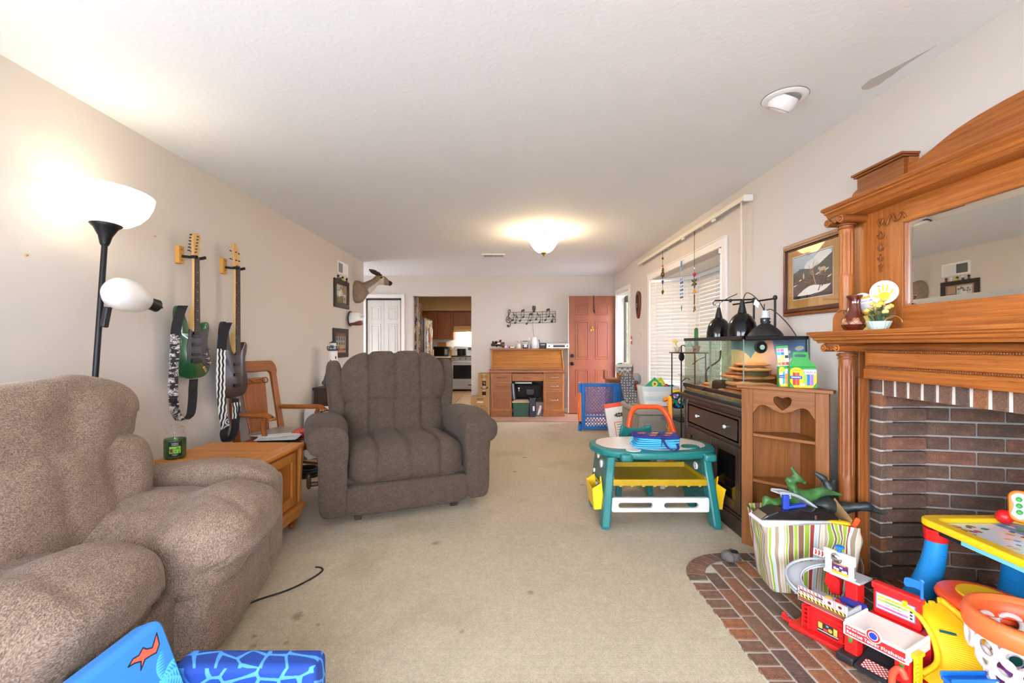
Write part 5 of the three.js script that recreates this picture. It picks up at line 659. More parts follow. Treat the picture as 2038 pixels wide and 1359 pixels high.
// ================================================================ ON THE BACK WALL
{
  const k = 0.008965, X = (u) => (u - 1014) * k, Yv = (v) => EYE - (v - 687) * k, t = thing('music_wall_art', 'black metal music staff with notes on the back wall', 'wall art', [0, 0, -ZB + 0.012]);
  const pt = (x, y) => [X(960 + x / 10.456), Yv(590 + y / 10.456), 0], I = M.black;       // measured on an enlarged view of the wall
  for (const [y0, y1] of [[330, 308], [388, 360], [440, 418], [500, 475], [558, 535]]) mesh('staff_line', TU([pt(600, y0), pt(850, (y0 * 2 + y1) / 3 + 2), pt(1200, (y0 + y1) / 2 + 2), pt(1520, y1)], 0.0035, 24, 6), I, t);
  for (const [x, a, b] of [[705, 330, 560], [1250, 305, 540], [1522, 305, 540]]) mesh('bar_line', ROD(pt(x, a), pt(x, b), 0.0035), I, t);
  mesh('treble_clef', [TU([pt(540, 610), pt(520, 600), pt(530, 630), pt(565, 628), pt(580, 590), pt(560, 480), pt(540, 350), pt(552, 285), pt(575, 270), pt(580, 310), pt(555, 380), pt(505, 450), pt(498, 510), pt(540, 545), pt(590, 530), pt(600, 480), pt(565, 445), pt(530, 470), pt(530, 505)], 0.0068, 90, 7), SP(0.02, ...pt(532, 608), [1, 1, 0.4], 12)], I, t);
  const notes = [[632, 490, 650, 330, 1], [685, 548, 705, 370, 1], [785, 505, 815, 290, 0], [850, 428, 872, 280, 0], [922, 565, 985, 360, 0], [998, 497, 1040, 345, 0], [1118, 475, 1145, 325, 1], [1190, 535, 1205, 360, 0], [1312, 490, 1340, 270, 0], [1380, 415, 1398, 255, 0], [1445, 515, 1460, 360, 1]];
  for (const [x, y, sx, sy, flag] of notes) { const g = [tf(SP(0.018, 0, 0, 0, [1.25, 0.85, 0.35], 12), pt(x, y), [0, 0, 0.6]), ROD(pt(x + 16, y - 8), pt(sx, sy), 0.0045)]; if (flag) g.push(EX(spline([[0, 0], [0.012, -0.03], [0.03, -0.055], [0.028, -0.1], [0.018, -0.06], [0, -0.045]], 24), 0.006, 0.001).translate(...pt(sx, sy))); mesh('note', g, I, t); }
  for (const [a, b] of [[[808, 285], [875, 258]], [[975, 352], [1048, 340]], [[1338, 260], [1400, 245]]]) { const p0 = pt(...a), p1 = pt(...b); mesh('beam', EX(shape([[p0[0], p0[1] - 0.038], [p1[0], p1[1] - 0.038], [p1[0], p1[1]], [p0[0], p0[1]]]), 0.006, 0.001).translate(0, 0, -0.003), I, t); }
  const c = thing('security_camera', 'small black camera clipped above the music wall art', 'camera', [X(1062.5), Yv(613.5), -ZB]); mesh('camera_body', B(0.06, 0.085, 0.045, 0, 0, 0.045, 0.014, 2), M.black, c); mesh('lens', CY(0.014, 0.016, 0.01, 0, 0, 0, 16).rotateX(PI / 2).translate(0.004, 0.01, 0.07), M.blackGloss, c); mesh('indicator', SP(0.005, 0.006, 0.016, 0.076, [1, 1, 0.5], 8), M.whiteGloss, c); mesh('camera_mount', [CY(0.022, 0.026, 0.016, 0, -0.062, 0.03, 14), ROD([0, -0.06, 0.03], [0, -0.03, 0.04], 0.008), ROD([0, -0.06, 0.03], [0, -0.06, 0], 0.008)], M.black, c); mesh('camera_cord', TU([[-0.01, -0.07, 0.012], [-0.02, -0.3, 0.008], [0.0, -0.5, 0.012], [0.002, -0.65, 0.02]], 0.0025, 24, 5), M.black, c);
}
// ================================================================ KITCHEN
{
  const kx0 = -2.62, kx1 = 0.6, kz = -12.6;
  const kf = struct('floor_kitchen', BB(kx0, kx1, -0.12, -0.012, -ZB - 0.06, kz, 0), mat(0x5a4632), 'kitchen floor of beige tiles');
  const tm = [0xc9a77c, 0xc2a076, 0xd0ae84].map((c) => mat(c, { roughness: 0.35 })); let tg;
  for (let r = 0; r < 14; r++) for (let c = 0; c < 8; c++) { const m = tg ? again(tg, kf, [-2.2 + c * 0.305, -0.008, -8.4 - r * 0.305]) : (tg = mesh('tile', B(0.297, 0.012, 0.297, 0, 0, 0, 0.002), tm[0], kf)); m.position.set(-2.2 + c * 0.305, -0.008, -8.4 - r * 0.305); m.material = tm[(r * 3 + c * 5) % 3]; m.name = 'tile'; }
  struct('wall_kitchen', [BB(kx0 - 0.1, kx0, -0.02, H, -ZB - 0.12, kz, 0), BB(kx1, kx1 + 0.1, -0.02, H, -ZB - 0.12, kz, 0), BB(kx0 - 0.1, kx1 + 0.1, -0.02, H, kz, kz - 0.1, 0), BB(kx0, kx1, 2.11, H, -12.05, kz, 0)], kitchenPaint, 'tan painted kitchen walls and soffit');
  struct('ceiling_kitchen', BB(kx0 - 0.1, kx1 + 0.1, H, H + 0.1, -ZB - 0.12, kz - 0.1, 0), mat([0.6, 0.5, 0.38], { roughness: 0.9 }), 'kitchen ceiling');
  struct('wall_backsplash', BB(-2.3, -0.2, 0.9, 1.7, kz + 0.02, kz, 0), mat(0xf0eeea, { roughness: 0.3 }), 'white backsplash behind the stove');
  const L = thing('kitchen_ceiling_light', 'square kitchen ceiling light fitting', 'lamp', [-0.75, H, -10.4]); mesh('fitting', B(0.6, 0.07, 0.6, 0, -0.035, 0, 0.01), mat(0xfff6e4, { emissive: new THREE.Color(1, 0.88, 0.68), emissiveIntensity: 2 }), L); const rl = new THREE.RectAreaLight(new THREE.Color(1, 0.84, 0.62), 16, 0.56, 0.56); rl.position.set(0, -0.075, 0); rl.rotation.x = -PI / 2; L.add(rl);
  const K = M.kitchenOak, cab = (name, label, x0, x1, y0, y1, zf, doors, group) => { const t = thing(name, label, 'cabinet', [(x0 + x1) / 2, y0, zf], 0, group), w = x1 - x0, h = y1 - y0; mesh('carcass', B(w, h, 0.36, 0, h / 2, -0.18, 0.002), K, t, { axis: 'y' }); for (const [a, b, c, d] of doors) { const dr = mesh('cabinet_door', B(b - a, d - c, 0.02, (a + b) / 2, (c + d) / 2, 0.01, 0.004), K, t, { axis: 'y' }); mesh('door_panel', B(b - a - 0.11, d - c - 0.11, 0.006, (a + b) / 2, (c + d) / 2, 0.021, 0.004), K, dr, { axis: 'y' }); mesh('panel_moulding', ring(a + 0.045, b - 0.045, c + 0.045, d - 0.045, 0.012, 0.008).translate(0, 0, 0.017), M.oakDeep, dr); } return t; };
  cab('wall_cabinet', 'oak wall cabinet with one door above the microwave', -1.93, -1.5, 1.36, 2.105, -12.2, [[-0.195, 0.195, 0.02, 0.72]], 'kitchen wall cabinets');
  cab('wall_cabinet', 'oak corner wall cabinet partly hidden by the refrigerator', -2.5, -1.935, 1.36, 2.105, -12.2, [[-0.25, 0.25, 0.02, 0.72]], 'kitchen wall cabinets');
  cab('wall_cabinet', 'short oak wall cabinet above the range hood', -1.495, -0.72, 1.72, 2.105, -12.2, [[-0.365, -0.01, 0.02, 0.365], [0.01, 0.365, 0.02, 0.365]], 'kitchen wall cabinets');
  const bc = cab('base_cabinet', 'oak base cabinet with drawer left of the stove', -1.98, -1.535, 0.09, 0.86, -11.95, [[-0.2, 0.2, 0.02, 0.56]]); mesh('drawer_front', B(0.4, 0.15, 0.02, 0, 0.67, 0.01, 0.004), K, bc, { axis: 'x' }); mesh('toe_kick', B(0.44, 0.1, 0.3, 0, -0.05, -0.2, 0), M.black, bc);
  const ct = thing('worktop', 'white laminate kitchen worktop beside the stove', 'worktop', [0, 0, 0]); mesh('slab', BB(-2.6, -1.53, 0.861, 0.9, -11.9, kz + 0.02, 0.006), mat(0xe0ddd5, { roughness: 0.35 }), ct);
  const st = thing('gas_stove', 'stainless steel gas range with black oven window', 'stove', [-1.14, -0.002, -11.9]);
  mesh('body', BB(-0.38, 0.38, 0.04, 0.9, -0.66, -0.02, 0.005), M.steel, st); mesh('cooktop', BB(-0.38, 0.38, 0.9, 0.925, -0.6, 0, 0.005), M.blackGloss, st); mesh('control_panel', tf(B(0.76, 0.1, 0.04, 0, 0, 0, 0.006), [0, 0.845, 0.0], [-0.2, 0, 0]), M.steel, st); for (let i = 0; i < 5; i++) mesh('knob', CY(0.02, 0.024, 0.03, 0, 0, 0, 16).rotateX(PI / 2 - 0.2).translate(-0.3 + i * 0.15, 0.845, 0.035), M.chrome, st);
  const od = mesh('oven_door', BB(-0.37, 0.37, 0.24, 0.78, -0.01, 0.03, 0.006), M.steel, st); mesh('oven_window', BB(-0.33, 0.33, 0.32, 0.68, 0.03, 0.034, 0.002), M.blackGloss, od); mesh('oven_handle', [ROD([-0.33, 0.74, 0.06], [0.33, 0.74, 0.06], 0.012), ROD([-0.3, 0.74, 0.03], [-0.3, 0.74, 0.06], 0.008), ROD([0.3, 0.74, 0.03], [0.3, 0.74, 0.06], 0.008)], M.chrome, od);
  const wd = mesh('warming_drawer', BB(-0.37, 0.37, 0.05, 0.22, -0.01, 0.025, 0.006), M.steel, st); mesh('drawer_slot', BB(0.06, 0.3, 0.15, 0.175, 0.025, 0.028, 0.002), M.black, wd); mesh('back_panel', BB(-0.38, 0.38, 0.92, 1.17, -0.66, -0.6, 0.006), M.steel, st); mesh('clock_display', BB(0.0, 0.3, 1.06, 1.14, -0.6, -0.596, 0.001), M.blackGloss, st);
  const pot = thing('stock_pot', 'black pot standing on the back burner', 'pot', [-1.3, 0.924, -12.3]); mesh('pot', LA([[0, 0], [0.11, 0], [0.115, 0.01], [0.115, 0.17], [0.118, 0.175], [0.11, 0.175], [0.11, 0.01]], 24), M.black, pot); mesh('handle', [TU([[-0.115, 0.13, 0], [-0.15, 0.14, 0.02], [-0.15, 0.14, -0.02], [-0.115, 0.13, -0.01]], 0.006, 12)], M.black, pot);
  const hd = thing('range_hood', 'almond range hood under the short cabinet', 'hood', [-1.108, 1.55, -12.3]); mesh('hood_body', EX(shape([[-0.29, 0.165], [0.1, 0.165], [0.2, 0.06], [0.2, 0], [-0.29, 0]]), 0.76, 0.004).rotateY(-PI / 2).translate(0.38, 0, 0), mat(0xd9b57e, { roughness: 0.4 }), hd); mesh('switch_panel', [B(0.06, 0.014, 0.004, 0.1, 0.1, 0.162, 0.001), B(0.06, 0.014, 0.004, 0.22, 0.1, 0.162, 0.001)], M.black, hd); mesh('hood_lamp', B(0.18, 0.02, 0.08, 0, -0.008, 0.0, 0.004), mat(0xffffff, { emissive: new THREE.Color(1, 0.95, 0.85), emissiveIntensity: 4 }), hd); const hl = new THREE.PointLight(new THREE.Color(1, 0.94, 0.84), 1.1, 0, 2); hl.position.set(0, -0.05, 0); hl.shadow.radius = 2; hd.add(hl);
  const mw = thing('microwave_oven', 'black microwave oven on the kitchen worktop', 'microwave', [-1.82, 0.9, -12.2]); mesh('case', B(0.4, 0.26, 0.34, 0, 0.13, 0, 0.006), M.black, mw); mesh('door', B(0.28, 0.23, 0.012, -0.05, 0.13, 0.175, 0.004), M.blackGloss, mw); mesh('keypad', B(0.075, 0.14, 0.004, 0.145, 0.12, 0.173, 0.001), mat(0x9aa0a0), mw);
  const bx = thing('recipe_box', 'small wooden box on top of the microwave', 'box', [-1.8, 1.16, -12.2]); mesh('box', B(0.24, 0.09, 0.16, 0, 0.045, 0, 0.004), mat(0xb9702a), bx); mesh('box_lid', B(0.25, 0.02, 0.17, 0, 0.1, 0, 0.004), mat(0x8a4a1c), bx);
  const bt = (x, c, h, label) => { const b = thing('kitchen_bottle', label, 'bottle', [x, 0.9, -12.15], 0, 'bottles beside the stove'); mesh('bottle', LA([[0, 0], [0.028, 0], [0.03, 0.01], [0.03, h * 0.6], [0.012, h * 0.78], [0.011, h]], 14), c, b); mesh('cap', CY(0.013, 0.013, 0.022, 0, h + 0.01, 0, 10), M.white, b); };
  bt(-1.55, mat(0xc98a1e, { roughness: 0.2 }), 0.24, 'amber oil bottle beside the stove'); bt(-1.485 - 0.16, mat(0xe6e2da), 0.15, 'white seasoning bottle beside the microwave');
  const uc = thing('utensil_crock', 'clear crock of utensils beside the oil bottle', 'crock', [-1.625 + 0.0, 0.9, -12.32]); mesh('crock', CY(0.045, 0.045, 0.12, 0, 0.06, 0, 16), mat(0xb9aa98), uc); for (let i = 0; i < 4; i++) mesh('utensil', ROD([0, 0.1, 0], [-0.05 + i * 0.03, 0.26, -0.02 + i * 0.015], 0.006), M.black, uc);
  const collage = (g, w, h, n, warm) => { g.fillStyle = warm ? '#d8d2c8' : '#3a2620'; g.fillRect(0, 0, w, h); const cols = ['#f0ece4', '#2b3038', '#a8552c', '#e07a2a', '#7a8a90', '#c9b08a', '#5c7a4a', '#e9c9a8', '#33445e', '#8a2a22', '#f4f2ee', '#1d1a1a', '#d9a23c']; for (let i = 0; i < n; i++) { const x = hash(i, 1, 5) * w, y = hash(i, 2, 5) * h, a = 14 + hash(i, 3, 5) * 26, b = 12 + hash(i, 4, 5) * 30; g.fillStyle = '#f2efe9'; g.fillRect(x - 2, y - 2, a + 4, b + 4); g.fillStyle = cols[Math.floor(hash(i, 5, 5) * cols.length)]; g.fillRect(x, y, a, b); g.fillStyle = cols[Math.floor(hash(i, 6, 5) * cols.length)]; g.beginPath(); g.arc(x + a / 2, y + b / 2, a * 0.28, 0, 7); g.fill(); } };
  const fr = thing('refrigerator', 'stainless refrigerator covered with papers and magnets', 'refrigerator', [-2.14, -0.002, -9.82]);
  mesh('body', BB(-0.4, 0.36, 0.02, 1.775, -0.42, 0.42, 0.01), mat(0x9a9a98, { roughness: 0.4, metalness: 0.5 }), fr); const fd = mesh('door', BB(0.365, 0.405, 0.72, 1.765, -0.42, 0.415, 0.012), M.steel, fr); mesh('door', BB(0.365, 0.405, 0.03, 0.71, -0.42, 0.415, 0.012), M.steel, fr);
  print('paper_collage', 0.8, 0.98, printMat(256, 320, (g) => collage(g, 256, 320, 110, true)), fd, [0.4065, 1.24, 0], [0, PI / 2, 0]); mesh('dish_towel', tf(B(0.02, 0.4, 0.16, 0, 0, 0, 0.008), [0.425, 0.9, -0.38]), mat(0xd8bb92), fr); mesh('door_handle', [ROD([0.44, 0.8, 0.35], [0.44, 1.5, 0.35], 0.012), ROD([0.405, 0.82, 0.35], [0.44, 0.82, 0.35], 0.009), ROD([0.405, 1.48, 0.35], [0.44, 1.48, 0.35], 0.009)], M.chrome, fr);
  for (let i = 0; i < 7; i++) mesh('hanging_paper', tf(B(0.004, rr(0.14, 0.24), rr(0.07, 0.14), 0, 0, 0, 0), [0.412 + i * 0.0012, rr(1.0, 1.6), rr(-0.3, 0.3)], [0, rr(-0.1, 0.1), rr(-0.04, 0.02)]), [M.paper, M.orange, mat(0xe08a3a), M.cardboard][i % 4], fd);
  const d = sgroup('door_5', 'red kitchen door covered with photographs', [-1.795, 0, -8.33]);
  const redw = mat(0x6e1c16, { roughness: 0.45 }); mesh('door_slab', BB(-0.018, 0.018, 0.005, 2.03, 0, -0.86, 0.004), redw, d); mesh('door_border', ring(0, 0.86, 0.005, 2.03, 0.1, 0.012).rotateY(PI / 2).translate(0.016, 0, 0), redw, d); print('photo_collage', 0.66, 1.82, printMat(256, 720, (g) => collage(g, 256, 720, 210, false)), d, [0.0192, 1.02, -0.43], [0, PI / 2, 0]);
  mesh('purple_ribbon', [TU([[0.03, 1.78, -0.02], [0.05, 1.72, 0.0], [0.03, 1.66, -0.06], [0.06, 1.64, -0.14], [0.04, 1.7, -0.24]], 0.014, 24, 6), TU([[0.04, 1.66, -0.1], [0.06, 1.56, -0.12]], 0.01, 8, 6)], mat(0x6a4a8a, { roughness: 0.7 }), d); mesh('blue_hoop', TO(0.075, 0.006, 30, 8).rotateY(PI / 2).translate(0.035, 1.88, -0.06), M.deepBlue, d);
}
// ================================================================ OAK MANTEL WITH OVERMANTEL MIRROR
function fluted(R, h, y0, y1, n = 14) {            // a column standing on y = 0, fluted between y0 and y1
  const g = new THREE.CylinderGeometry(R, R, h, n * 8, 60), p = g.attributes.position;
  for (let i = 0; i < p.count; i++) { const x = p.getX(i), z = p.getZ(i), y = p.getY(i) + h / 2; if (Math.hypot(x, z) < R * 0.5) continue; const a = Math.atan2(z, x), w = sstep(y0, y0 + 0.012, y) * (1 - sstep(y1 - 0.012, y1, y)), k = 1 - 0.13 * w * Math.pow(Math.abs(Math.sin(a * n / 2)), 0.7) + 0.03 * w; p.setX(i, x * k); p.setZ(i, z * k); }
  g.translate(0, h / 2, 0); g.computeVertexNormals(); return plain(g);
}
const alongZ = (pts, Z0, Z1) => EX(shape(pts), Z0 - Z1, 0).translate(0, 0, -Z0);
{
  const t = thing('fireplace_mantel', 'carved oak fireplace mantel with columns and overmantel mirror', 'mantel'), O = M.oak, OD = M.oakDeep;
  mesh('pilaster', [BB(1.8, 1.845, 0.015, 1.205, -2.345, -2.45, 0.004), BB(1.79, 1.845, 0.015, 1.03, -2.333, -2.35, 0.006)], OD, t, { axis: 'y' });
  mesh('pilaster', BB(1.8, 1.845, 0.015, 1.205, -0.68, -0.81, 0.004), OD, t, { axis: 'y' });
  const column = (y, h, f0, f1, name, R = 0.0355) => { for (const Z of [2.352, 0.748]) { const c = mesh(name, fluted(R, h, f0, f1).translate(1.742, y, -Z), name === 'lower_column' ? OD : O, t, { axis: 'y' }); mesh('column_ring', [TO(R + 0.003, 0.007, 32, 8).rotateX(PI / 2).translate(1.742, y + h - 0.01, -Z), TO(R, 0.005, 32, 8).rotateX(PI / 2).translate(1.742, y + h - 0.028, -Z), TO(R + 0.002, 0.008, 32, 8).rotateX(PI / 2).translate(1.742, y + 0.008, -Z)], OD, c); } };
  column(0.12, 1.035, 0.4, 0.97, 'lower_column'); column(1.36, 0.465, 0.19, 0.42, 'upper_column', 0.033);
  for (const Z of [2.352, 0.748]) { mesh('column_base', BB(1.695, 1.8, 0.015, 0.12, -Z + 0.05, -Z - 0.05, 0.006), OD, t, { axis: 'y' }); mesh('pedestal', [BB(1.7, 1.8, 1.265, 1.33, -Z + 0.045, -Z - 0.045, 0.004), CY(0.0445, 0.0445, 0.096, 0, 0, 0, 24).rotateZ(PI / 2).translate(1.75, 1.325, -Z), BB(1.71, 1.8, 1.35, 1.365, -Z + 0.035, -Z - 0.035, 0.004)], O, t, { axis: 'y' });
    for (const [y, x0] of [[1.183, 1.655], [1.838, 1.675]]) { const cp = mesh('capital', [BB(x0 + 0.006, 1.8, y - 0.008, y + 0.02, -Z + 0.06, -Z - 0.06, 0.004), ...[-1, 1].map((s) => CY(0.02, 0.02, 1.8 - x0, 0, 0, 0, 20).rotateZ(PI / 2).translate((1.8 + x0) / 2, y - 0.002, -Z + s * 0.05)), BB(x0 + 0.02, 1.8, y + 0.015, y + 0.024, -Z + 0.07, -Z - 0.07, 0.002)], OD, t, { axis: 'x' }); for (const s of [-1, 1]) mesh('volute', [TO(0.015, 0.004, 20, 6).rotateY(PI / 2).translate(x0, y - 0.002, -Z + s * 0.05), SP(0.007, x0 - 0.002, y - 0.002, -Z + s * 0.05, [1, 1, 1], 8), TU([[x0, y - 0.012, -Z + s * 0.038], [x0 - 0.001, y - 0.004, -Z + s * 0.022], [x0, y - 0.012, -Z + s * 0.008]], 0.004, 10, 6)], O, cp); } }
  mesh('frieze', [BB(1.79, 1.845, 1.028, 1.205, -0.81, -2.294, 0.003), BB(1.778, 1.79, 1.094, 1.158, -0.84, -2.27, 0.004), BB(1.782, 1.79, 1.028, 1.08, -0.81, -2.294, 0.004)], O, t, { axis: 'z' });
  mesh('half_round', CY(0.02, 0.02, 1.6, 0, 0, 0, 20).rotateX(PI / 2).translate(1.785, 1.188, -1.55), OD, t);
  for (const y of [1.165, 1.087]) mesh('bead_moulding', J(Array.from({ length: 146 }, (_, i) => SP(0.0046, 1.783, y, -2.28 + i * 0.01, [1, 1, 1], 6))), OD, t).userData.kind = 'stuff';
  mesh('mantel_shelf', alongZ([[1.845, 1.265], [1.605, 1.265], [1.599, 1.258], [1.603, 1.249], [1.616, 1.246], [1.616, 1.24], [1.632, 1.233], [1.636, 1.223], [1.652, 1.217], [1.662, 1.206], [1.845, 1.206]], 2.455, 0.65), O, t, { axis: 'z' });
  mesh('back_panel', BB(1.8, 1.845, 1.265, 1.86, -2.083, -2.395, 0.002), O, t, { axis: 'y' }); mesh('back_panel', BB(1.8, 1.845, 1.265, 1.86, -0.7, -1.02, 0.002), O, t, { axis: 'y' });
  mesh('mirror_rail', [BB(1.797, 1.845, 1.265, 1.376, -1.02, -2.083, 0.004), BB(1.797, 1.845, 1.755, 1.86, -1.02, -2.083, 0.004)], O, t, { axis: 'z' });
  const mi = mesh('mirror', BB(1.822, 1.832, 1.372, 1.759, -1.015, -2.088, 0), M.mirror, t);
  mesh('mirror_bevel', [alongZ([[1.822, 1.376], [1.8175, 1.376], [1.8215, 1.401]], 2.083, 1.02), EX(shape([[1.822, 2.083], [1.8175, 2.083], [1.8215, 2.058]]), 0.379, 0).rotateX(-PI / 2).translate(0, 1.376, 0), alongZ([[1.822, 1.755], [1.8215, 1.73], [1.8175, 1.755]], 2.083, 1.02)], M.mirror, mi);
  mesh('mirror_bead', [BB(1.803, 1.82, 1.376, 1.755, -2.076, -2.083, 0.002)], OD, mi);
  mesh('cornice', alongZ([[1.845, 1.917], [1.664, 1.917], [1.658, 1.909], [1.663, 1.9], [1.676, 1.896], [1.676, 1.889], [1.69, 1.882], [1.697, 1.868], [1.716, 1.852], [1.845, 1.852]], 2.43, 0.67), O, t, { axis: 'z' });
  const half = [[-2.4, 1.917], [-2.4, 1.955], [-2.392, 1.985], [-2.37, 2.0], [-2.335, 2.0], [-2.335, 2.045], [-2.05, 2.045], [-2.045, 2.018], [-2.01, 2.014], [-1.977, 2.022], [-1.93, 2.037], [-1.88, 2.054], [-1.83, 2.068], [-1.75, 2.08], [-1.65, 2.088], [-1.55, 2.091]], ped = [...half, ...half.slice(0, -1).reverse().map(([z, y]) => [-3.1 - z, y])];
  mesh('pediment', EX(shape(ped), 0.045, 0.002).rotateY(-PI / 2).translate(XR, 0, 0), O, t, { axis: 'z' });
  for (const Z of [2.1925, 0.9075]) mesh('pediment_block', [BB(1.78, 1.82, 1.917, 2.047, -Z + 0.135, -Z - 0.14, 0.003), BB(1.768, 1.845, 2.047, 2.056, -Z + 0.145, -Z - 0.15, 0.002), BB(1.758, 1.845, 2.056, 2.068, -Z + 0.152, -Z - 0.157, 0.004)], OD, t, { axis: 'z' });
  // carved ribbon and bellflowers on the far stile
  const Zc = 2.205, orn = []; for (const [y, s] of [[1.725, 1], [1.668, 0.95], [1.615, 0.8], [1.58, 0.6], [1.557, 0.45]]) mesh('bellflower', [tf(SP(0.011 * s, 0, 0, 0, [0.6, 1.7, 0.9], 10), [1.797, y, -Zc]), tf(SP(0.008 * s, 0, 0, 0, [0.6, 2, 0.8], 10), [1.797, y - 0.004, -Zc - 0.014 * s], [-0.6, 0, 0]), tf(SP(0.008 * s, 0, 0, 0, [0.6, 2, 0.8], 10), [1.797, y - 0.004, -Zc + 0.014 * s], [0.6, 0, 0]), SP(0.005 * s, 1.797, y + 0.022 * s, -Zc, [0.7, 1, 1], 8)], OD, t);
  mesh('carved_ribbon', [TU([[1.797, 1.77, -Zc], [1.796, 1.795, -Zc - 0.012], [1.796, 1.8, -Zc + 0.016], [1.796, 1.782, -Zc + 0.012]], 0.006, 20, 6), TU([[1.797, 1.785, -Zc + 0.012], [1.796, 1.768, -Zc + 0.035], [1.796, 1.8, -Zc + 0.055], [1.796, 1.808, -Zc + 0.07], [1.796, 1.775, -Zc + 0.085], [1.796, 1.782, -Zc + 0.105], [1.796, 1.802, -Zc + 0.12], [1.796, 1.79, -Zc + 0.135], [1.796, 1.775, -Zc + 0.14]], 0.0058, 50, 6)], OD, t);
}
// ---------------- on the mantel shelf
{
  const S = 1.265, v = thing('pottery_vase', 'brown glazed pottery vase with patterned band on the mantel', 'vase', [1.69, S, -2.23]);
  mesh('vessel', LA([[0, 0], [0.034, 0], [0.044, 0.006], [0.053, 0.022], [0.056, 0.036], [0.054, 0.05], [0.047, 0.066], [0.036, 0.086], [0.028, 0.11], [0.025, 0.135], [0.026, 0.155], [0.034, 0.17], [0.034, 0.174], [0.03, 0.174], [0.021, 0.155], [0.02, 0.12]], 40), mat(0x5c1f10, { roughness: 0.1, clearcoat: 1, clearcoatRoughness: 0.05 }), v);
  const band = LA([[0.0545, 0.03], [0.0568, 0.037], [0.0548, 0.051], [0.0485, 0.065]], 40), q = band.attributes.position, uv = new Float32Array(q.count * 2); for (let i = 0; i < q.count; i++) { uv[i * 2] = Math.atan2(q.getX(i), q.getZ(i)) / (2 * PI) * 6; uv[i * 2 + 1] = (q.getY(i) - 0.03) / 0.035; } band.setAttribute('uv', new THREE.BufferAttribute(uv, 2));
  const bm = printMat(128, 64, (g) => { g.fillStyle = '#6b2a16'; g.fillRect(0, 0, 128, 64); g.fillStyle = '#c98f68'; for (let i = 0; i < 5; i++) g.fillRect(8 + i * 8, 52 - i * 11, 112 - i * 16, 9); g.strokeStyle = '#1c0f0a'; g.lineWidth = 3; for (const o of [0, 64]) { g.beginPath(); g.moveTo(o - 64, 60); g.lineTo(o, 8); g.lineTo(o + 64, 60); g.lineTo(o + 128, 8); g.stroke(); } }, { roughness: 0.3 }); bm.map.wrapS = THREE.RepeatWrapping; mesh('painted_band', band, bm, v, { keepUV: true });
  const b = thing('flower_bowl', 'pale green ribbed bowl of yellow silk roses on the mantel', 'flowers', [1.705, S, -2.1]);
  const bg = new THREE.LatheGeometry([[0, 0.006], [0.022, 0.006], [0.022, 0], [0.028, 0], [0.038, 0.015], [0.045, 0.034], [0.047, 0.04], [0.043, 0.039], [0, 0.03]].map((p) => V2(...p)), 72), bp = bg.attributes.position; for (let i = 0; i < bp.count; i++) { const a = Math.atan2(bp.getZ(i), bp.getX(i)), k = 1 + 0.03 * Math.cos(a * 18); bp.setX(i, bp.getX(i) * k); bp.setZ(i, bp.getZ(i) * k); } bg.computeVertexNormals(); mesh('bowl', plain(bg), mat(0xc4ddd0, { roughness: 0.25 }), b);
  const pm = [mat(0xf2e08a, { roughness: 0.8 }), mat(0xe6cf72, { roughness: 0.8 }), mat(0xf0c84e, { roughness: 0.8 })], lm = mat(0x4a6b4a, { roughness: 0.7 });
  for (let i = 0; i < 15; i++) { const a = i * 2.4, r = 0.012 + 0.04 * ((i * 7) % 15) / 15, y = 0.062 + 0.075 * (1 - r / 0.06) + 0.012 * (i % 3), x = r * Math.cos(a), z = r * Math.sin(a) * 1.15; const pet = []; for (let k = 0; k < 6; k++) pet.push(tf(SP(0.011, 0, 0, 0, [1, 0.75, 0.45], 8), [x + 0.007 * Math.cos(k * 1.05), y, z + 0.007 * Math.sin(k * 1.05)], [0.3, -k * 1.05 + PI / 2, 0])); mesh('rose', [...pet, SP(0.008, x, y + 0.004, z, [1, 1, 1], 8)], pm[i % 3], b); mesh('stem', ROD([x * 0.3, 0.03, z * 0.3], [x, y, z], 0.0015, 0.0015, 5), lm, b); }
  for (let i = 0; i < 12; i++) { const a = i * 1.3 + 0.4; mesh('leaf', tf(SP(0.015, 0, 0, 0, [1.5, 0.12, 0.7], 8), [0.036 * Math.cos(a), 0.055 + 0.012 * (i % 4), 0.036 * Math.sin(a)], [0.3, -a, 0.5]), i % 3 ? lm : mat(0x7d9080, { roughness: 0.7 }), b); }
  const disc = (label, p, ry, rz, r, draw) => { const d = thing('painted_disc', label, 'decoration', p, ry, 'painted discs on the mantel'); const g = new THREE.Group(); mesh('disc', CY(r, r, 0.006, 0, 0, 0, 36).rotateX(PI / 2), M.white, d); print('disc_print', r * 2, r * 2, printMat(128, 128, draw), d, [0, 0, 0.0034]).geometry = new THREE.CircleGeometry(r * 0.99, 36); mesh('stick', ROD([0, -r, -0.004], [0, -(p[1] - S) + 0.003, -0.004], 0.004), mat(0xd8c49a), d); return d; };
  disc('white disc with yellow handprint behind the roses', [1.765, 1.445, -2.145], -0.9, 0, 0.055, (g) => { g.fillStyle = '#f6f5f2'; g.fillRect(0, 0, 128, 128); g.fillStyle = '#f3de1a'; g.beginPath(); g.ellipse(66, 84, 26, 22, 0, 0, 7); g.fill(); for (const [x, y, w, h, a] of [[44, 52, 9, 30, -0.2], [60, 40, 9, 36, 0], [78, 42, 9, 34, 0.15], [98, 62, 9, 28, 0.5], [28, 86, 26, 10, 0.3]]) { g.save(); g.translate(x, y); g.rotate(a); g.fillRect(-w / 2, -h / 2, w, h); g.restore(); } g.fillStyle = '#5a4aa0'; g.fillRect(34, 26, 14, 5); });
  disc('plain white disc half hidden behind the brown vase', [1.772, 1.412, -2.285], -0.9, 0, 0.045, (g) => { g.fillStyle = '#f1f0ee'; g.fillRect(0, 0, 128, 128); g.fillStyle = '#e3d64a'; g.fillRect(70, 70, 40, 20); });
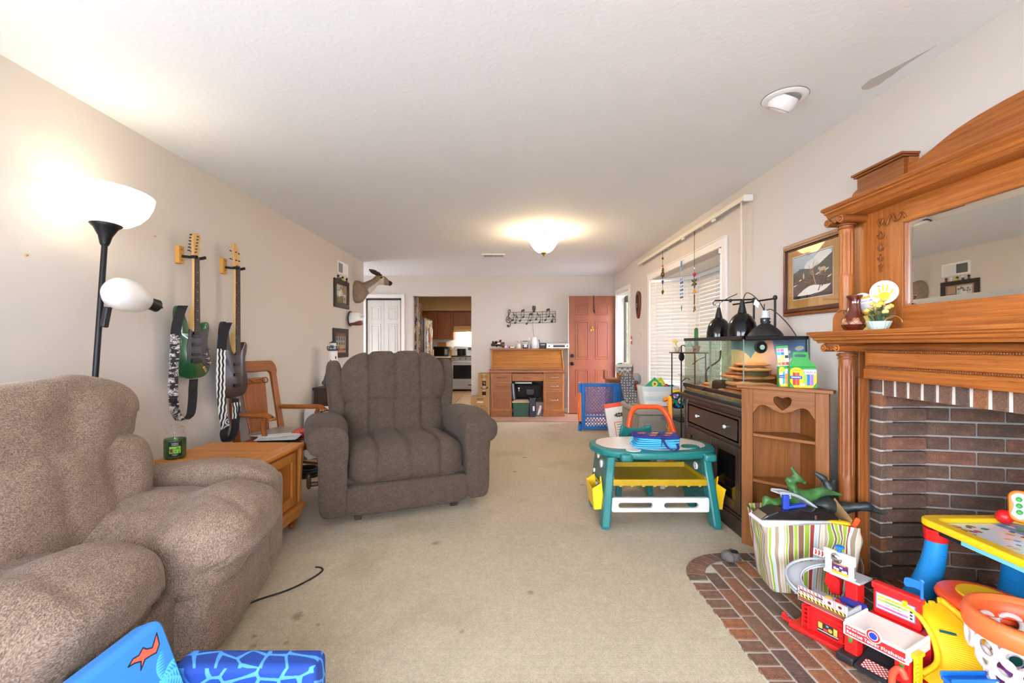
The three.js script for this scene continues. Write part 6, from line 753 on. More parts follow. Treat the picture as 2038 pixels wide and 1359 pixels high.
  const c = thing('greeting_card', 'yellow bordered card with printed verse leaning behind the vase', 'card', [1.745, 1.385, -2.215], -0.85); c.rotation.z = 0.2; mesh('card', EX(shape(roundRect(-0.042, 0.042, -0.05, 0.05, 0.008)), 0.004, 0.0006), mat(0xf2c431, { roughness: 0.7 }), c); print('card_print', 0.062, 0.074, printMat(128, 150, (g) => { g.fillStyle = '#eceaf2'; g.fillRect(0, 0, 128, 150); g.fillStyle = '#33313a'; g.font = 'bold 15px serif'; g.fillText('Family Time', 18, 30); g.font = '10px serif'; for (let i = 0; i < 7; i++) g.fillText(['together is the', 'most wonderful', 'place to be and', 'love is a gift', 'that we share', 'every day', 'at home'][i], 14, 56 + i * 13); }), c, [0, 0.002, 0.0045]); mesh('card_prop', ROD([0, -0.048, -0.003], [0.02, -0.117, -0.02], 0.004), mat(0xd8c49a), c);
  const y = thing('yellow_ornament', 'small yellow glass ornament with wire loop beside the bowl', 'ornament', [1.715, S, -2.175]); mesh('glass_stem', LA([[0, 0], [0.022, 0], [0.02, 0.008], [0.01, 0.02], [0.014, 0.05], [0.022, 0.07], [0.02, 0.07]], 16), mat(0xe8d77a, { roughness: 0.15, transmission: 0.4, thickness: 0 }), y); mesh('blossom', [0, 1, 2, 3, 4].map((i) => SP(0.011, 0.012 * Math.cos(i * 1.26), 0.085 + 0.01 * (i % 2), 0.014 * Math.sin(i * 1.26), [1, 0.7, 1], 8)), mat(0xf3a83a), y); mesh('wire_loop', TO(0.03, 0.0012, 30, 5, 4.4).rotateY(-0.8).translate(0.01, 0.032, 0.13), M.brass, y);
}
// ================================================================ ON THE SIDE WALL WITH THE WINDOW (local x runs towards the camera, z out of the wall)
const wallR = (name, label, cat, Z, Y, out = 0, group) => thing(name, label, cat, [XR - out, Y, -Z], -PI / 2, group);
{
  const p = wallR('framed_painting', 'framed painting of antlers and wolves in snowy mountains', 'painting', 2.755, 1.615), w = 0.565, h = 0.465, gold = mat(0x7a5228, { roughness: 0.4, map: oakTex });
  const side = (a, m, b, d) => [[0, h / 2 - a - b / 2, w - 2 * a, b], [0, -h / 2 + a + b / 2, w - 2 * a, b], [-w / 2 + a + b / 2, 0, b, h - 2 * a - 2 * b], [w / 2 - a - b / 2, 0, b, h - 2 * a - 2 * b]].map(([x, y, ww, hh]) => B(ww, hh, d, x, y, d / 2, 0.004));
  mesh('frame', side(0, 0, 0.022, 0.022), M.oakDeep, p); mesh('frame_lip', side(0.021, 0, 0.018, 0.03), gold, p); mesh('inner_liner', side(0.038, 0, 0.01, 0.022), mat(0x54381f), p);
  mesh('mat_board', B(w - 0.09, h - 0.09, 0.006, 0, 0, 0.012, 0), mat(0xb98a48, { roughness: 0.8 }), p);
  print('painted_scene', w - 0.2, h - 0.19, printMat(512, 384, (g) => {
    const sky = g.createLinearGradient(0, 0, 0, 170); sky.addColorStop(0, '#b9c3c8'); sky.addColorStop(1, '#8fa3ad'); g.fillStyle = sky; g.fillRect(0, 0, 512, 384); g.fillStyle = '#e2e0da'; g.beginPath(); g.ellipse(380, 70, 120, 60, -0.2, 0, 7); g.fill(); g.fillStyle = '#d7d9d6'; g.beginPath(); g.ellipse(250, 100, 90, 40, -0.2, 0, 7); g.fill();
    g.fillStyle = '#4d4a42'; g.beginPath(); g.moveTo(0, 150); g.lineTo(120, 120); g.lineTo(250, 140); g.lineTo(360, 110); g.lineTo(512, 40); g.lineTo(512, 260); g.lineTo(0, 260); g.fill(); g.fillStyle = '#4a3526'; g.fillRect(0, 190, 512, 194);
    for (let i = 0; i < 420; i++) { const x = hash(i, 1, 2) * 512, y = 180 + hash(i, 2, 2) * 150; g.strokeStyle = ['#2c1f18', '#7a5638', '#5c3e2a', '#9a7450', '#1c1512'][i % 5]; g.lineWidth = 3; g.beginPath(); g.moveTo(x, y); g.lineTo(x + 20, y - 8 + hash(i, 3, 2) * 20); g.stroke(); }
    g.fillStyle = '#e9e4da'; g.beginPath(); g.moveTo(60, 352); g.quadraticCurveTo(200, 270, 300, 280); g.quadraticCurveTo(420, 300, 490, 290); g.quadraticCurveTo(420, 350, 300, 350); g.quadraticCurveTo(180, 366, 60, 352); g.fill(); g.fillStyle = '#1f1813'; g.fillRect(0, 356, 512, 28);
    for (const [x, y] of [[440, 170], [470, 230], [330, 190], [30, 260], [100, 220]]) { g.fillStyle = '#e6e2da'; g.beginPath(); g.ellipse(x, y, 26, 5, -0.3, 0, 7); g.fill(); }
    const antler = (x, y, s, c) => { g.strokeStyle = c; g.lineCap = 'round'; const l = (a, b, q, d, w) => { g.lineWidth = w; g.beginPath(); g.moveTo(x + a * s, y + b * s); g.quadraticCurveTo(x + (a + q) / 2 * s - 10, y + (b + d) / 2 * s, x + q * s, y + d * s); g.stroke(); }; l(60, 160, 20, 40, 12); l(20, 60, -30, -10, 7); l(22, 40, 40, -40, 8); l(26, 20, 90, -20, 7); l(18, 80, -20, 40, 6); };
    antler(60, 160, 1, '#3c2a20'); antler(250, 120, 0.95, '#b89468'); g.strokeStyle = '#2a1d16'; g.lineWidth = 10; g.beginPath(); g.moveTo(340, 330); g.quadraticCurveTo(380, 260, 400, 220); g.moveTo(380, 300); g.quadraticCurveTo(440, 260, 450, 210); g.stroke();
    g.fillStyle = '#c2ab88'; g.beginPath(); g.ellipse(390, 160, 42, 16, -0.1, 0, 7); g.fill(); g.fillRect(356, 165, 8, 36); g.fillRect(418, 160, 8, 34); g.beginPath(); g.ellipse(350, 150, 15, 12, 0, 0, 7); g.fill(); g.beginPath(); g.ellipse(150, 190, 10, 26, 0, 0, 7); g.fill();
    g.strokeStyle = '#f2efe8'; g.lineWidth = 8; g.strokeRect(0, 0, 512, 384); g.strokeStyle = '#1d1a18'; g.lineWidth = 4; g.strokeRect(9, 9, 494, 366);
  }), p, [0, 0.006, 0.0165]); mesh('glazing', B(w - 0.1, h - 0.1, 0.002, 0, 0, 0.019, 0), M.glass, p);
  const s = wallR('wooden_plaque', 'shield shaped wooden plaque beside the entrance', 'plaque', 6.47, 1.79), sh = [[-0.09, 0.11], [-0.06, 0.155], [0, 0.175], [0.06, 0.155], [0.09, 0.11], [0.095, 0], [0.075, -0.11], [0, -0.215], [-0.075, -0.11], [-0.095, 0]];
  mesh('shield', EX(spline(sh, 60), 0.03, 0.008, 2), mat([0.55, 0.3, 0.2], { map: oakDarkTex, roughness: 0.35 }), s); mesh('emblem_plate', EX(spline(sh.map(([x, y]) => [x * 0.62, y * 0.68]), 50), 0.006, 0.002).translate(0, 0.005, 0.029), M.black, s); print('emblem_print', 0.07, 0.16, printMat(64, 128, (g) => { g.fillStyle = '#141214'; g.fillRect(0, 0, 64, 128); g.fillStyle = '#8a5a36'; g.fillRect(14, 12, 36, 10); g.fillStyle = '#e8e4e2'; g.beginPath(); g.ellipse(32, 84, 14, 26, 0, 0, 7); g.fill(); g.fillStyle = '#a82a24'; g.fillRect(22, 76, 20, 16); g.fillStyle = '#6a6a70'; g.fillRect(20, 36, 24, 16); }), s, [0, -0.005, 0.0362]);
  const sw = wallR('light_switch', 'brass light switch plate by the entrance', 'switch', 6.87, 1.27); mesh('plate', B(0.075, 0.12, 0.006, 0, 0, 0.003, 0.002), M.brass, sw); mesh('toggle', tf(B(0.01, 0.024, 0.03, 0, 0, 0, 0.002), [0, 0, 0.014], [0.4, 0, 0]), M.white, sw);
  const ct = wallR('thermostat_cover', 'small ivory round thermostat on the wall past the plaque', 'thermostat', 6.42, 1.33); mesh('body', LA([[0, 0.016], [0.03, 0.016], [0.036, 0.012], [0.038, 0], [0, 0]], 24).rotateX(PI / 2), wallPaint, ct); 
  const r = wallR('curtain_track', 'white curtain traverse track above the bay window', 'curtain track', 4.885, 2.318); 
  mesh('track_rail', B(2.86, 0.036, 0.024, 0, 0, 0.056, 0.003), M.cream, r); mesh('track_slot', B(2.84, 0.006, 0.01, 0, -0.02, 0.06, 0), M.greyPlastic, r); for (const x of [-1.4, -0.4, 0.55, 1.4]) mesh('bracket', [B(0.03, 0.02, 0.06, x, 0.006, 0.03, 0.002), B(0.03, 0.05, 0.004, x, 0, 0.002, 0.001)], M.cream, r); mesh('end_return', B(0.02, 0.05, 0.066, 1.43, -0.004, 0.033, 0.003), M.white, r); for (const x of [0.9, 0.2]) mesh('carrier', B(0.06, 0.02, 0.016, x, -0.03, 0.058, 0.003), M.white, r);
  mesh('pull_cord', [ROD([1.37, -0.02, 0.06], [1.36, -1.0, 0.05], 0.003), ROD([1.385, -0.02, 0.06], [1.372, -1.02, 0.05], 0.003)], M.cream, r);
  // ornaments that hang from the track
  const h1 = wallR('hanging_ornament', 'bronze bell ornament on a beaded string near the plaque', 'ornament', 5.31, 2.288, 0.058, 'ornaments hanging at the window'); mesh('string', ROD([0, 0.01, 0], [0, -0.5, 0], 0.0022), M.black, h1); for (const [y, m, q] of [[-0.17, M.red, 0.01], [-0.35, M.deepBlue, 0.013], [-0.37, M.deepBlue, 0.009], [-0.08, M.bronze, 0.012]]) mesh('bead', SP(q, 0, y, 0, [1, 1.2, 1], 10), m, h1); mesh('bell', [SP(0.034, 0, -0.27, 0, [1, 1, 0.6], 14), TO(0.02, 0.006, 18, 6).scale(1, 1.5, 1).translate(0.006, -0.225, 0), TO(0.034, 0.004, 20, 6).translate(0, -0.27, 0)], M.bronze, h1); mesh('elephant_charm', [SP(0.022, 0, -0.47, 0, [1.3, 1, 0.6], 10), SP(0.012, -0.022, -0.466, 0, [1, 1, 0.7], 8), B(0.008, 0.016, 0.01, -0.012, -0.49, 0, 0.002), B(0.008, 0.016, 0.01, 0.014, -0.49, 0, 0.002)], M.bronze, h1);
  const h2 = wallR('hanging_ornament', 'dragonfly ornament on a long string behind the heat lamps', 'ornament', 4.4, 2.288, 0.058, 'ornaments hanging at the window'); mesh('string', ROD([0, 0.01, 0], [0, -0.72, 0], 0.0022), M.black, h2); mesh('hook', TU([[0, 0.012, 0], [0.012, 0.0, 0], [0.008, -0.03, 0], [-0.004, -0.03, 0]], 0.003, 12), M.bronze, h2);
  const olive = mat(0x5f5640, { roughness: 0.45, metalness: 0.5 }); mesh('dragonfly', [SP(0.012, 0, -0.5, 0, [0.8, 4, 0.8], 10), ...[[-1, 0.25], [-1, -0.2], [1, 0.15], [1, -0.25]].map(([s, a]) => tf(SP(0.034, s * 0.036, 0, 0, [1, 0.36, 0.12], 12), [0, -0.475 - (a < 0 ? 0.02 : 0), 0.002], [0, 0, s * a]))], olive, h2); mesh('bead', SP(0.014, 0, -0.41, 0, [1, 1.5, 1], 10), M.red, h2); mesh('bead', SP(0.008, 0, -0.35, 0, [1, 1.2, 1], 8), M.cream, h2); mesh('amber_bell', CY(0.005, 0.022, 0.04, 0, -0.57, 0, 12), mat(0xd8901a, { roughness: 0.3 }), h2); for (let i = 0; i < 6; i++) mesh('bead', SP(0.008, 0, -0.61 - i * 0.016, 0, [1, 1, 1], 8), i % 2 ? mat(0x7a2418) : M.bronze, h2); mesh('charm', [SP(0.022, 0, -0.73, 0, [0.8, 1, 0.4], 10), SP(0.012, 0.016, -0.75, 0, [1, 1, 0.5], 8), SP(0.012, -0.014, -0.76, 0, [1, 1, 0.5], 8)], mat(0x8a5a2c, { roughness: 0.4, metalness: 0.4 }), h2);
  const h3 = wallR('wind_chime', 'blue glass bead chime hanging from the window casing', 'ornament', 4.75, 2.085, 0.05, 'ornaments hanging at the window'); mesh('hook', ROD([0, 0, -0.03], [0, 0, 0], 0.003), M.white, h3); mesh('glass_fish', [SP(0.02, 0, -0.045, 0, [0.8, 2, 0.4], 10), SP(0.012, 0.008, -0.1, 0, [0.8, 1.6, 0.4], 8)], mat(0x3a8fd8, { roughness: 0.1, transmission: 0.4, thickness: 0 }), h3); for (const x of [-0.024, 0.02]) { mesh('string', ROD([x, 0, 0], [x, -0.42, 0], 0.0008), M.white, h3); for (let i = 0; i < 6; i++) mesh('bead', SP(0.011, x + 0.004 * (i % 2), -0.2 - i * 0.038, 0, [1, 1.1, 0.6], 9), i % 2 ? M.deepBlue : mat(0x7ab4dc, { roughness: 0.15 }), h3); } mesh('teal_drop', SP(0.008, 0, -0.5, 0, [0.7, 4, 0.7], 8), M.teal, h3); mesh('string', ROD([0, -0.42, 0], [0, -0.5, 0], 0.0008), M.white, h3);
}
// ================================================================ TERRARIUM ON ITS STAND
const TX0 = 1.43, TX1 = 1.832, TZ0 = 2.785, TZ1 = 3.735;
{
  const t = thing('terrarium_stand', 'dark espresso cabinet with glass knobs under the terrarium', 'cabinet'), E = M.espresso, xf = 1.44;
  mesh('carcass', BB(xf + 0.02, 1.83, 0.1, 0.76, -TZ0 - 0.02, -TZ1 - 0.02, 0.003), E, t, { axis: 'z' }); mesh('plinth', [BB(xf - 0.005, 1.83, 0, 0.1, -TZ0, -TZ1 - 0.04, 0.006), BB(xf + 0.005, 1.83, 0.1, 0.115, -TZ0 - 0.005, -TZ1 - 0.035, 0.005)], E, t, { axis: 'z' });
  mesh('cabinet_top', [BB(xf - 0.03, 1.835, 0.785, 0.808, -TZ0 + 0.012, -TZ1 - 0.06, 0.008), BB(xf - 0.012, 1.83, 0.76, 0.785, -TZ0, -TZ1 - 0.045, 0.01)], E, t, { axis: 'z' });
  for (const z of [-TZ0 - 0.035, -TZ1 - 0.005]) mesh('corner_post', CY(0.022, 0.022, 0.645, 0, 0, 0, 16).translate(xf + 0.022, 0.437, z), E, t);
  const dr = mesh('drawer', BB(xf + 0.004, xf + 0.024, 0.56, 0.74, -TZ0 - 0.07, -TZ1 + 0.04, 0.006), E, t, { axis: 'z' }); mesh('drawer_moulding', ring(TZ0 + 0.085, TZ1 - 0.055, 0.575, 0.725, 0.01, 0.006).rotateY(PI / 2).scale(-1, 1, 1).translate(0, 0, 0), E, dr); dr.children[0].geometry.translate(xf + 0.006, 0, 0);
  const gm = mat(0xe8eef0, { roughness: 0.06, transmission: 0.5, thickness: 0 }); for (const Z of [3.02, 3.47]) { mesh('knob', LA([[0, 0.03], [0.009, 0.029], [0.013, 0.022], [0.011, 0.014], [0.005, 0.008], [0.006, 0]], 10).rotateZ(PI / 2).translate(xf + 0.004, 0.655, -Z), gm, dr); mesh('knob_base', CY(0.007, 0.009, 0.008, 0, 0, 0, 12).rotateZ(PI / 2).translate(xf, 0.655, -Z), M.chrome, dr); }
  for (const [a, b] of [[TZ0 + 0.07, 3.25], [3.265, TZ1 - 0.04]]) { const d = mesh('door', [BB(xf + 0.004, xf + 0.024, 0.13, 0.545, -a, -a - 0.06, 0.004), BB(xf + 0.004, xf + 0.024, 0.13, 0.545, -b + 0.06, -b, 0.004), BB(xf + 0.004, xf + 0.024, 0.485, 0.545, -a - 0.06, -b + 0.06, 0.004), BB(xf + 0.004, xf + 0.024, 0.13, 0.19, -a - 0.06, -b + 0.06, 0.004)], E, t, { axis: 'y' }); mesh('door_glass', BB(xf + 0.012, xf + 0.016, 0.19, 0.485, -a - 0.06, -b + 0.06, 0), mat(0x14110f, { roughness: 0.06 }), d); }
}
{
  const t = thing('terrarium', 'glass terrarium with black rims, desert backdrop and orange sand', 'terrarium'), Bk = M.black, y0 = 0.808, y1 = 1.252;
  const rim = (a, b, w) => [BB(TX0, TX1, a, b, -TZ0, -TZ0 - w, 0.002), BB(TX0, TX1, a, b, -TZ1 + w, -TZ1, 0.002), BB(TX0, TX0 + w, a, b, -TZ0, -TZ1, 0.002), BB(TX1 - w, TX1, a, b, -TZ0, -TZ1, 0.002)];
  mesh('bottom_rim', rim(y0, y0 + 0.02, 0.014), Bk, t); mesh('top_rim', rim(y1 - 0.022, y1, 0.016), Bk, t); mesh('screen_top', [...Array.from({ length: 24 }, (_, i) => B(0.0016, 0.002, TZ1 - TZ0 - 0.03, TX0 + 0.02 + i * 0.0158, y1 - 0.008, -(TZ0 + TZ1) / 2, 0)), ...Array.from({ length: 56 }, (_, i) => B(TX1 - TX0 - 0.03, 0.002, 0.0016, (TX0 + TX1) / 2, y1 - 0.008, -TZ0 - 0.02 - i * 0.0164, 0))], mat(0x2a2a2c, { roughness: 0.8 }), t).userData.kind = 'stuff';
  mesh('front_rail', BB(TX0 - 0.008, TX0 + 0.006, 0.862, 0.89, -TZ0, -TZ1, 0.003), Bk, t); mesh('door_lock', [CY(0.01, 0.01, 0.02, 0, 0, 0, 12).rotateZ(PI / 2).translate(TX0 - 0.014, 0.876, -3.33), B(0.006, 0.008, 0.014, TX0 - 0.02, 0.882, -3.315, 0.002)], M.blackMetal, t);
  const gl = mat(0xeef6f2, { transmission: 1, thickness: 0, roughness: 0, ior: 1.45 });
  mesh('glass_pane', BB(TX0 + 0.002, TX0 + 0.006, 0.89, y1 - 0.02, -TZ0 - 0.003, -3.26, 0), gl, t); mesh('glass_pane', BB(TX0 + 0.006, TX0 + 0.01, 0.89, y1 - 0.02, -3.25, -TZ1 + 0.003, 0), gl, t); mesh('glass_pane', BB(TX0 + 0.003, TX0 + 0.007, y0 + 0.02, 0.862, -TZ0 - 0.003, -TZ1 + 0.003, 0), gl, t); mesh('glass_pane', BB(TX0 + 0.008, TX1 - 0.003, y0 + 0.02, y1 - 0.02, -TZ0 - 0.002, -TZ0 - 0.006, 0), gl, t); mesh('glass_pane', BB(TX0 + 0.008, TX1 - 0.003, y0 + 0.02, y1 - 0.02, -TZ1 + 0.006, -TZ1 + 0.002, 0), gl, t);
  mesh('glass_edge', [BB(TX0 + 0.001, TX0 + 0.006, 0.89, y1 - 0.02, -TZ0 - 0.001, -TZ0 - 0.005, 0), BB(TX0 + 0.003, TX0 + 0.011, 0.89, y1 - 0.02, -3.252, -3.258, 0), BB(TX1 - 0.008, TX1 - 0.002, y0, y1, -TZ0 - 0.001, -TZ0 - 0.007, 0)], mat(0x7f968c, { roughness: 0.2 }), t);
  print('desert_backdrop', 0.935, 0.4, printMat(1024, 448, (g) => {
    const s = g.createLinearGradient(0, 0, 1024, 0); s.addColorStop(0, '#d9c49a'); s.addColorStop(0.45, '#f0c69a'); s.addColorStop(0.7, '#c9a8c4'); s.addColorStop(1, '#4f86c9'); g.fillStyle = s; g.fillRect(0, 0, 1024, 448); g.fillStyle = '#6f93a8'; g.beginPath(); g.moveTo(0, 0); g.lineTo(560, 0); g.quadraticCurveTo(420, 60, 330, 150); g.quadraticCurveTo(200, 60, 0, 80); g.fill();
    const b = g.createLinearGradient(0, 0, 0, 230); b.addColorStop(0, '#3f74c2'); b.addColorStop(1, '#a9cbe6'); g.globalAlpha = 0.85; g.fillStyle = b; g.beginPath(); g.moveTo(640, 0); g.lineTo(1024, 0); g.lineTo(1024, 236); g.lineTo(760, 240); g.quadraticCurveTo(680, 140, 640, 0); g.fill(); g.globalAlpha = 1;
    g.fillStyle = '#f2efe9'; for (const [x, y, w, h] of [[900, 150, 60, 26], [820, 90, 44, 14], [960, 60, 50, 16], [740, 190, 50, 14], [960, 190, 70, 22]]) { g.beginPath(); g.ellipse(x, y, w, h, -0.1, 0, 7); g.fill(); }
    g.fillStyle = '#d98e50'; g.beginPath(); g.moveTo(0, 250); g.quadraticCurveTo(250, 190, 480, 280); g.quadraticCurveTo(700, 250, 1024, 262); g.lineTo(1024, 448); g.lineTo(0, 448); g.fill(); g.fillStyle = '#b5713e'; g.beginPath(); g.moveTo(0, 240); g.lineTo(90, 205); g.lineTo(200, 250); g.lineTo(0, 290); g.fill(); g.fillStyle = '#7c5548'; g.beginPath(); g.moveTo(430, 290); g.lineTo(470, 250); g.lineTo(520, 250); g.lineTo(560, 290); g.fill();
    for (let i = 0; i < 500; i++) { g.fillStyle = ['#e6a462', '#c97c42', '#f0bc80', '#a86038'][i % 4]; g.fillRect(hash(i, 1, 7) * 1024, 280 + hash(i, 2, 7) * 160, 18, 4); }
    g.fillStyle = '#2b2a2c'; g.beginPath(); g.moveTo(720, 448); g.lineTo(780, 250); g.lineTo(1024, 262); g.lineTo(1024, 448); g.fill();
  }), t, [TX1 - 0.016, 1.03, -(TZ0 + TZ1) / 2], [0, -PI / 2, 0]); mesh('back_wall', BB(TX1 - 0.014, TX1 - 0.004, y0 + 0.01, y1 - 0.02, -TZ0 - 0.008, -TZ1 + 0.008, 0), Bk, t);
  const sandM = mat(0xf09a55, { roughness: 0.95, bumpMap: fineBump, bumpScale: 0.003 }); const sg = new THREE.PlaneGeometry(TX1 - TX0 - 0.03, TZ1 - TZ0 - 0.016, 14, 40).rotateX(-PI / 2), sp = sg.attributes.position; for (let i = 0; i < sp.count; i++) sp.setY(i, 0.855 + 0.018 * vnoise(sp.getX(i) * 18 + 40, sp.getZ(i) * 18 + 40, 999, 999, 5)); sg.translate((TX0 + TX1) / 2 - 0.004, 0, -(TZ0 + TZ1) / 2); sg.computeVertexNormals();
  mesh('sand_surface', plain(sg), sandM, t); const ff = EX(shape([[TZ0 + 0.01, y0 + 0.012], [TZ1 - 0.01, y0 + 0.012], ...Array.from({ length: 30 }, (_, i) => { const Z = TZ1 - 0.01 - i / 29 * (TZ1 - TZ0 - 0.02); return [Z, 0.836 + 0.016 * vnoise(Z * 22, 3, 999, 999, 9)]; })]), 0.004, 0).rotateY(PI / 2).translate(TX0 + 0.012, 0, 0); mesh('soil_layer', ff, mat(0x8c8170, { roughness: 0.95 }), t); mesh('sand_layer', BB(TX0 + 0.017, TX0 + 0.3, y0 + 0.012, 0.858, -TZ0 - 0.01, -TZ1 + 0.01, 0), sandM, t);
  const gauge = [1.545, 1.183, -TZ0 - 0.012]; mesh('gauge', [CY(0.036, 0.038, 0.012, 0, 0, 0, 32).rotateX(PI / 2).translate(...gauge), TO(0.033, 0.004, 32, 8).translate(gauge[0], gauge[1], gauge[2] + 0.006)], Bk, t); mesh('gauge_dial', CY(0.015, 0.015, 0.003, 0, 0, 0, 24).rotateX(PI / 2).translate(gauge[0] + 0.004, gauge[1], gauge[2] + 0.008), mat(0xb9c4b0), t);
  const rk = [mat(0xd98a55, { roughness: 0.85 }), mat(0xc9744a, { roughness: 0.85 }), mat(0xe39a62, { roughness: 0.85 })]; const led = [[1.62, 0.88, 3.12, 0.3, 0.03, 0.34], [1.63, 0.905, 3.1, 0.26, 0.028, 0.28], [1.61, 0.935, 3.05, 0.24, 0.034, 0.26], [1.65, 0.975, 3.18, 0.28, 0.03, 0.36], [1.66, 1.0, 3.2, 0.24, 0.024, 0.28], [1.66, 1.03, 3.15, 0.22, 0.026, 0.3], [1.68, 1.06, 3.18, 0.2, 0.022, 0.22], [1.58, 0.875, 3.5, 0.2, 0.026, 0.2], [1.59, 0.895, 3.52, 0.15, 0.022, 0.15]];
  led.forEach(([x, y, Z, w, h, d], i) => mesh('rock_ledge', puff(w, h, d, x, y, -Z, { e: 3, n: 14, f: (v) => { const n = vnoise(v.x * 22 + 20 + i, v.z * 22 + 20, 999, 999, i) - 0.5; v.x *= 1 + 0.35 * n; v.z *= 1 + 0.3 * n; v.y += 0.008 * n; } }), rk[i % 3], t)); mesh('rock_core', puff(0.17, 0.22, 0.24, 1.67, 0.95, -3.15, { e: 4, n: 12 }), mat(0x6d4a36, { roughness: 0.9 }), t); mesh('dark_cave', puff(0.1, 0.09, 0.16, 1.53, 0.9, -3.28, { e: 4, n: 10 }), mat(0x4a3328, { roughness: 0.95 }), t);
  mesh('spiky_plant', Array.from({ length: 24 }, (_, i) => { const a = i * 2.4, s = 0.4 + 0.6 * ((i * 5) % 24) / 24; return ROD([1.6, 0.87, -2.88], [1.6 + 0.085 * s * Math.cos(a), 0.87 + 0.085 * (1.15 - s), -2.88 + 0.075 * s * Math.sin(a)], 0.004, 0.001, 5); }), mat(0xf0906a, { roughness: 0.6 }), t);
  mesh('climbing_branch', TU([[1.6, 0.86, -3.68], [1.56, 1.0, -3.6], [1.62, 1.08, -3.52], [1.6, 1.15, -3.45]], 0.007, 20, 6), M.black, t);
}
{ // heat lamps on the screen top
  const Y = 1.253; const dome = (x, Z, s, label) => { const l = thing('heat_lamp', label, 'lamp', [x, Y, -Z], 0, 'heat lamps on the terrarium'); mesh('dome', LA([[0.082, 0], [0.084, 0.004], [0.083, 0.04], [0.074, 0.085], [0.056, 0.12], [0.036, 0.138], [0.022, 0.146], [0.02, 0.14], [0.05, 0.112], [0.07, 0.07], [0.08, 0.01]].map(([r, y]) => [r * s, y * s]), 40), M.blackGloss, l); mesh('neck', [CY(0.016 * s, 0.024 * s, 0.05 * s, 0, 0.165 * s, 0, 20), CY(0.011 * s, 0.016 * s, 0.03 * s, 0, 0.205 * s, 0, 16)], M.black, l); mesh('wire_bail', [ROD([-0.03 * s, 0.13 * s, 0], [-0.008, 0.225 * s, 0], 0.002), ROD([0.03 * s, 0.13 * s, 0], [0.008, 0.225 * s, 0], 0.002)], M.blackMetal, l); mesh('bulb', SP(0.026, 0, 0.05, 0, [1, 1.2, 1], 12), mat(0xffffff, { emissive: new THREE.Color(1, 0.74, 0.46), emissiveIntensity: 5 }), l); const pl = new THREE.PointLight(new THREE.Color(1, 0.72, 0.45), 0.42, 0, 2); pl.position.set(0, 0.05, 0); pl.shadow.radius = 1.3; l.add(pl); return l; };
  const d1 = dome(1.6, 3.48, 1.04, 'glossy black dome heat lamp nearest the window'), d2 = dome(1.6, 3.13, 1.13, 'glossy black dome heat lamp in the middle of the terrarium');
  mesh('cord', TU([[0, 0.225, 0], [0.0, 0.26, 0.02], [0.02, 0.29, 0.1], [0.03, 0.31, 0.22]], 0.003, 20, 6), M.black, d1); mesh('cord', TU([[0, 0.24, 0], [0.02, 0.3, 0.02], [0.06, 0.25, 0.08], [0.08, 0.15, 0.14], [0.09, 0.02, 0.18]], 0.003, 30, 6), M.black, d2); mesh('caution_tag', tf(B(0.001, 0.04, 0.05, 0, 0, 0, 0), [0.05, 0.22, 0.09], [0.6, 0.2, 0]), M.paper, d2);
  const l = thing('heat_lamp', 'black ridged clamp lamp with white ceramic socket on the terrarium', 'lamp', [1.63, Y, -2.9], 0, 'heat lamps on the terrarium'); const pr = []; for (let i = 0; i <= 10; i++) { const a = i / 10; pr.push([0.104 - 0.075 * Math.pow(a, 1.5), a * 0.078], [0.104 - 0.075 * Math.pow(a, 1.5) - 0.005, a * 0.078 + 0.003]); } mesh('shade', LA([...pr, [0.03, 0.085], [0.03, 0.112], [0.024, 0.116], [0.0, 0.116]], 44), mat(0x1c1c1d, { roughness: 0.5 }), l); for (let i = 0; i < 5; i++) mesh('vent_hole', SP(0.006, 0.03 * Math.cos(i * 1.26 + 1), 0.1, 0.03 * Math.sin(i * 1.26 + 1), [1, 1, 1], 8), M.greyPlastic, l); mesh('ceramic_socket', [CY(0.022, 0.026, 0.03, 0, 0.131, 0, 24), CY(0.021, 0.021, 0.016, 0, 0.154, 0, 24)], mat(0xc9ccce, { roughness: 0.4 }), l); mesh('cord', TU([[0, 0.16, 0], [0.02, 0.17, 0.02], [0.09, 0.1, 0.05], [0.14, 0.03, 0.06], [0.155, 0.0, 0.065]], 0.003, 26, 6), M.black, l); mesh('power_prong', ROD([-0.008, 0.16, 0], [-0.006, 0.205, 0.0], 0.003), M.black, l);
  const s = thing('lamp_stand', 'black jointed metal stand holding the heat lamps', 'stand', [1.75, Y, -3.0]); mesh('post', [ROD([0, 0, 0], [0, 0.262, 0], 0.007), ROD([0.0, 0, -0.26], [0, 0.25, -0.26], 0.007)], M.blackMetal, s); mesh('arm', [ROD([0, 0.25, 0], [-0.14, 0.235, -0.28], 0.006), ROD([0, 0.27, -0.26], [-0.17, 0.285, -0.5], 0.006)], M.blackMetal, s); mesh('joint', [SP(0.014, 0, 0.255, 0, [1, 1.3, 1], 10), SP(0.014, 0, 0.265, -0.26, [1, 1.3, 1], 10), SP(0.012, -0.1, 0.275, -0.4, [1, 1.2, 1], 10)], M.black, s); mesh('hook', TU([[-0.17, 0.285, -0.5], [-0.18, 0.27, -0.51], [-0.175, 0.25, -0.505], [-0.165, 0.255, -0.495]], 0.003, 14), M.blackMetal, s); mesh('foot_plate', [B(0.08, 0.006, 0.06, 0, 0.003, 0, 0.002), B(0.08, 0.006, 0.06, 0, 0.003, -0.26, 0.002)], M.blackMetal, s);
}
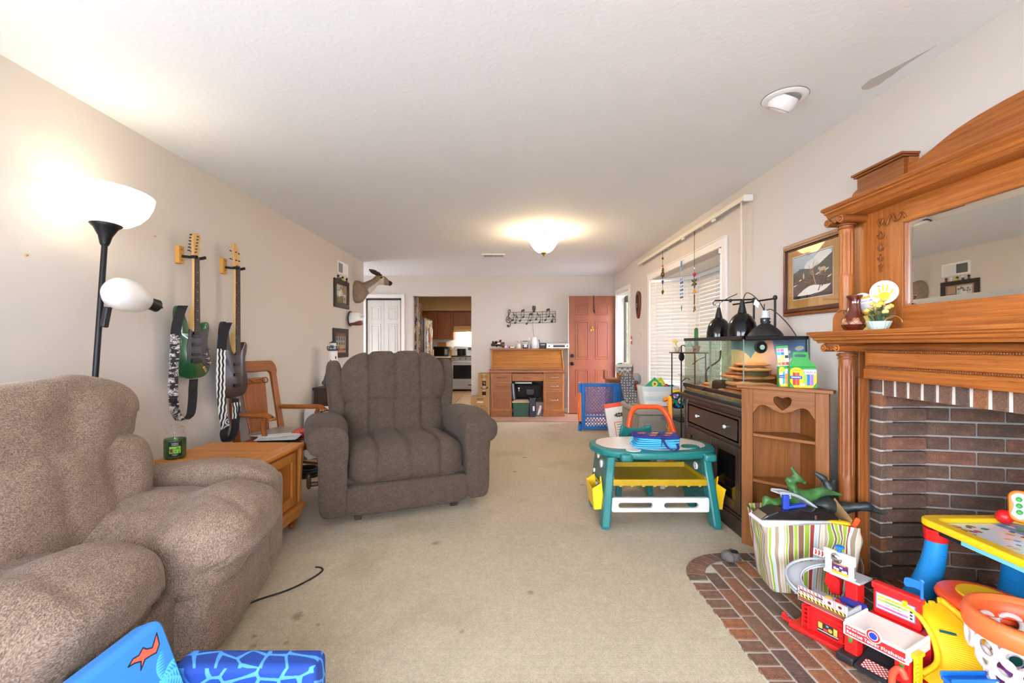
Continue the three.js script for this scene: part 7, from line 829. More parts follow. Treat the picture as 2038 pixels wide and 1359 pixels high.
// ================================================================ CORNER SHELF WITH CHALK BOXES
{
  const th = -Math.atan2(0.345, 0.29), t = thing('corner_shelf', 'triangular pine corner shelf with heart cut into its apron', 'shelf', [1.4, 0, -2.75], th), W = 0.45, Wd = M.shelfWood;
  const lx = (x, z) => [x, z]; const tri = (o) => shape([[-o, o * 0.6], [W + o, o * 0.6], [W + o, -0.03], [W / 2, -W / 2 - 0.005], [-o, -0.03]].map(([x, z]) => [x, -z]));
  const slab = (y, h, o, name) => mesh(name, EX(tri(o), h, 0.003).rotateX(-PI / 2).translate(0, y, 0), Wd, t, { axis: 'x' });
  slab(0.937, 0.02, 0.022, 'top_board'); slab(0.655, 0.018, -0.012, 'shelf_board'); slab(0.385, 0.018, -0.012, 'shelf_board'); slab(0.09, 0.018, -0.012, 'shelf_board');
  mesh('stile', BB(0, 0.065, 0, 0.937, -0.02, 0, 0.004), Wd, t, { axis: 'y' }); mesh('stile', BB(W - 0.065, W, 0, 0.937, -0.02, 0, 0.004), Wd, t, { axis: 'y' });
  const heart = new THREE.Path(); const hx = W / 2, hy = 0.868; heart.moveTo(hx, hy - 0.042); heart.bezierCurveTo(hx - 0.075, hy + 0.0, hx - 0.05, hy + 0.058, hx, hy + 0.024); heart.bezierCurveTo(hx + 0.05, hy + 0.058, hx + 0.075, hy, hx, hy - 0.042);
  const ap = shape([[0.065, 0.937], [0.065, 0.8], ...Array.from({ length: 21 }, (_, i) => { const a = i / 20, x = 0.065 + a * (W - 0.13), c = Math.abs(a - 0.5) * 2; return [x, c < 0.3 ? 0.815 - 0.006 * Math.cos(c / 0.3 * PI) : 0.821 + 0.026 * Math.sin((c - 0.3) / 0.7 * PI) - 0.03 * sstep(0.75, 1, c)]; }), [W - 0.065, 0.8], [W - 0.065, 0.937]]); ap.holes.push(heart); mesh('apron', EX(ap, 0.018, 0.002).translate(0, 0, -0.019), Wd, t, { axis: 'x' });
  for (const s of [0, 1]) { const g = BB(0.02, W / Math.SQRT2 - 0.005, 0.02, 0.937, -0.006, 0.006, 0); tf(g, s ? [W, 0, -0.02] : [0, 0, -0.02], [0, s ? PI - 3 * PI / 4 - PI / 2 + PI : PI / 4, 0]); if (s) { g.dispose(); const q = BB(0.02, W / Math.SQRT2 - 0.005, 0.02, 0.937, -0.006, 0.006, 0); tf(q, [W, 0, -0.02], [0, PI * 0.75, 0]); mesh('back_board', q, Wd, t, { axis: 'y' }); } else mesh('back_board', g, Wd, t, { axis: 'y' }); }
  mesh('corner_post', BB(W / 2 - 0.025, W / 2 + 0.025, 0.02, 0.937, -W / 2 - 0.005, -W / 2 + 0.012, 0.002), Wd, t, { axis: 'y' });
  const on = (x, z) => { const c = Math.cos(th), s = Math.sin(th); return [1.4 + x * c + z * s, 0.957, -2.75 - x * s + z * c]; };
  const chalk = (g, w, h, narrow) => { g.fillStyle = '#2c9a3c'; g.fillRect(0, 0, w, h); g.fillStyle = '#f6c516'; g.beginPath(); g.moveTo(0, h * 0.12); g.lineTo(w, h * 0.12); g.lineTo(w, h * 0.72); g.lineTo(w * 0.84, h); g.lineTo(w * 0.16, h); g.lineTo(0, h * 0.72); g.fill(); const cs = narrow ? ['#d5d9de', '#2aa0b0', '#f08a4a', '#e86a4a'] : ['#b0332c', '#d2482c', '#f0c62a', '#8fc04a', '#1f74d0', '#9a78c8']; cs.forEach((c, i) => { g.fillStyle = c; g.fillRect(w * (0.1 + 0.8 * i / cs.length), h * 0.22, w * 0.72 / cs.length, h * 0.66); }); g.fillStyle = '#f6c516'; g.beginPath(); g.ellipse(w * 0.24, h * 0.14, w * 0.2, h * 0.13, 0, 0, 7); g.fill(); g.fillStyle = '#1d6a2c'; g.font = 'bold ' + Math.round(w * 0.085) + 'px sans-serif'; g.textAlign = 'center'; g.fillText('Crayola', w * 0.24, h * 0.17); g.fillStyle = '#d8e8f4'; g.fillRect(w * 0.52, h * 0.1, w * 0.46, h * 0.24); g.fillStyle = '#8a6ab8'; g.font = 'bold ' + Math.round(w * 0.15) + 'px sans-serif'; g.fillText('CHALK', w * 0.75, h * 0.3); g.fillStyle = '#1c4fb0'; g.fillRect(0, h * 0.42, w * 0.46, h * 0.16); g.fillStyle = '#fff'; g.font = 'bold ' + Math.round(w * 0.07) + 'px sans-serif'; g.fillText('WASHABLE', w * 0.23, h * 0.52); g.font = 'bold ' + Math.round(w * 0.16) + 'px sans-serif'; g.fillText('24', w * 0.48, h * 0.92); };
  const green = mat(0x2c9a3c, { roughness: 0.5 });
  const c1 = thing('chalk_box', 'green sidewalk chalk carton with cut out carry handle', 'box', on(0.3, -0.075), th + 0.55); mesh('carton', B(0.13, 0.115, 0.05, 0, 0.0575, 0, 0.002), green, c1); mesh('carry_handle', EX(shape([[-0.065, 0.115], [0.065, 0.115], [0.062, 0.128], [0.035, 0.155], [0.028, 0.2], [-0.045, 0.2], [-0.05, 0.155], [-0.065, 0.13]], [roundRect(-0.038, 0.018, 0.172, 0.186, 0.006)]), 0.006, 0.001).translate(0, 0, 0.0), green, c1); print('front_print', 0.129, 0.114, printMat(384, 340, (g) => chalk(g, 384, 340, false)), c1, [0, 0.0575, 0.0255]);
  const c2 = thing('chalk_box', 'narrow chalk carton with colour chart flap standing open', 'box', on(0.205, -0.085), th + 0.5); mesh('carton', B(0.062, 0.115, 0.06, 0, 0.0575, 0, 0.002), green, c2); print('front_print', 0.061, 0.114, printMat(192, 340, (g) => chalk(g, 192, 340, true)), c2, [0, 0.0575, 0.0305]); const fl = mesh('open_flap', tf(B(0.06, 0.12, 0.003, 0, 0.06, 0, 0), [-0.006, 0.115, 0.028], [-0.05, 0, 0.08]), green, c2); print('colour_chart', 0.056, 0.1, printMat(128, 220, (g) => { g.fillStyle = '#eee'; g.fillRect(0, 0, 128, 220); const cs = ['#f07ab0', '#e86aa8', '#d8d8e8', '#2ab0d0', '#2a78c8', '#d8d4c0', '#b8d8c8', '#e8e04a', '#22201f', '#f0c83a', '#f4e070', '#e8e0d0', '#e07a3a', '#e8502a', '#c8403a']; for (let i = 0; i < 15; i++) { g.fillStyle = cs[i]; g.fillRect((i % 3) * 43 + 2, Math.floor(i / 3) * 43 + 3, 39, 38); } }), fl, [-0.011, 0.17, 0.0275], [-0.05, 0, 0.08]);
}
// ================================================================ PLAY CORNER BY THE WINDOW
{ // plastic play yard gate
  const t = thing('play_gate', 'blue and orange plastic lattice play yard gate', 'gate', [0, 0, 0]);
  const panel = (w, h, m, m2) => { const g = new THREE.Group(); g.name = 'gate_panel'; t.add(g); mesh('panel_frame', [BB(0, 0.05, 0.02, h, -0.02, 0.02, 0.008), BB(w - 0.05, w, 0.02, h, -0.02, 0.02, 0.008), BB(0.04, w - 0.04, h - 0.045, h, -0.018, 0.018, 0.008), BB(0.04, w - 0.04, 0.02, 0.065, -0.018, 0.018, 0.008)], m, g);
    const bars = [], x0 = 0.045, x1 = w - 0.045, y0 = 0.06, y1 = h - 0.04; for (let s = -1; s <= 1; s += 2) for (let k = -40; k < 60; k++) { const c = k * 0.05; const P = []; const yAt = (x) => s * (x - x0) * 1.15 + c + (s < 0 ? 0.9 : 0); let a = x0, b = x1; const xAt = (y) => x0 + s * (y - c - (s < 0 ? 0.9 : 0)) / 1.15; const lo = Math.min(xAt(y0), xAt(y1)), hi = Math.max(xAt(y0), xAt(y1)); a = Math.max(a, lo); b = Math.min(b, hi); if (b - a > 0.01) bars.push(BAR([a, yAt(a), s * 0.003], [b, yAt(b), s * 0.003], 0.01, 0.008, 0, 0)); } mesh('lattice', bars, m2 ?? m, g).userData.kind = 'stuff'; mesh('cross_rail', BB(0.05, w - 0.05, 0.19, 0.205, -0.008, 0.008, 0.002), m2 ?? m, g); return g; };
  const bl = mat(0x1268b8, { roughness: 0.4 }), or = mat(0xf0781c, { roughness: 0.4 }); const a = panel(0.5, 0.665, bl); a.position.set(1.005, 0, -6.36); const b = panel(0.36, 0.665, bl); b.position.set(1.51, 0, -6.36); b.rotation.y = 0.75; const c = panel(0.7, 0.6, or); c.position.set(1.0, 0.02, -6.4); c.rotation.y = PI / 2 - 0.12;
  mesh('hinge_post', [CY(0.026, 0.026, 0.13, 0.985, 0.6, -6.36, 16), CY(0.026, 0.026, 0.1, 0.985, 0.05, -6.36, 16), CY(0.02, 0.02, 0.1, 1.51, 0.6, -6.365, 14), CY(0.02, 0.02, 0.1, 1.51, 0.06, -6.365, 14)], bl, t); mesh('foot_cap', CY(0.018, 0.018, 0.03, 0.985, 0.115, -6.36, 12), M.black, t);
}
{ // washstand and cloth bin behind the gate
  const t = thing('wooden_washstand', 'dark oak washstand with towel rail beside the entrance', 'stand', [1.585, 0, -6.78]), O = M.oakDeep;
  mesh('cabinet_body', BB(-0.13, 0.2, 0.05, 0.68, -0.15, 0.13, 0.004), O, t, { axis: 'y' }); mesh('stand_top', BB(-0.16, 0.22, 0.68, 0.705, -0.17, 0.16, 0.006), O, t); for (const x of [-0.075, 0.0]) mesh('drawer', BB(x - 0.035 + 0.04, x + 0.035 + 0.04, 0.55, 0.65, 0.13, 0.142, 0.004), M.walnut, t); mesh('towel_rail', [ROD([0.0, 0.76, 0.12], [0.2, 0.76, 0.12], 0.012), BB(-0.02, 0.005, 0.7, 0.8, 0.1, 0.14, 0.005), BB(0.19, 0.215, 0.7, 0.79, 0.08, 0.14, 0.008)], M.oak, t); mesh('carved_gallery', [BB(-0.16, -0.14, 0.7, 0.83, -0.16, -0.1, 0.006), EX(spline([[0.06, 0.705], [0.22, 0.705], [0.22, 0.76], [0.17, 0.8], [0.12, 0.77], [0.08, 0.78]], 30), 0.02, 0.003).translate(0, 0, -0.17)], O, t);
  const b = thing('fabric_bin', 'grey patterned fabric bin filled with small toys', 'bin', [1.72, 0.706, -6.86]); mesh('bin', EX(shape([[-0.09, 0], [0.09, 0], [0.105, 0.2], [-0.105, 0.2]]), 0.16, 0.006).translate(0, 0, -0.08), mat(0xffffff, { roughness: 0.9, map: tex(128, 128, (u, v) => (Math.abs(Math.sin(u * 12.57) + Math.sin(v * 12.57 + Math.sin(u * 12.57))) < 0.6 ? [205, 205, 203] : [120, 122, 124]), { sx: 0.16, sy: 0.16 }) }), b); mesh('folded_cuff', BB(-0.108, 0.108, 0.165, 0.205, -0.084, 0.084, 0.006), mat(0xd8d6d2, { roughness: 0.9 }), b); for (const [x, m] of [[-0.07, M.seaGreen], [-0.03, M.yellow], [-0.05, M.blue], [0.02, M.white]]) mesh('toy_top', tf(B(0.05, 0.03, 0.06, 0, 0, 0, 0.008), [x, 0.212, 0.03], [0.2, x * 9, 0.3]), m, b);
}
{ // white box with orange lid leaning, padded lounger, storage chest and the things on it
  const e = thing('toy_easel_box', 'white toy box with orange edge leaning on the chest', 'box', [1.37, 0, -5.45], -0.06); const g = new THREE.Group(); 
  mesh('box', tf(B(0.3, 0.5, 0.06, 0, 0.25, 0, 0.004), [0, 0, 0], [-0.12, 0, 0.16]), M.white, e); mesh('orange_edge', tf(B(0.302, 0.05, 0.064, 0, 0.485, 0, 0.004), [0, 0, 0], [-0.12, 0, 0.16]), M.orange, e); print('box_print', 0.29, 0.42, printMat(192, 280, (c) => { c.fillStyle = '#efeae2'; c.fillRect(0, 0, 192, 280); c.fillStyle = '#221f1e'; c.beginPath(); for (let i = 0; i < 24; i++) { const a = i / 24 * 6.283, r = i % 2 ? 20 : 34; c[i ? 'lineTo' : 'moveTo'](100 + r * 1.5 * Math.cos(a), 54 + r * 0.62 * Math.sin(a)); } c.fill(); c.fillStyle = '#efeae2'; c.font = 'bold 14px sans-serif'; c.fillText('PLAY', 82, 59); c.strokeStyle = '#e0683a'; c.lineWidth = 5; c.strokeRect(50, 110, 100, 150); c.fillStyle = '#8a8a86'; for (let i = 0; i < 6; i++) c.fillRect(64, 126 + i * 20, 70, 5); }), e, [0, 0, 0]); { const m4 = new THREE.Matrix4().makeRotationFromEuler(new THREE.Euler(-0.12, 0, 0.16)).multiply(new THREE.Matrix4().makeTranslation(0, 0.235, 0.031)); m4.decompose(e.children[2].position, e.children[2].quaternion, e.children[2].scale); }
  const c = thing('storage_chest', 'grey plastic storage chest with hinged lid by the window', 'chest', [1.52, 0, -4.86]); mesh('chest_body', [BB(-0.235, 0.235, 0.01, 0.5, -0.34, 0.34, 0.012)], M.taupe, c); mesh('chest_lid', [BB(-0.25, 0.25, 0.5, 0.56, -0.36, 0.36, 0.02), BB(-0.2, 0.2, 0.555, 0.575, -0.3, 0.3, 0.01)], mat(0x9a9388, { roughness: 0.55 }), c); mesh('front_panel', ring(-0.19, 0.19, 0.06, 0.44, 0.014, 0.008).translate(0, 0, 0.337), M.taupe, c); mesh('side_panel', ring(-0.28, 0.28, 0.06, 0.44, 0.014, 0.008).rotateY(-PI / 2).translate(-0.232, 0, 0), M.taupe, c); mesh('lid_grip', B(0.13, 0.03, 0.012, 0.05, 0.47, 0.34, 0.004), mat(0x756f66), c);
  const p = thing('lounger_pad', 'grey speckled padded seat propped behind the basket', 'pad', [1.33, 0.577, -4.98], -0.2); mesh('pad', tf(puff(0.15, 0.34, 0.05, 0, 0.15, 0, { e: 3.4, n: 18, f: (v) => { v.z += 0.05 * Math.pow((v.y) / 0.17, 2); } }), [0, 0, 0], [0.12, 0, 0.18]), mat(0xffffff, { roughness: 0.9, map: tex(256, 256, (u, v) => { const cx = u * 12, cy = v * 12, ix = Math.floor(cx), iy = Math.floor(cy), d = Math.hypot(cx - ix - 0.5 + 0.4 * (hash(ix, iy, 1) - 0.5), cy - iy - 0.5 + 0.4 * (hash(ix, iy, 2) - 0.5)); return d < 0.2 ? [210, 206, 200] : [98, 94, 92]; }, { sx: 0.34, sy: 0.34 }) }), p); mesh('head_roll', tf(puff(0.1, 0.14, 0.12, 0, 0, 0, { e: 2.4, n: 12 }), [0.06, 0.24, -0.05]), mat(0x85878a, { roughness: 0.9 }), p); mesh('plush_bird', [SP(0.035, 0.055, 0.17, 0.055, [0.7, 1.2, 0.7], 10), SP(0.018, 0.055, 0.22, 0.06, [1, 1, 1], 8)], mat(0x7a2a20), p);
  const k = thing('toy_basket', 'striped pale fabric basket of books on the storage chest', 'basket', [1.54, 0.577, -4.74]); const bk = EX(shape(roundRect(-0.19, 0.19, -0.13, 0.13, 0.06, 6), [roundRect(-0.182, 0.182, -0.122, 0.122, 0.055, 6)]), 0.2, 0.002).rotateX(-PI / 2), q = bk.attributes.position; for (let i = 0; i < q.count; i++) { const s = 0.86 + 0.16 * q.getY(i) / 0.2; q.setX(i, q.getX(i) * s); q.setZ(i, q.getZ(i) * s); } mesh('basket_wall', bk, mat(0xffffff, { roughness: 0.85, map: tex(8, 64, (u, v) => (Math.floor(v * 2) % 2 ? [196, 206, 204] : [222, 216, 208]), { sx: 0.2, sy: 0.1 }) }), k, { axis: 'x' }); mesh('basket_floor', B(0.3, 0.006, 0.2, 0, 0.006, 0, 0.002), M.white, k);
  const bks = [['green_picture_book', 'green picture book standing corner up in the basket', 0x2f9a6a, -0.04, 0.17, 0.75], ['activity_book', 'yellow green activity book behind the green one', 0xb9c62a, 0.02, 0.15, 0.6]]; bks.forEach(([n, l, col, x, y, rz], i) => { const b = thing(n, l, 'book', [1.54 + x, 0.577 + 0.135, -4.74 + 0.02 - i * 0.03]); mesh('cover', tf(B(0.16, 0.16, 0.012, 0, 0, 0, 0.002), [0, 0.04, 0], [0, 0, rz]), mat(col), b); print('cover_print', 0.15, 0.15, printMat(128, 128, (c) => { c.fillStyle = '#' + new THREE.Color(col).getHexString(); c.fillRect(0, 0, 128, 128); c.fillStyle = '#e8d23a'; c.beginPath(); c.arc(92, 40, 26, 0, 7); c.fill(); c.fillStyle = '#f6efe0'; c.fillRect(14, 60, 70, 12); c.fillRect(14, 80, 50, 10); c.fillStyle = '#5a4a8a'; c.beginPath(); c.arc(92, 40, 10, 0, 7); c.fill(); }), b, [0, 0.04, 0.0064], [0, 0, rz]); });
  const bb = thing('striped_cloth_book', 'dark blue cloth book with red and green stripes in the basket', 'book', [1.64, 0.705, -4.68]); mesh('cover', tf(B(0.13, 0.1, 0.03, 0, 0.03, 0, 0.008), [0, 0.0, 0], [-0.2, 0.2, 0.2]), mat(0x1c2a78), bb); for (let i = 0; i < 3; i++) mesh('stripe', tf(B(0.02, 0.11, 0.033, -0.045 + i * 0.045, 0.03, 0, 0.004), [0, 0, 0], [-0.2, 0.2, -0.25]), [M.red, M.green, M.yellow][i], bb);
  const tg = thing('tag_toy', 'navy plush toy bristling with coloured ribbon tags', 'toy', [1.655, 0.577, -4.5]); mesh('plush_body', puff(0.17, 0.16, 0.12, 0, 0.08, 0, { e: 2.6, n: 14, f: (v) => { v.x += lump(v, 0.03, 7); } }), mat(0x12304a, { roughness: 0.95 }), tg); const cs = [M.orange, M.seaGreen, M.lime, M.skyBlue, M.white, mat(0x8a7ac0), M.yellow]; for (let i = 0; i < 16; i++) mesh('ribbon_tag', tf(B(0.022, 0.05, 0.004, 0, 0, 0, 0.001), [-0.09 + 0.17 * hash(i, 1, 2), 0.03 + 0.11 * hash(i, 2, 2), 0.062 + 0.02 * hash(i, 3, 2)], [0.4, 0, -1 + 2 * hash(i, 4, 2)]), cs[i % 7], tg); tg.position.z = -4.45; mesh('noodle_leg', TU([[0.03, 0.03, 0.06], [0.04, -0.02, 0.09], [0.02, -0.08, 0.08], [0.05, -0.12, 0.09]], 0.008, 18, 6), M.lime, tg);
  const sc = thing('yellow_scoop', 'yellow plastic scoop resting on the chest behind the tag toy', 'toy', [1.7, 0.577, -4.62]); mesh('scoop', [puff(0.14, 0.04, 0.08, 0, 0.15, 0, { e: 2.6, n: 10 })], M.yellow, sc); mesh('scoop_stem', ROD([0, 0, 0], [0, 0.14, 0], 0.01), M.yellow, sc);
  const n = thing('orange_net_frame', 'orange plastic net frame standing against the terrarium cabinet', 'frame', [1.41, 0, -3.95]); mesh('frame_bar', [BAR([0, 0, 0], [-0.02, 0.74, 0.0], 0.03, 0.03), BAR([0, 0.02, 0], [0.0, 0.02, -0.16], 0.03, 0.03), BAR([-0.02, 0.74, 0], [-0.015, 0.7, -0.16], 0.03, 0.03)], mat(0xf59a1c, { roughness: 0.5 }), n); mesh('net', Array.from({ length: 9 }, (_, i) => [ROD([-0.002 * i, 0.05 + i * 0.075, 0], [0, 0.12 + i * 0.07, -0.15], 0.003, 0.003, 5), ROD([-0.002 * i, 0.12 + i * 0.075, 0], [0, 0.05 + i * 0.07, -0.15], 0.003, 0.003, 5)]).flat(), mat(0xf59a1c, { roughness: 0.7 }), n).userData.kind = 'stuff';
}
{ // on the window seat
  const b = thing('plastic_bin', 'clear plastic bin with dark cloth on the window seat', 'bin', [2.02, 0.701, -4.95]); mesh('bin', EX(shape(roundRect(-0.14, 0.14, -0.1, 0.1, 0.03), [roundRect(-0.135, 0.135, -0.095, 0.095, 0.028)]), 0.16, 0.001).rotateX(-PI / 2), mat(0xf0f2f2, { transmission: 0.8, thickness: 0, roughness: 0.15 }), b); mesh('bin_lid', B(0.3, 0.02, 0.22, 0, 0.17, 0, 0.008), mat(0xd8d6d2, { roughness: 0.4 }), b); mesh('dark_cloth', puff(0.2, 0.1, 0.15, 0, 0.055, 0, { e: 2.6, n: 12, f: (v) => { v.y += lump(v, 0.04, 3); } }), mat(0x5a423c, { roughness: 0.95 }), b);
  const w = thing('wire_plant_stand', 'black wire plant stand with round medallion behind the terrarium', 'stand', [1.655, 0, -4.22]); mesh('wire_leg', [ROD([-0.1, 0, 0.1], [-0.1, 1.19, 0.1], 0.006), ROD([0.12, 0, 0.1], [0.12, 1.12, 0.1], 0.006), ROD([-0.1, 0, -0.14], [-0.1, 1.12, -0.14], 0.006), ROD([0.12, 0, -0.14], [0.12, 1.12, -0.14], 0.006)], M.blackMetal, w); mesh('medallion', [SP(0.034, -0.1, 1.09, 0.105, [0.8, 1.15, 0.25], 16)], M.blackMetal, w); mesh('wire_curl', [TU([[-0.1, 0.86, 0.1], [-0.05, 0.9, 0.1], [-0.02, 0.88, 0.1]], 0.004, 12), TU([[-0.1, 1.19, 0.1], [-0.08, 1.195, 0.1], [-0.06, 1.18, 0.1]], 0.004, 12), TU([[0.0, 1.02, 0.1], [0.05, 1.06, 0.1], [0.12, 1.09, 0.1]], 0.004, 12)], M.blackMetal, w); mesh('wire_shelf', [BB(-0.12, 0.14, 1.12, 1.13, -0.16, 0.12, 0.002), BB(-0.12, 0.14, 0.5, 0.51, -0.16, 0.12, 0.002)], M.blackMetal, w);
  const box = (label, x, y, z, s, m) => { const o = thing('small_plant_pot', label, 'pot', [x, y, z], 0, 'pots on the wire stand'); mesh('pot', LA([[0, 0], [s * 0.7, 0], [s, s * 1.5], [s * 1.08, s * 1.5], [s * 1.08, s * 1.7], [s * 0.9, s * 1.7], [s * 0.85, s * 1.4], [0, s * 1.4]], 18), m, o); return o; };
  const p1 = box('small terracotta pot with tall cactus on the wire stand', 1.715, 1.13, -4.18, 0.035, mat(0xb5714a)); mesh('cactus', J(CY(0.017, 0.019, 0.16, 0, 0.13, 0, 10), SP(0.017, 0, 0.21, 0, [1, 1, 1], 10)), mat(0x4d7a3a, { roughness: 0.8 }), p1);
  const p2 = box('small pale pot with yellow flower on the wire stand', 1.585, 1.13, -4.3, 0.03, mat(0xd8c4a4)); mesh('stem', ROD([0, 0.04, 0], [-0.02, 0.1, 0], 0.003), M.green, p2); for (let i = 0; i < 5; i++) mesh('petal', tf(SP(0.016, 0.012, 0, 0, [1.2, 0.3, 0.6], 8), [-0.02, 0.1, 0], [0.5, i * 1.26, 0]), M.yellow, p2);
  const p3 = box('small grey pot with trailing leaves on the wire stand', 1.74, 0.51, -4.26, 0.05, mat(0x8a8d90)); for (let i = 0; i < 14; i++) { const a = i * 1.1, r = 0.05 + 0.06 * hash(i, 1, 1), y = 0.12 + 0.22 * hash(i, 2, 1); mesh('leaf', tf(SP(0.032, 0, 0, 0, [1, 0.1, 0.75], 8), [r * Math.cos(a), y, r * Math.sin(a)], [hash(i, 3, 1), a, hash(i, 4, 1)]), mat(0x5a6f66, { roughness: 0.6 }), p3); mesh('stem', ROD([0, 0.08, 0], [r * Math.cos(a), y, r * Math.sin(a)], 0.002, 0.002, 4), M.green, p3); }
}
// ================================================================ CHILD'S ACTIVITY TABLE
{
  const X = 0.99, Z = 3.2, t = thing('activity_table', "child's teal plastic activity table with yellow shelf", 'table', [X, 0, -Z]), Te = M.teal;
  const topS = spline([[-0.42, 0.0], [-0.4, 0.14], [-0.27, 0.25], [-0.06, 0.285], [0.16, 0.28], [0.32, 0.21], [0.41, 0.09], [0.42, -0.05], [0.36, -0.18], [0.2, -0.25], [0, -0.265], [-0.2, -0.25], [-0.36, -0.16]], 80);
  mesh('table_top', EX(topS, 0.05, 0.018, 4).rotateX(-PI / 2).translate(0, 0.452, 0), Te, t);
  mesh('drawing_surface', EX(spline([[-0.38, 0.02], [-0.34, 0.15], [-0.2, 0.235], [0.1, 0.245], [0.29, 0.18], [0.37, 0.06], [0.36, -0.06], [0.27, -0.14], [0.18, -0.17], [0.02, -0.19], [-0.08, -0.17], [-0.14, -0.13], [-0.22, -0.15], [-0.33, -0.1]], 70), 0.004, 0.0015).rotateX(-PI / 2).translate(0, 0.4995, 0), mat(0xe9e0d8, { roughness: 0.22 }), t);
  mesh('cup_recess', [CY(0.055, 0.05, 0.004, 0.24, 0.505, 0.1, 28), TO(0.055, 0.005, 30, 8).rotateX(PI / 2).translate(0.24, 0.506, 0.1)], Te, t); mesh('paint_well', CY(0.05, 0.05, 0.004, -0.17, 0.5025, 0.19, 28).scale(1, 1, 1), mat(0xe9e0d8, { roughness: 0.3 }), t);
  for (const x of [-0.23, 0.31]) mesh('edge_tab', puff(0.08, 0.05, 0.07, x, 0.465, 0.235, { e: 4, n: 10 }), Te, t);
  for (const s of [-1, 1]) {
    const g = EX(shape([[-0.22, 0.455], [0.2, 0.455], [0.205, 0.36], [0.225, 0.25], [0.255, 0.02], [0.25, 0], [0.165, 0], [0.15, 0.05], [0.09, 0.13], [-0.06, 0.13], [-0.14, 0.05], [-0.16, 0], [-0.25, 0], [-0.255, 0.02]].map(([z, y]) => [-z, y])), 0.055, 0.012, 2).rotateY(PI / 2); const q = g.attributes.position; for (let i = 0; i < q.count; i++) q.setX(i, q.getX(i) + s * (0.315 + 0.05 * (1 - q.getY(i) / 0.455)) - 0.0275); const lp = mesh('side_panel', g, Te, t);
    const inset = EX(spline([[-0.17, 0.43], [0.13, 0.43], [0.15, 0.33], [0.16, 0.2], [0.05, 0.16], [-0.1, 0.17], [-0.2, 0.24]].map(([z, y]) => [-z, y]), 50), 0.004, 0.001).rotateY(PI / 2), w = inset.attributes.position; for (let i = 0; i < w.count; i++) w.setX(i, w.getX(i) + s * (0.315 + 0.05 * (1 - w.getY(i) / 0.455)) + (s < 0 ? -0.0305 : -0.0315)); if (true) mesh('side_inset', inset, M.tealDeep, lp);
    for (const [z, y, r] of s < 0 ? [[-0.06, 0.41, 0.022], [0.06, 0.38, 0.027], [-0.14, 0.28, 0.014], [0.1, 0.14, 0.016], [-0.02, 0.22, 0.012]] : [[-0.05, 0.4, 0.02], [0.07, 0.37, 0.026]]) mesh('dot', CY(r, r, 0.012, 0, 0, 0, 20).rotateZ(PI / 2).translate(s * (0.315 + 0.05 * (1 - y / 0.455)) - 0.034, y, z), M.white, lp);
    const bin = mesh('side_bin', [EX(shape([[-0.1, 0.0], [0.1, 0.0], [0.13, 0.13], [0.13, 0.15], [-0.05, 0.15], [-0.13, 0.22], [-0.13, 0.13]], [[[-0.092, 0.012], [-0.12, 0.13], [-0.11, 0.16], [0.11, 0.14], [0.12, 0.13], [0.092, 0.012]].reverse()]), 0.006, 0).rotateY(PI / 2).translate(0, 0, 0), BB(-0.05, 0.002, 0, 0.008, -0.1, 0.1, 0.002), EX(shape([[-0.1, 0.0], [0.1, 0.0], [0.13, 0.14], [-0.13, 0.14]]), 0.005, 0.001).rotateY(PI / 2).translate(-0.062, 0, 0), ...[-1, 1].map((k) => EX(shape([[-0.06, 0], [0.003, 0], [0.003, 0.17], [-0.06, 0.14]]), 0.005, 0).translate(0, 0, k * 0.114 - 0.0025))].map((q) => q.scale(s < 0 ? 1 : -1, 1, 1)).map((q) => (s < 0 ? q : flipWinding(q))), M.yellow, t); bin.position.set(s * 0.365, 0.11, 0.06); bin.rotation.z = s * -0.12;
  }
  const tray = mesh('storage_shelf', [BB(-0.31, 0.31, 0.285, 0.3, -0.16, 0.2, 0.004), BB(-0.31, 0.31, 0.27, 0.315, 0.19, 0.215, 0.008), BB(-0.31, 0.31, 0.285, 0.335, -0.17, -0.155, 0.004), BB(-0.31, -0.297, 0.285, 0.33, -0.16, 0.2, 0.004), BB(0.297, 0.31, 0.285, 0.33, -0.16, 0.2, 0.004)], M.mustard, t); for (let i = 0; i < 8; i++) mesh('shelf_notch', CY(0.011, 0.011, 0.004, 0, 0, 0, 14).rotateX(PI / 2).translate(-0.26 + i * 0.074, 0.277, 0.216), mat(0xb5930f), tray);
  mesh('cross_bar', EX(shape(roundRect(-0.32, 0.32, 0.1, 0.195, 0.012), [roundRect(-0.275, -0.05, 0.128, 0.162, 0.016), roundRect(0.025, 0.25, 0.128, 0.162, 0.016)]), 0.03, 0.005, 2).translate(0, 0, 0.19), mat(0xdcdcda, { roughness: 0.4 }), t);
  // cloth book on the table
  const b = thing('quiet_book', 'folded blue cloth activity book with straps on the teal table', 'book', [0.995, 0.505, -3.12], -0.14); const lb = mat(0x4ab0e0, { roughness: 0.85 }); for (let i = 0; i < 5; i++) mesh('cloth_page', puff(0.3 - 0.006 * i, 0.013, 0.2, 0.004 * i, 0.0075 + i * 0.0135, 0, { e: 7, n: 12, nx: 20, f: (v) => { v.y += 0.004 * Math.sin(v.x * 20 + i) * (v.x > 0 ? 1 : 0.3); } }), lb, b); mesh('folded_spine', TU([[-0.14, 0.006, 0.0], [-0.165, 0.03, 0], [-0.14, 0.066, 0]], 0.006, 14).scale(1, 1, 1), lb, b);
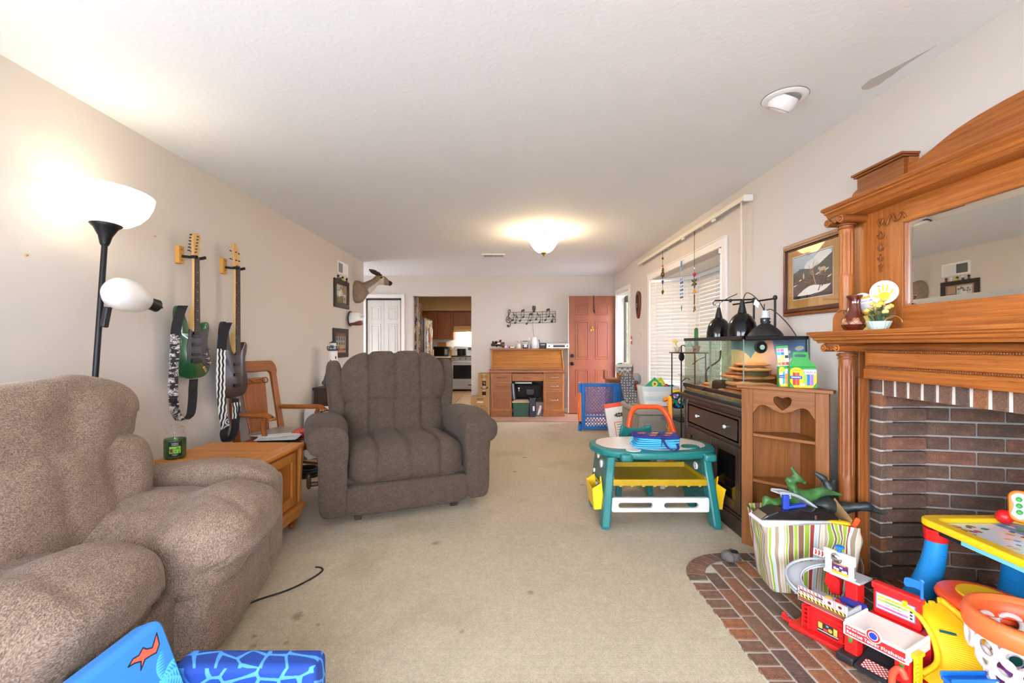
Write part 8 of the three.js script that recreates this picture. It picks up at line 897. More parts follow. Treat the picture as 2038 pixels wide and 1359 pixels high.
  mesh('navy_cover', puff(0.31, 0.012, 0.205, 0, 0.076, 0, { e: 7, n: 12 }), mat(0x232a86, { roughness: 0.85 }), b); print('dinosaur_patches', 0.28, 0.18, printMat(256, 164, (c) => { c.fillStyle = '#232a86'; c.fillRect(0, 0, 256, 164); for (const [x, y, col] of [[50, 60, '#f0662a'], [130, 50, '#f4b02a'], [200, 110, '#e8502a'], [110, 120, '#f08a2a'], [220, 40, '#f4b02a']]) { c.fillStyle = col; c.beginPath(); c.ellipse(x, y, 26, 13, -0.3, 0, 7); c.fill(); c.beginPath(); c.ellipse(x + 22, y - 14, 9, 8, 0, 0, 7); c.fill(); c.fillRect(x - 14, y + 6, 6, 16); c.fillRect(x + 6, y + 6, 6, 16); } c.fillStyle = '#8ac24a'; for (let i = 0; i < 10; i++) { c.beginPath(); c.arc(hash(i, 1, 4) * 256, hash(i, 2, 4) * 164, 4, 0, 7); c.fill(); } }, { roughness: 0.85 }), b, [0, 0.0826, 0], [-PI / 2, 0, 0]); mesh('strap', [RIB([[0.0, 0.083, 0.05], [0.03, 0.07, 0.105], [0.06, 0.02, 0.14], [0.1, 0.006, 0.15], [0.13, 0.02, 0.12], [0.1, 0.084, 0.04]], 0.016, 0.004, [1, 0, 0.2])], mat(0x1c2160, { roughness: 0.8 }), b); mesh('cord_toggle', [TU([[0.02, 0.086, 0.02], [0.03, 0.08, 0.1], [0.025, 0.02, 0.108]], 0.0025, 14), SP(0.008, 0.02, 0.088, 0.03, [1, 0.6, 1], 8)], M.black, b);
}
{ // child's chair behind the table
  const t = thing('child_chair', "child's teal plastic chair with bear face back behind the table", 'chair', [0.975, 0, -3.74], PI + 0.1); const Te = M.teal;
  mesh('backrest', tf(EX(spline([[-0.13, 0], [0.13, 0], [0.135, 0.15], [0.125, 0.25], [0.115, 0.285], [0.085, 0.275], [0.04, 0.262], [-0.04, 0.262], [-0.085, 0.275], [-0.115, 0.285], [-0.125, 0.25], [-0.135, 0.15]], 60), 0.03, 0.01, 2), [0, 0.285, -0.15], [-0.12, 0, 0]), Te, t); mesh('bear_face', tf(J(TO(0.045, 0.004, 24, 6).translate(0, 0.16, -0.002), TO(0.02, 0.004, 20, 6).translate(-0.06, 0.2, -0.002), TO(0.02, 0.004, 20, 6).translate(0.06, 0.2, -0.002)), [0, 0.285, -0.15], [-0.12, 0, 0]), M.tealDeep, t);
  mesh('seat', puff(0.3, 0.04, 0.28, 0, 0.27, 0.0, { e: 6, n: 14 }), Te, t); for (const [x, z] of [[-0.11, 0.1], [0.11, 0.1], [-0.11, -0.11], [0.11, -0.11]]) mesh('leg', BAR([x, 0.26, z], [x * 1.2, 0, z * 1.2], 0.045, 0.045, 0, 0.01), Te, t);
}
{ // toddler bouncer: orange bar, green seat, white curved legs
  const t = thing('toddler_bouncer', 'toddler ride with orange tube bar and green seat', 'toy', [1.2, 0, -3.92]);
  mesh('orange_bar', TU([[-0.2, 0.4, 0.06], [-0.16, 0.6, 0.02], [-0.12, 0.655, 0], [0, 0.665, 0], [0.1, 0.655, 0], [0.16, 0.58, 0.02], [0.22, 0.36, 0.06]], 0.021, 60, 12), M.orange, t); mesh('green_seat', puff(0.26, 0.16, 0.24, 0.05, 0.3, 0.02, { e: 3, n: 16, f: (v) => { if (v.y > 0) v.y *= 0.3; } }), M.green, t); mesh('white_frame', [TU([[-0.08, 0.36, 0.04], [0.02, 0.3, 0.14], [0.05, 0.18, 0.17], [0.06, 0.02, 0.18]], 0.022, 24, 10), TU([[0.12, 0.3, -0.06], [0.16, 0.16, -0.1], [0.18, 0.02, -0.1]], 0.02, 20, 10), TU([[-0.12, 0.3, -0.06], [-0.16, 0.16, -0.1], [-0.18, 0.02, -0.1]], 0.02, 20, 10), TU([[-0.18, 0.02, -0.1], [0.02, 0.02, -0.12], [0.18, 0.02, -0.1]], 0.018, 20, 10)], mat(0xd6d3cf, { roughness: 0.4 }), t); mesh('bar_joint', [SP(0.03, -0.2, 0.4, 0.06, [1, 1, 1], 12), SP(0.03, 0.22, 0.36, 0.06, [1, 1, 1], 12)], M.green, t);
}
// ================================================================ TOYS ON THE HEARTH
{ // striped cloth bag
  const P = [1.455, 0.012, -2.27], ry = -0.16, t = thing('striped_toy_bag', 'green and brown striped cloth bag full of toys', 'bag', P, ry);
  const stripes = canvasTex(512, 8, (g) => { const cs = ['#8fa832', '#a08a72', '#8fa832', '#7a5a44', '#d2c4ac', '#9a3a34', '#8fa832', '#b5a48c', '#b9c8d0', '#7a5a44']; let x = 0, i = 0; while (x < 512) { const w = 6 + hash(i, 3, 3) * 22; g.fillStyle = cs[(i * 7) % cs.length]; g.fillRect(x, 0, w, 8); g.fillStyle = '#ece4d4'; g.fillRect(x + w, 0, 4, 8); x += w + 4; i++; } }); stripes.wrapS = stripes.wrapT = THREE.RepeatWrapping; stripes.repeat.set(1 / 0.42, 1);
  const cloth = mat(0xffffff, { roughness: 0.9, map: stripes, side: THREE.DoubleSide });
  const dense = new THREE.BufferGeometry(); { const ro = roundRect(-0.21, 0.21, -0.14, 0.14, 0.03, 6), rn = 16, pos = [], uv = [], idx = [], L = []; let acc = 0; const pts = []; for (let i = 0; i < ro.length; i++) { const a = ro[i], b = ro[(i + 1) % ro.length], d = Math.hypot(b[0] - a[0], b[1] - a[1]), k = Math.max(1, Math.round(d / 0.02)); for (let j = 0; j < k; j++) { pts.push([mixn(a[0], b[0], j / k), mixn(a[1], b[1], j / k), acc + d * j / k]); } acc += d; } pts.push([ro[0][0], ro[0][1], acc]); const N = pts.length; for (let r = 0; r <= rn; r++) for (const [x, z, s] of pts) { const h = r / rn, k = 0.84 + 0.18 * h, n = (vnoise(s * 14, h * 5, 999, 999, 4) - 0.5) * 0.03 * (0.3 + h); const len = Math.hypot(x, z); pos.push(x * k + x / len * n, h * (0.33 + 0.02 * Math.sin(s * 9)), z * k + z / len * n); uv.push(s, h * 0.33); } for (let r = 0; r < rn; r++) for (let i = 0; i < N - 1; i++) { const a = r * N + i, b = a + 1, c = a + N, d = c + 1; idx.push(a, c, b, b, c, d); } dense.setAttribute('position', new THREE.Float32BufferAttribute(pos, 3)); dense.setAttribute('uv', new THREE.Float32BufferAttribute(uv, 2)); dense.setIndex(idx); dense.computeVertexNormals(); }
  mesh('cloth_wall', dense, cloth, t, { keepUV: true }); mesh('bag_floor', B(0.34, 0.006, 0.22, 0, 0.006, 0, 0.002), mat(0x8a7a66), t); mesh('card_stiffener', tf(B(0.004, 0.2, 0.16, 0, 0, 0, 0), [0.175, 0.29, -0.02], [0.35, 0, -0.06]), M.cardboard, t); mesh('handle_strap', RIB([[0.2, 0.2, 0.1], [0.225, 0.14, 0.09], [0.22, 0.05, 0.07]], 0.02, 0.003, [0, 0.3, 1]), mat(0x9a8f80), t);
  const on = (name, label, cat, x, y, z, r = 0) => { const c = Math.cos(ry), s = Math.sin(ry); return thing(name, label, cat, [P[0] + x * c + z * s, P[1] + y, P[2] - x * s + z * c], ry + r); };
  const fill = on('toy_heap_base', 'folded brown play cloth filling the striped bag', 'cloth', 0, 0.02, 0); mesh('cloth_heap', puff(0.33, 0.24, 0.21, 0, 0.125, 0, { e: 4, n: 14, f: (v) => { if (v.y > 0) v.y += lump(v, 0.06, 9); } }), mat(0x5a4436, { roughness: 0.95 }), fill);
  const car = on('toy_jet_launcher', 'black and white toy launcher lying on top of the bag', 'toy', -0.06, 0.335, 0.06, 0.12); mesh('white_hull', EX(shape([[-0.19, 0.0], [-0.17, -0.02], [-0.02, -0.02], [0.0, -0.035], [0.13, -0.035], [0.135, -0.01], [0.2, -0.012], [0.2, 0.012], [-0.18, 0.012]]), 0.12, 0.004).translate(0, 0.0, -0.06), mat(0xdadada, { roughness: 0.35 }), car); mesh('black_canopy', [EX(shape([[-0.18, 0.012], [0.19, 0.012], [0.16, 0.05], [0.1, 0.06], [0.05, 0.05], [0.0, 0.062], [-0.05, 0.05], [-0.1, 0.055], [-0.15, 0.035]]), 0.1, 0.008, 2).translate(0, 0, -0.05)], mat(0x1c1b1b, { roughness: 0.22 }), car); mesh('silver_fin', B(0.01, 0.02, 0.006, 0.07, 0.03, 0.056, 0.002), M.chrome, car);
  const tr = on('toy_track_arch', 'grey curved toy track arching over the bag', 'toy', 0.0, 0.36, 0.02, 0.35); const arc = [[-0.14, 0.1, -0.02], [-0.07, 0.09, -0.01], [0.0, 0.055, 0], [0.06, 0.0, 0.02], [0.09, -0.07, 0.04]]; mesh('track_bed', RIB(arc, 0.055, 0.006, [0.1, 0, 1]), M.greyPlastic, tr); mesh('track_lip', [TU(arc.map(([x, y, z]) => [x, y + 0.006, z + 0.028]), 0.005, 24), TU(arc.map(([x, y, z]) => [x, y + 0.006, z - 0.028]), 0.005, 24)], M.greyPlastic, tr); mesh('track_clip', B(0.03, 0.02, 0.04, -0.1, 0.085, 0, 0.004), M.greyPlastic, tr);
  const bc = on('toy_blue_connector', 'blue plastic connector standing in the toy bag', 'toy', -0.1, 0.385, 0.07); mesh('connector', [B(0.03, 0.07, 0.02, 0, 0.035, 0, 0.004), tf(B(0.08, 0.014, 0.03, 0.05, 0.01, 0, 0.004), [0, 0, 0], [0, 0, 0.2])], M.deepBlue, bc);
  const dino = (name, label, x, y, z, r, col, fs, k, lo, hi, res) => { const d = on(name, label, 'toy', x, y, z, r); const g = fieldMesh(blend(fs, k), lo, hi, res); const p = g.attributes.position, c = []; for (let i = 0; i < p.count; i++) { const n = vnoise(p.getX(i) * 60 + 90, p.getY(i) * 60 + p.getZ(i) * 50 + 90, 999, 999, 2), q = col[n > 0.55 ? 1 : 0]; c.push(...q); } g.setAttribute('color', new THREE.Float32BufferAttribute(c, 3)); g.setAttribute('uv', new THREE.BufferAttribute(new Float32Array(p.count * 2), 2)); mesh('dinosaur_body', g, mat(0xffffff, { vertexColors: true, roughness: 0.45 }), d, { keepUV: true }); return d; };
  dino('toy_dinosaur', 'green rubber dinosaur lying on its side in the bag', 0.0, 0.34, -0.06, 0.1, [[0.06, 0.19, 0.045], [0.045, 0.12, 0.035]], [capsule([-0.1, 0.03, 0.02], [0.02, 0.055, 0], 0.03, 0.045), capsule([0.02, 0.055, 0], [0.13, 0.1, 0], 0.04, 0.02), capsule([0.13, 0.1, 0], [0.22, 0.085, 0.01], 0.02, 0.005), capsule([-0.1, 0.03, 0.02], [-0.16, 0.06, 0.03], 0.02, 0.015), capsule([-0.16, 0.06, 0.03], [-0.175, 0.02, 0.04], 0.014, 0.01), capsule([0.0, 0.08, 0.0], [-0.03, 0.15, 0.0], 0.026, 0.016), capsule([-0.03, 0.15, 0], [0.01, 0.165, 0.0], 0.015, 0.011), capsule([0.01, 0.165, 0], [-0.02, 0.215, 0.0], 0.011, 0.008), capsule([0.01, 0.165, 0], [0.045, 0.14, 0.0], 0.011, 0.008), capsule([-0.05, 0.05, 0.03], [-0.09, 0.08, 0.07], 0.014, 0.007)], 0.02, [-0.24, -0.05, -0.1], [0.27, 0.27, 0.12], 46);
  const rp = dino('toy_dinosaur', 'dark green raptor toy with long tail over the bag rim', 0.12, 0.33, -0.07, -0.15, [[0.02, 0.035, 0.032], [0.012, 0.016, 0.018]], [capsule([-0.08, 0.02, 0], [0.02, 0.04, 0], 0.03, 0.04), capsule([0.02, 0.04, 0], [0.1, 0.035, 0], 0.036, 0.026), capsule([0.1, 0.035, 0], [0.19, 0.06, 0.02], 0.026, 0.018), capsule([0.19, 0.06, 0.02], [0.26, 0.03, 0.03], 0.018, 0.005), capsule([0.0, 0.06, -0.02], [0.05, 0.12, -0.03], 0.024, 0.018), capsule([0.05, 0.12, -0.03], [0.02, 0.17, -0.03], 0.018, 0.012), capsule([0.02, 0.17, -0.03], [-0.01, 0.19, -0.03], 0.012, 0.01), capsule([0.05, 0.12, -0.03], [0.07, 0.16, -0.03], 0.014, 0.008)], 0.02, [-0.15, -0.05, -0.1], [0.3, 0.23, 0.1], 44);
  const rc = on('toy_rescue_boat', 'red and yellow toy craft half buried in the bag', 'toy', 0.11, 0.32, 0.09, -0.2); mesh('craft_body', puff(0.15, 0.04, 0.06, 0, 0, 0, { e: 3, n: 12, f: (v) => { v.y += 0.03 * v.x; } }), M.red, rc); mesh('yellow_deck', puff(0.1, 0.02, 0.04, 0.01, 0.022, 0, { e: 3, n: 8 }), M.yellow, rc); mesh('blue_keel', B(0.05, 0.02, 0.03, -0.05, -0.02, 0.015, 0.005), M.deepBlue, rc);
  const oc = on('toy_orange_claw', 'orange curved claw toy lying in the bag corner', 'toy', 0.14, 0.3, 0.085, 0); mesh('claw', [TU([[-0.12, 0.0, 0.02], [-0.05, 0.0, 0.03], [0.03, 0.02, 0.02], [0.07, 0.06, 0.0]], 0.012, 24, 8), TU([[-0.1, 0.012, 0], [-0.03, 0.015, 0.0], [0.03, 0.03, 0.0]], 0.008, 16, 8)], M.orange, oc);
  const bs = on('toy_blue_disc', 'blue translucent disc toy inside the bag', 'toy', -0.11, 0.3, 0.07); mesh('disc', puff(0.14, 0.03, 0.07, 0, 0, 0, { e: 2.6, n: 10 }), mat(0x173f86, { roughness: 0.2 }), bs); mesh('red_edge', B(0.12, 0.008, 0.03, -0.02, 0.018, 0.03, 0.003), M.red, bs);
}
{ const s = thing('plush_slipper', 'grey and black fuzzy slipper beside the striped bag', 'slipper', [1.215, 0.012, -2.5], 0.5); mesh('slipper_body', puff(0.1, 0.055, 0.08, 0, 0.028, 0, { e: 2.6, n: 14, f: (v) => { v.multiplyScalar(1 + 0.2 * (vnoise(v.x * 70 + 30, v.z * 70 + v.y * 60 + 30, 999, 999, 2) - 0.5)); } }), mat(0x5f5a55, { roughness: 1 }), s); mesh('opening', puff(0.05, 0.03, 0.04, 0.01, 0.046, 0.012, { e: 2.4, n: 8 }), M.black, s); }
{ // toy fire station; local x along its front, z towards the room
  const th = -Math.atan2(0.887, 0.461), t = thing('toy_firehouse', 'red and white toy rescue tower firehouse with grey spiral ramp', 'toy', [1.205, 0.012, -1.9], th), R = M.red, W = mat(0xe9e5dd, { roughness: 0.4 }), Gy = M.greyPlastic;
  mesh('base', [BB(-0.03, 0.19, 0, 0.018, -0.14, 0.02, 0.006), BB(0.15, 0.4, 0, 0.02, -0.2, 0.0, 0.006)], R, t); mesh('base_clip', [B(0.03, 0.012, 0.016, -0.04, 0.02, 0.005, 0.003), B(0.014, 0.026, 0.018, -0.055, 0.028, 0.005, 0.003)], R, t);
  const garage = mesh('garage_wall', BB(0.015, 0.165, 0.018, 0.125, -0.1, -0.01, 0.005), R, t); for (const y of [0.045, 0.065, 0.085, 0.105]) mesh('wall_groove', BB(0.05, 0.16, y, y + 0.003, -0.01, -0.0075, 0), mat(0xb01818), garage); mesh('ladder_relief', [BB(0.02, 0.026, 0.03, 0.12, -0.012, 0.012, 0.002), BB(0.042, 0.048, 0.03, 0.12, -0.012, 0.012, 0.002), ...[0, 1, 2, 3, 4].map((i) => BB(0.026, 0.042, 0.04 + i * 0.017, 0.046 + i * 0.017, -0.01, 0.008, 0.001))], R, garage);
  print('garage_sticker', 0.075, 0.042, printMat(192, 108, (g) => { g.fillStyle = '#2b2420'; g.fillRect(0, 0, 192, 108); g.fillStyle = '#e0b04a'; g.fillRect(6, 6, 40, 60); g.fillRect(150, 6, 36, 70); g.fillStyle = '#4a90d0'; g.fillRect(80, 10, 24, 18); g.fillStyle = '#e8e2d6'; g.fillRect(0, 84, 192, 6); g.fillStyle = '#f0a02a'; g.beginPath(); g.arc(120, 50, 20, 0, 7); g.fill(); g.fillStyle = '#c03a2a'; g.fillRect(56, 50, 40, 26); }), t, [0.11, 0.052, -0.0068]);
  const deck = mesh('upper_deck', [BB(0.0, 0.185, 0.125, 0.135, -0.13, 0.004, 0.003), BB(0.0, 0.185, 0.135, 0.185, -0.002, 0.005, 0.002), BB(0.178, 0.185, 0.13, 0.165, -0.1, 0.0, 0.002)], Gy, t);
  print('barrier_sticker', 0.175, 0.056, printMat(420, 134, (g) => { g.fillStyle = '#b3b7ba'; g.fillRect(0, 0, 420, 134); const st = (y, h, a, b, x1) => { g.save(); g.beginPath(); g.rect(0, y, x1, h); g.clip(); g.fillStyle = a; g.fillRect(0, y, 420, h); g.fillStyle = b; for (let x = -40; x < 460; x += 34) { g.beginPath(); g.moveTo(x, y); g.lineTo(x + 17, y); g.lineTo(x + 30, y + h); g.lineTo(x + 13, y + h); g.fill(); } g.restore(); }; st(4, 18, '#f2f0ee', '#c83024', 230); g.fillStyle = '#4a4436'; g.fillRect(10, 26, 216, 18); g.fillStyle = '#c9a84a'; g.font = 'bold 13px sans-serif'; g.fillText('CAUTION  CAUTION', 40, 40); st(48, 16, '#f2f0ee', '#c83024', 230); st(74, 22, '#f0d81e', '#1c1a1a', 420); g.fillStyle = '#8a4a34'; g.fillRect(0, 98, 420, 36); for (const x of [246, 336]) { g.fillStyle = '#f4f2f0'; g.fillRect(x, 6, 76, 62); g.strokeStyle = '#c83024'; g.lineWidth = 4; g.strokeRect(x, 6, 76, 62); g.fillStyle = '#b8322a'; g.beginPath(); g.arc(x + 38, 36, 17, 0, 7); g.fill(); g.fillStyle = '#2a2a30'; g.fillRect(x + 24, 30, 28, 14); } }), t, [0.0925, 0.158, 0.0064]);
  const cx = 0.01, cz = -0.115, arc = []; for (let i = 0; i <= 24; i++) { const a = -1.3 - i / 24 * 3.3; arc.push([cx + 0.085 * Math.cos(a), 0.235 - 0.09 * (i / 24), cz + 0.085 * Math.sin(a)]); }
  mesh('spiral_ramp', [RIB(arc, 0.062, 0.006, arc.map(([x, y, z]) => [x - cx, 0, z - cz]), 48)], Gy, t); mesh('ramp_rail', [TU(arc.map(([x, y, z]) => [cx + (x - cx) * 1.33, y + 0.014, cz + (z - cz) * 1.33]), 0.006, 48, 6), TU(arc.map(([x, y, z]) => [cx + (x - cx) * 0.67, y + 0.008, cz + (z - cz) * 0.67]), 0.004, 48, 6)], Gy, t);
  const chev = print('chevron_sign', 0.05, 0.026, printMat(128, 66, (g) => { g.fillStyle = '#f2f0ee'; g.fillRect(0, 0, 128, 66); g.fillStyle = '#c83024'; for (let i = 0; i < 3; i++) { g.beginPath(); const x = 14 + i * 40; g.moveTo(x, 6); g.lineTo(x + 20, 6); g.lineTo(x + 28, 33); g.lineTo(x + 20, 60); g.lineTo(x, 60); g.lineTo(x + 8, 33); g.fill(); } }), t, [-0.03, 0.262, -0.205], [-0.2, -0.2, 0.05]); mesh('sign_board', tf(B(0.056, 0.032, 0.005, 0, 0, 0, 0.003), [-0.03, 0.262, -0.2085], [-0.2, -0.2, 0.05]), Gy, t);
  mesh('tower_column', [BB(0.105, 0.15, 0.13, 0.225, -0.2, -0.14, 0.005), EX(shape([[0, 0], [0.05, -0.03], [0.05, -0.09], [0.02, -0.1], [-0.01, -0.06]]), 0.03, 0.004).translate(0.02, 0.22, -0.2)], R, t); mesh('tower_platform', BB(0.05, 0.165, 0.222, 0.232, -0.23, -0.13, 0.004), Gy, t);
  const sg = mesh('tower_sign', EX(shape([[-0.058, 0], [0.058, 0], [0.058, 0.012], [0.052, 0.012], [0.052, 0.06], [0.058, 0.06], [0.058, 0.1], [-0.058, 0.1], [-0.058, 0.06], [-0.052, 0.06], [-0.052, 0.012], [-0.058, 0.012]]), 0.018, 0.003).translate(0.085, 0.225, -0.15), W, t); mesh('chrome_bell', [SP(0.019, 0.078, 0.298, -0.13, [1, 1, 0.5], 20), TO(0.02, 0.003, 24, 6).translate(0.078, 0.298, -0.132)], M.chrome, sg); print('kitchen_sticker', 0.062, 0.044, printMat(160, 112, (g) => { g.fillStyle = '#4a1f5a'; g.fillRect(0, 0, 160, 112); g.fillStyle = '#8a3a1e'; g.fillRect(0, 0, 160, 20); g.fillStyle = '#f0e6d0'; g.font = 'bold 12px sans-serif'; g.fillText('COMMAND CENTER', 20, 14); g.fillStyle = '#f0b02a'; g.fillRect(0, 82, 160, 30); for (const [x, y] of [[30, 60], [56, 66], [110, 74], [134, 70]]) { g.fillStyle = '#f4f0ea'; g.beginPath(); g.arc(x, y, 14, 0, 7); g.fill(); g.fillStyle = '#2a2220'; g.beginPath(); g.arc(x + 4, y - 2, 4, 0, 7); g.fill(); } g.fillStyle = '#9ac4e0'; g.fillRect(76, 30, 28, 18); }), sg, [0.092, 0.258, -0.1312]); mesh('blue_knob', [CY(0.008, 0.008, 0.02, 0.085, 0.335, -0.141, 14), SP(0.018, 0.085, 0.346, -0.141, [1, 0.4, 1], 14)], M.blue, sg);
  mesh('fire_figures', [puff(0.03, 0.035, 0.03, 0.1, 0.16, -0.03, { e: 2.5, n: 8 })], M.yellow, t); mesh('red_hook', TU([[0.115, 0.14, -0.05], [0.12, 0.165, -0.06], [0.14, 0.15, -0.05], [0.15, 0.165, -0.045]], 0.006, 14), R, t); mesh('blue_tray', puff(0.09, 0.02, 0.05, 0.14, 0.142, -0.13, { e: 4, n: 8 }), M.deepBlue, t);
  // right hand house
  const roof = mesh('white_roof', [BB(0.185, 0.385, 0.128, 0.14, -0.13, 0.03, 0.004), BB(0.185, 0.385, 0.095, 0.14, 0.026, 0.034, 0.003), BB(0.187, 0.194, 0.135, 0.15, -0.13, 0.03, 0.003), BB(0.376, 0.385, 0.1, 0.15, -0.13, 0.034, 0.004)], W, t);
  print('name_sticker', 0.19, 0.042, printMat(600, 132, (g) => { g.fillStyle = '#ece8e0'; g.fillRect(0, 0, 600, 132); g.fillStyle = '#c8231f'; g.fillRect(10, 14, 580, 104); g.fillStyle = '#fff'; g.font = 'bold 30px sans-serif'; g.fillText('Go! Go! Smart Wheels', 22, 48); g.font = 'bold 50px sans-serif'; g.fillText('Rescue Tower Firehouse', 20, 102); }), roof, [0.285, 0.117, 0.0346]); mesh('round_badge', [CY(0.024, 0.024, 0.006, 0, 0, 0, 28).rotateX(PI / 2).translate(0.285, 0.142, 0.036)], W, roof); mesh('badge_ring', TO(0.018, 0.003, 28, 6).translate(0.285, 0.142, 0.0395), R, roof); mesh('badge_centre', CY(0.012, 0.012, 0.003, 0, 0, 0, 24).rotateX(PI / 2).translate(0.285, 0.142, 0.04), M.deepBlue, roof);
  for (const x of [0.205, 0.362]) { const p = mesh('pillar', [BB(x - 0.022, x + 0.022, 0.018, 0.1, -0.02, 0.025, 0.005), BB(x - 0.024, x + 0.024, 0.05, 0.053, -0.02, 0.027, 0.001)], R, t); mesh('traffic_light', [SP(0.008, x, 0.083, 0.0255, [1, 1.9, 0.4], 12)], mat(0x2f8a34), p); mesh('amber_lamp', SP(0.006, x, 0.09, 0.0275, [1, 1, 0.4], 10), M.orange, p); }
  mesh('back_wall', BB(0.185, 0.385, 0.018, 0.128, -0.14, -0.13, 0.004), R, t); mesh('black_ramp', [EX(shape([[0.06, 0.0], [0.06, 0.012], [-0.01, 0.03], [-0.1, 0.085], [-0.13, 0.085], [-0.13, 0]].map(([z, y]) => [z, y])), 0.11, 0.004).rotateY(-PI / 2).translate(0.34, 0.005, 0), BB(0.17, 0.23, 0.0, 0.03, 0.0, 0.06, 0.008)], mat(0x222225, { roughness: 0.5 }), t); print('ramp_checker', 0.08, 0.045, printMat(96, 54, (g) => { g.fillStyle = '#b0322a'; g.fillRect(0, 0, 96, 54); g.fillStyle = '#e8e4de'; for (let i = 0; i < 12; i++) for (let j = 0; j < 7; j++) if ((i + j) % 2) g.fillRect(i * 8, j * 8, 7, 7); }), t, [0.29, 0.0262, 0.03], [-PI / 2 + 0.26, 0, 0]); print('ramp_sticker', 0.04, 0.03, printMat(80, 60, (g) => { g.fillStyle = '#3a3440'; g.fillRect(0, 0, 80, 60); g.strokeStyle = '#d8b0c0'; g.lineWidth = 3; g.strokeRect(4, 4, 72, 52); g.fillStyle = '#d8d4da'; g.beginPath(); g.ellipse(44, 24, 20, 11, 0, 0, 7); g.fill(); g.fillRect(22, 38, 30, 14); }), t, [0.285, 0.066, -0.052], [-PI / 2 + 0.55, 0, 0]);
  const bb = mesh('red_billboard', [BB(0.195, 0.345, 0.13, 0.245, -0.185, -0.16, 0.008, 2), BB(0.19, 0.35, 0.225, 0.252, -0.19, -0.155, 0.008, 2), BB(0.185, 0.39, 0.018, 0.13, -0.2, -0.15, 0.005)], R, t); print('info_sticker', 0.125, 0.062, printMat(320, 160, (g) => { g.fillStyle = '#5a7a9a'; g.fillRect(0, 0, 320, 160); g.fillStyle = '#dfe4ea'; g.fillRect(10, 8, 300, 144); [['#f2d23a', 'Save the town'], ['#9ad04a', 'Emergency call'], ['#d8c0e0', 'First responders'], ['#f06a9a', 'Fire house safety']].forEach(([c, s], i) => { g.fillStyle = c; g.fillRect(14, 24 + i * 31, 250, 24); g.fillStyle = '#2a2a30'; g.font = 'bold 17px sans-serif'; g.fillText(s, 80, 42 + i * 31); g.fillRect(276, 26 + i * 31, 22, 20); }); }), bb, [0.268, 0.185, -0.1588]);
  const fl = mesh('blue_flag', [ROD([0.345, 0.25, -0.17], [0.345, 0.315, -0.17], 0.005), EX(spline([[0, 0], [-0.02, 0.004], [-0.05, -0.002], [-0.05, 0.028], [-0.02, 0.034], [0, 0.03]], 20), 0.005, 0.001).translate(0.345, 0.28, -0.172), SP(0.009, 0.345, 0.315, -0.17, [1, 1, 0.6], 10)], M.blue, t);
  mesh('yellow_gate', [BB(0.39, 0.4, 0.02, 0.13, -0.03, 0.015, 0.002), BB(0.385, 0.405, 0.12, 0.132, -0.035, 0.02, 0.002), ...[0, 1, 2, 3, 4, 5, 6].map((i) => SP(0.005, 0.402, 0.03 + i * 0.014, 0.016, [1, 1, 1], 6))], M.yellow, t); mesh('coral_arm', TU([[0.35, 0.0, 0.06], [0.352, 0.06, 0.06], [0.372, 0.085, 0.058], [0.385, 0.06, 0.055]], 0.011, 18, 8), mat(0xe8563a, { roughness: 0.4 }), t);
}
{ // yellow curved track piece
  const t = thing('toy_track_bend', 'large yellow curved toy track with toothed end', 'toy', [0, 0.012, 0]); const c = [[1.555, 0.21, -1.715], [1.575, 0.175, -1.65], [1.57, 0.125, -1.585], [1.52, 0.075, -1.525], [1.43, 0.04, -1.505]], wd = [[1, 0.05, 0.1], [1, 0.05, -0.1 + 0.35], [0.85, 0.1, 0.55], [0.45, 0.08, 0.9], [0.1, 0.03, 1]];
  mesh('track_bed', RIB(c, 0.14, 0.008, wd, 48), M.yellow, t); const off = (s, y) => c.map((p, i) => { const w = V(...wd[i]).normalize(); return [p[0] + w.x * s, p[1] + w.y * s + y, p[2] + w.z * s]; }); mesh('raised_edge', [TU(off(0.069, 0.012), 0.011, 40, 8), TU(off(-0.069, 0.01), 0.009, 40, 8)], M.yellow, t); mesh('inner_line', [TU(off(0.055, 0.004), 0.003, 40, 6), TU(off(-0.056, 0.004), 0.003, 40, 6)], mat(0xe0b010), t); for (let i = 0; i < 5; i++) mesh('tooth', tf(B(0.02, 0.02, 0.012, 0, 0, 0, 0.004), [1.485 + i * 0.033, 0.215 + (i === 4 ? 0.012 : 0), -1.708]), M.yellow, t); mesh('slot', tf(B(0.075, 0.004, 0.009, 0, 0, 0, 0.001), [1.572, 0.158, -1.618], [0.62, -0.25, 0]), M.tealDeep, t); mesh('track_stand', [ROD([1.58, 0, -1.66], [1.57, 0.165, -1.65], 0.014), ROD([1.5, 0, -1.53], [1.51, 0.06, -1.53], 0.014)], M.yellow, t);
}
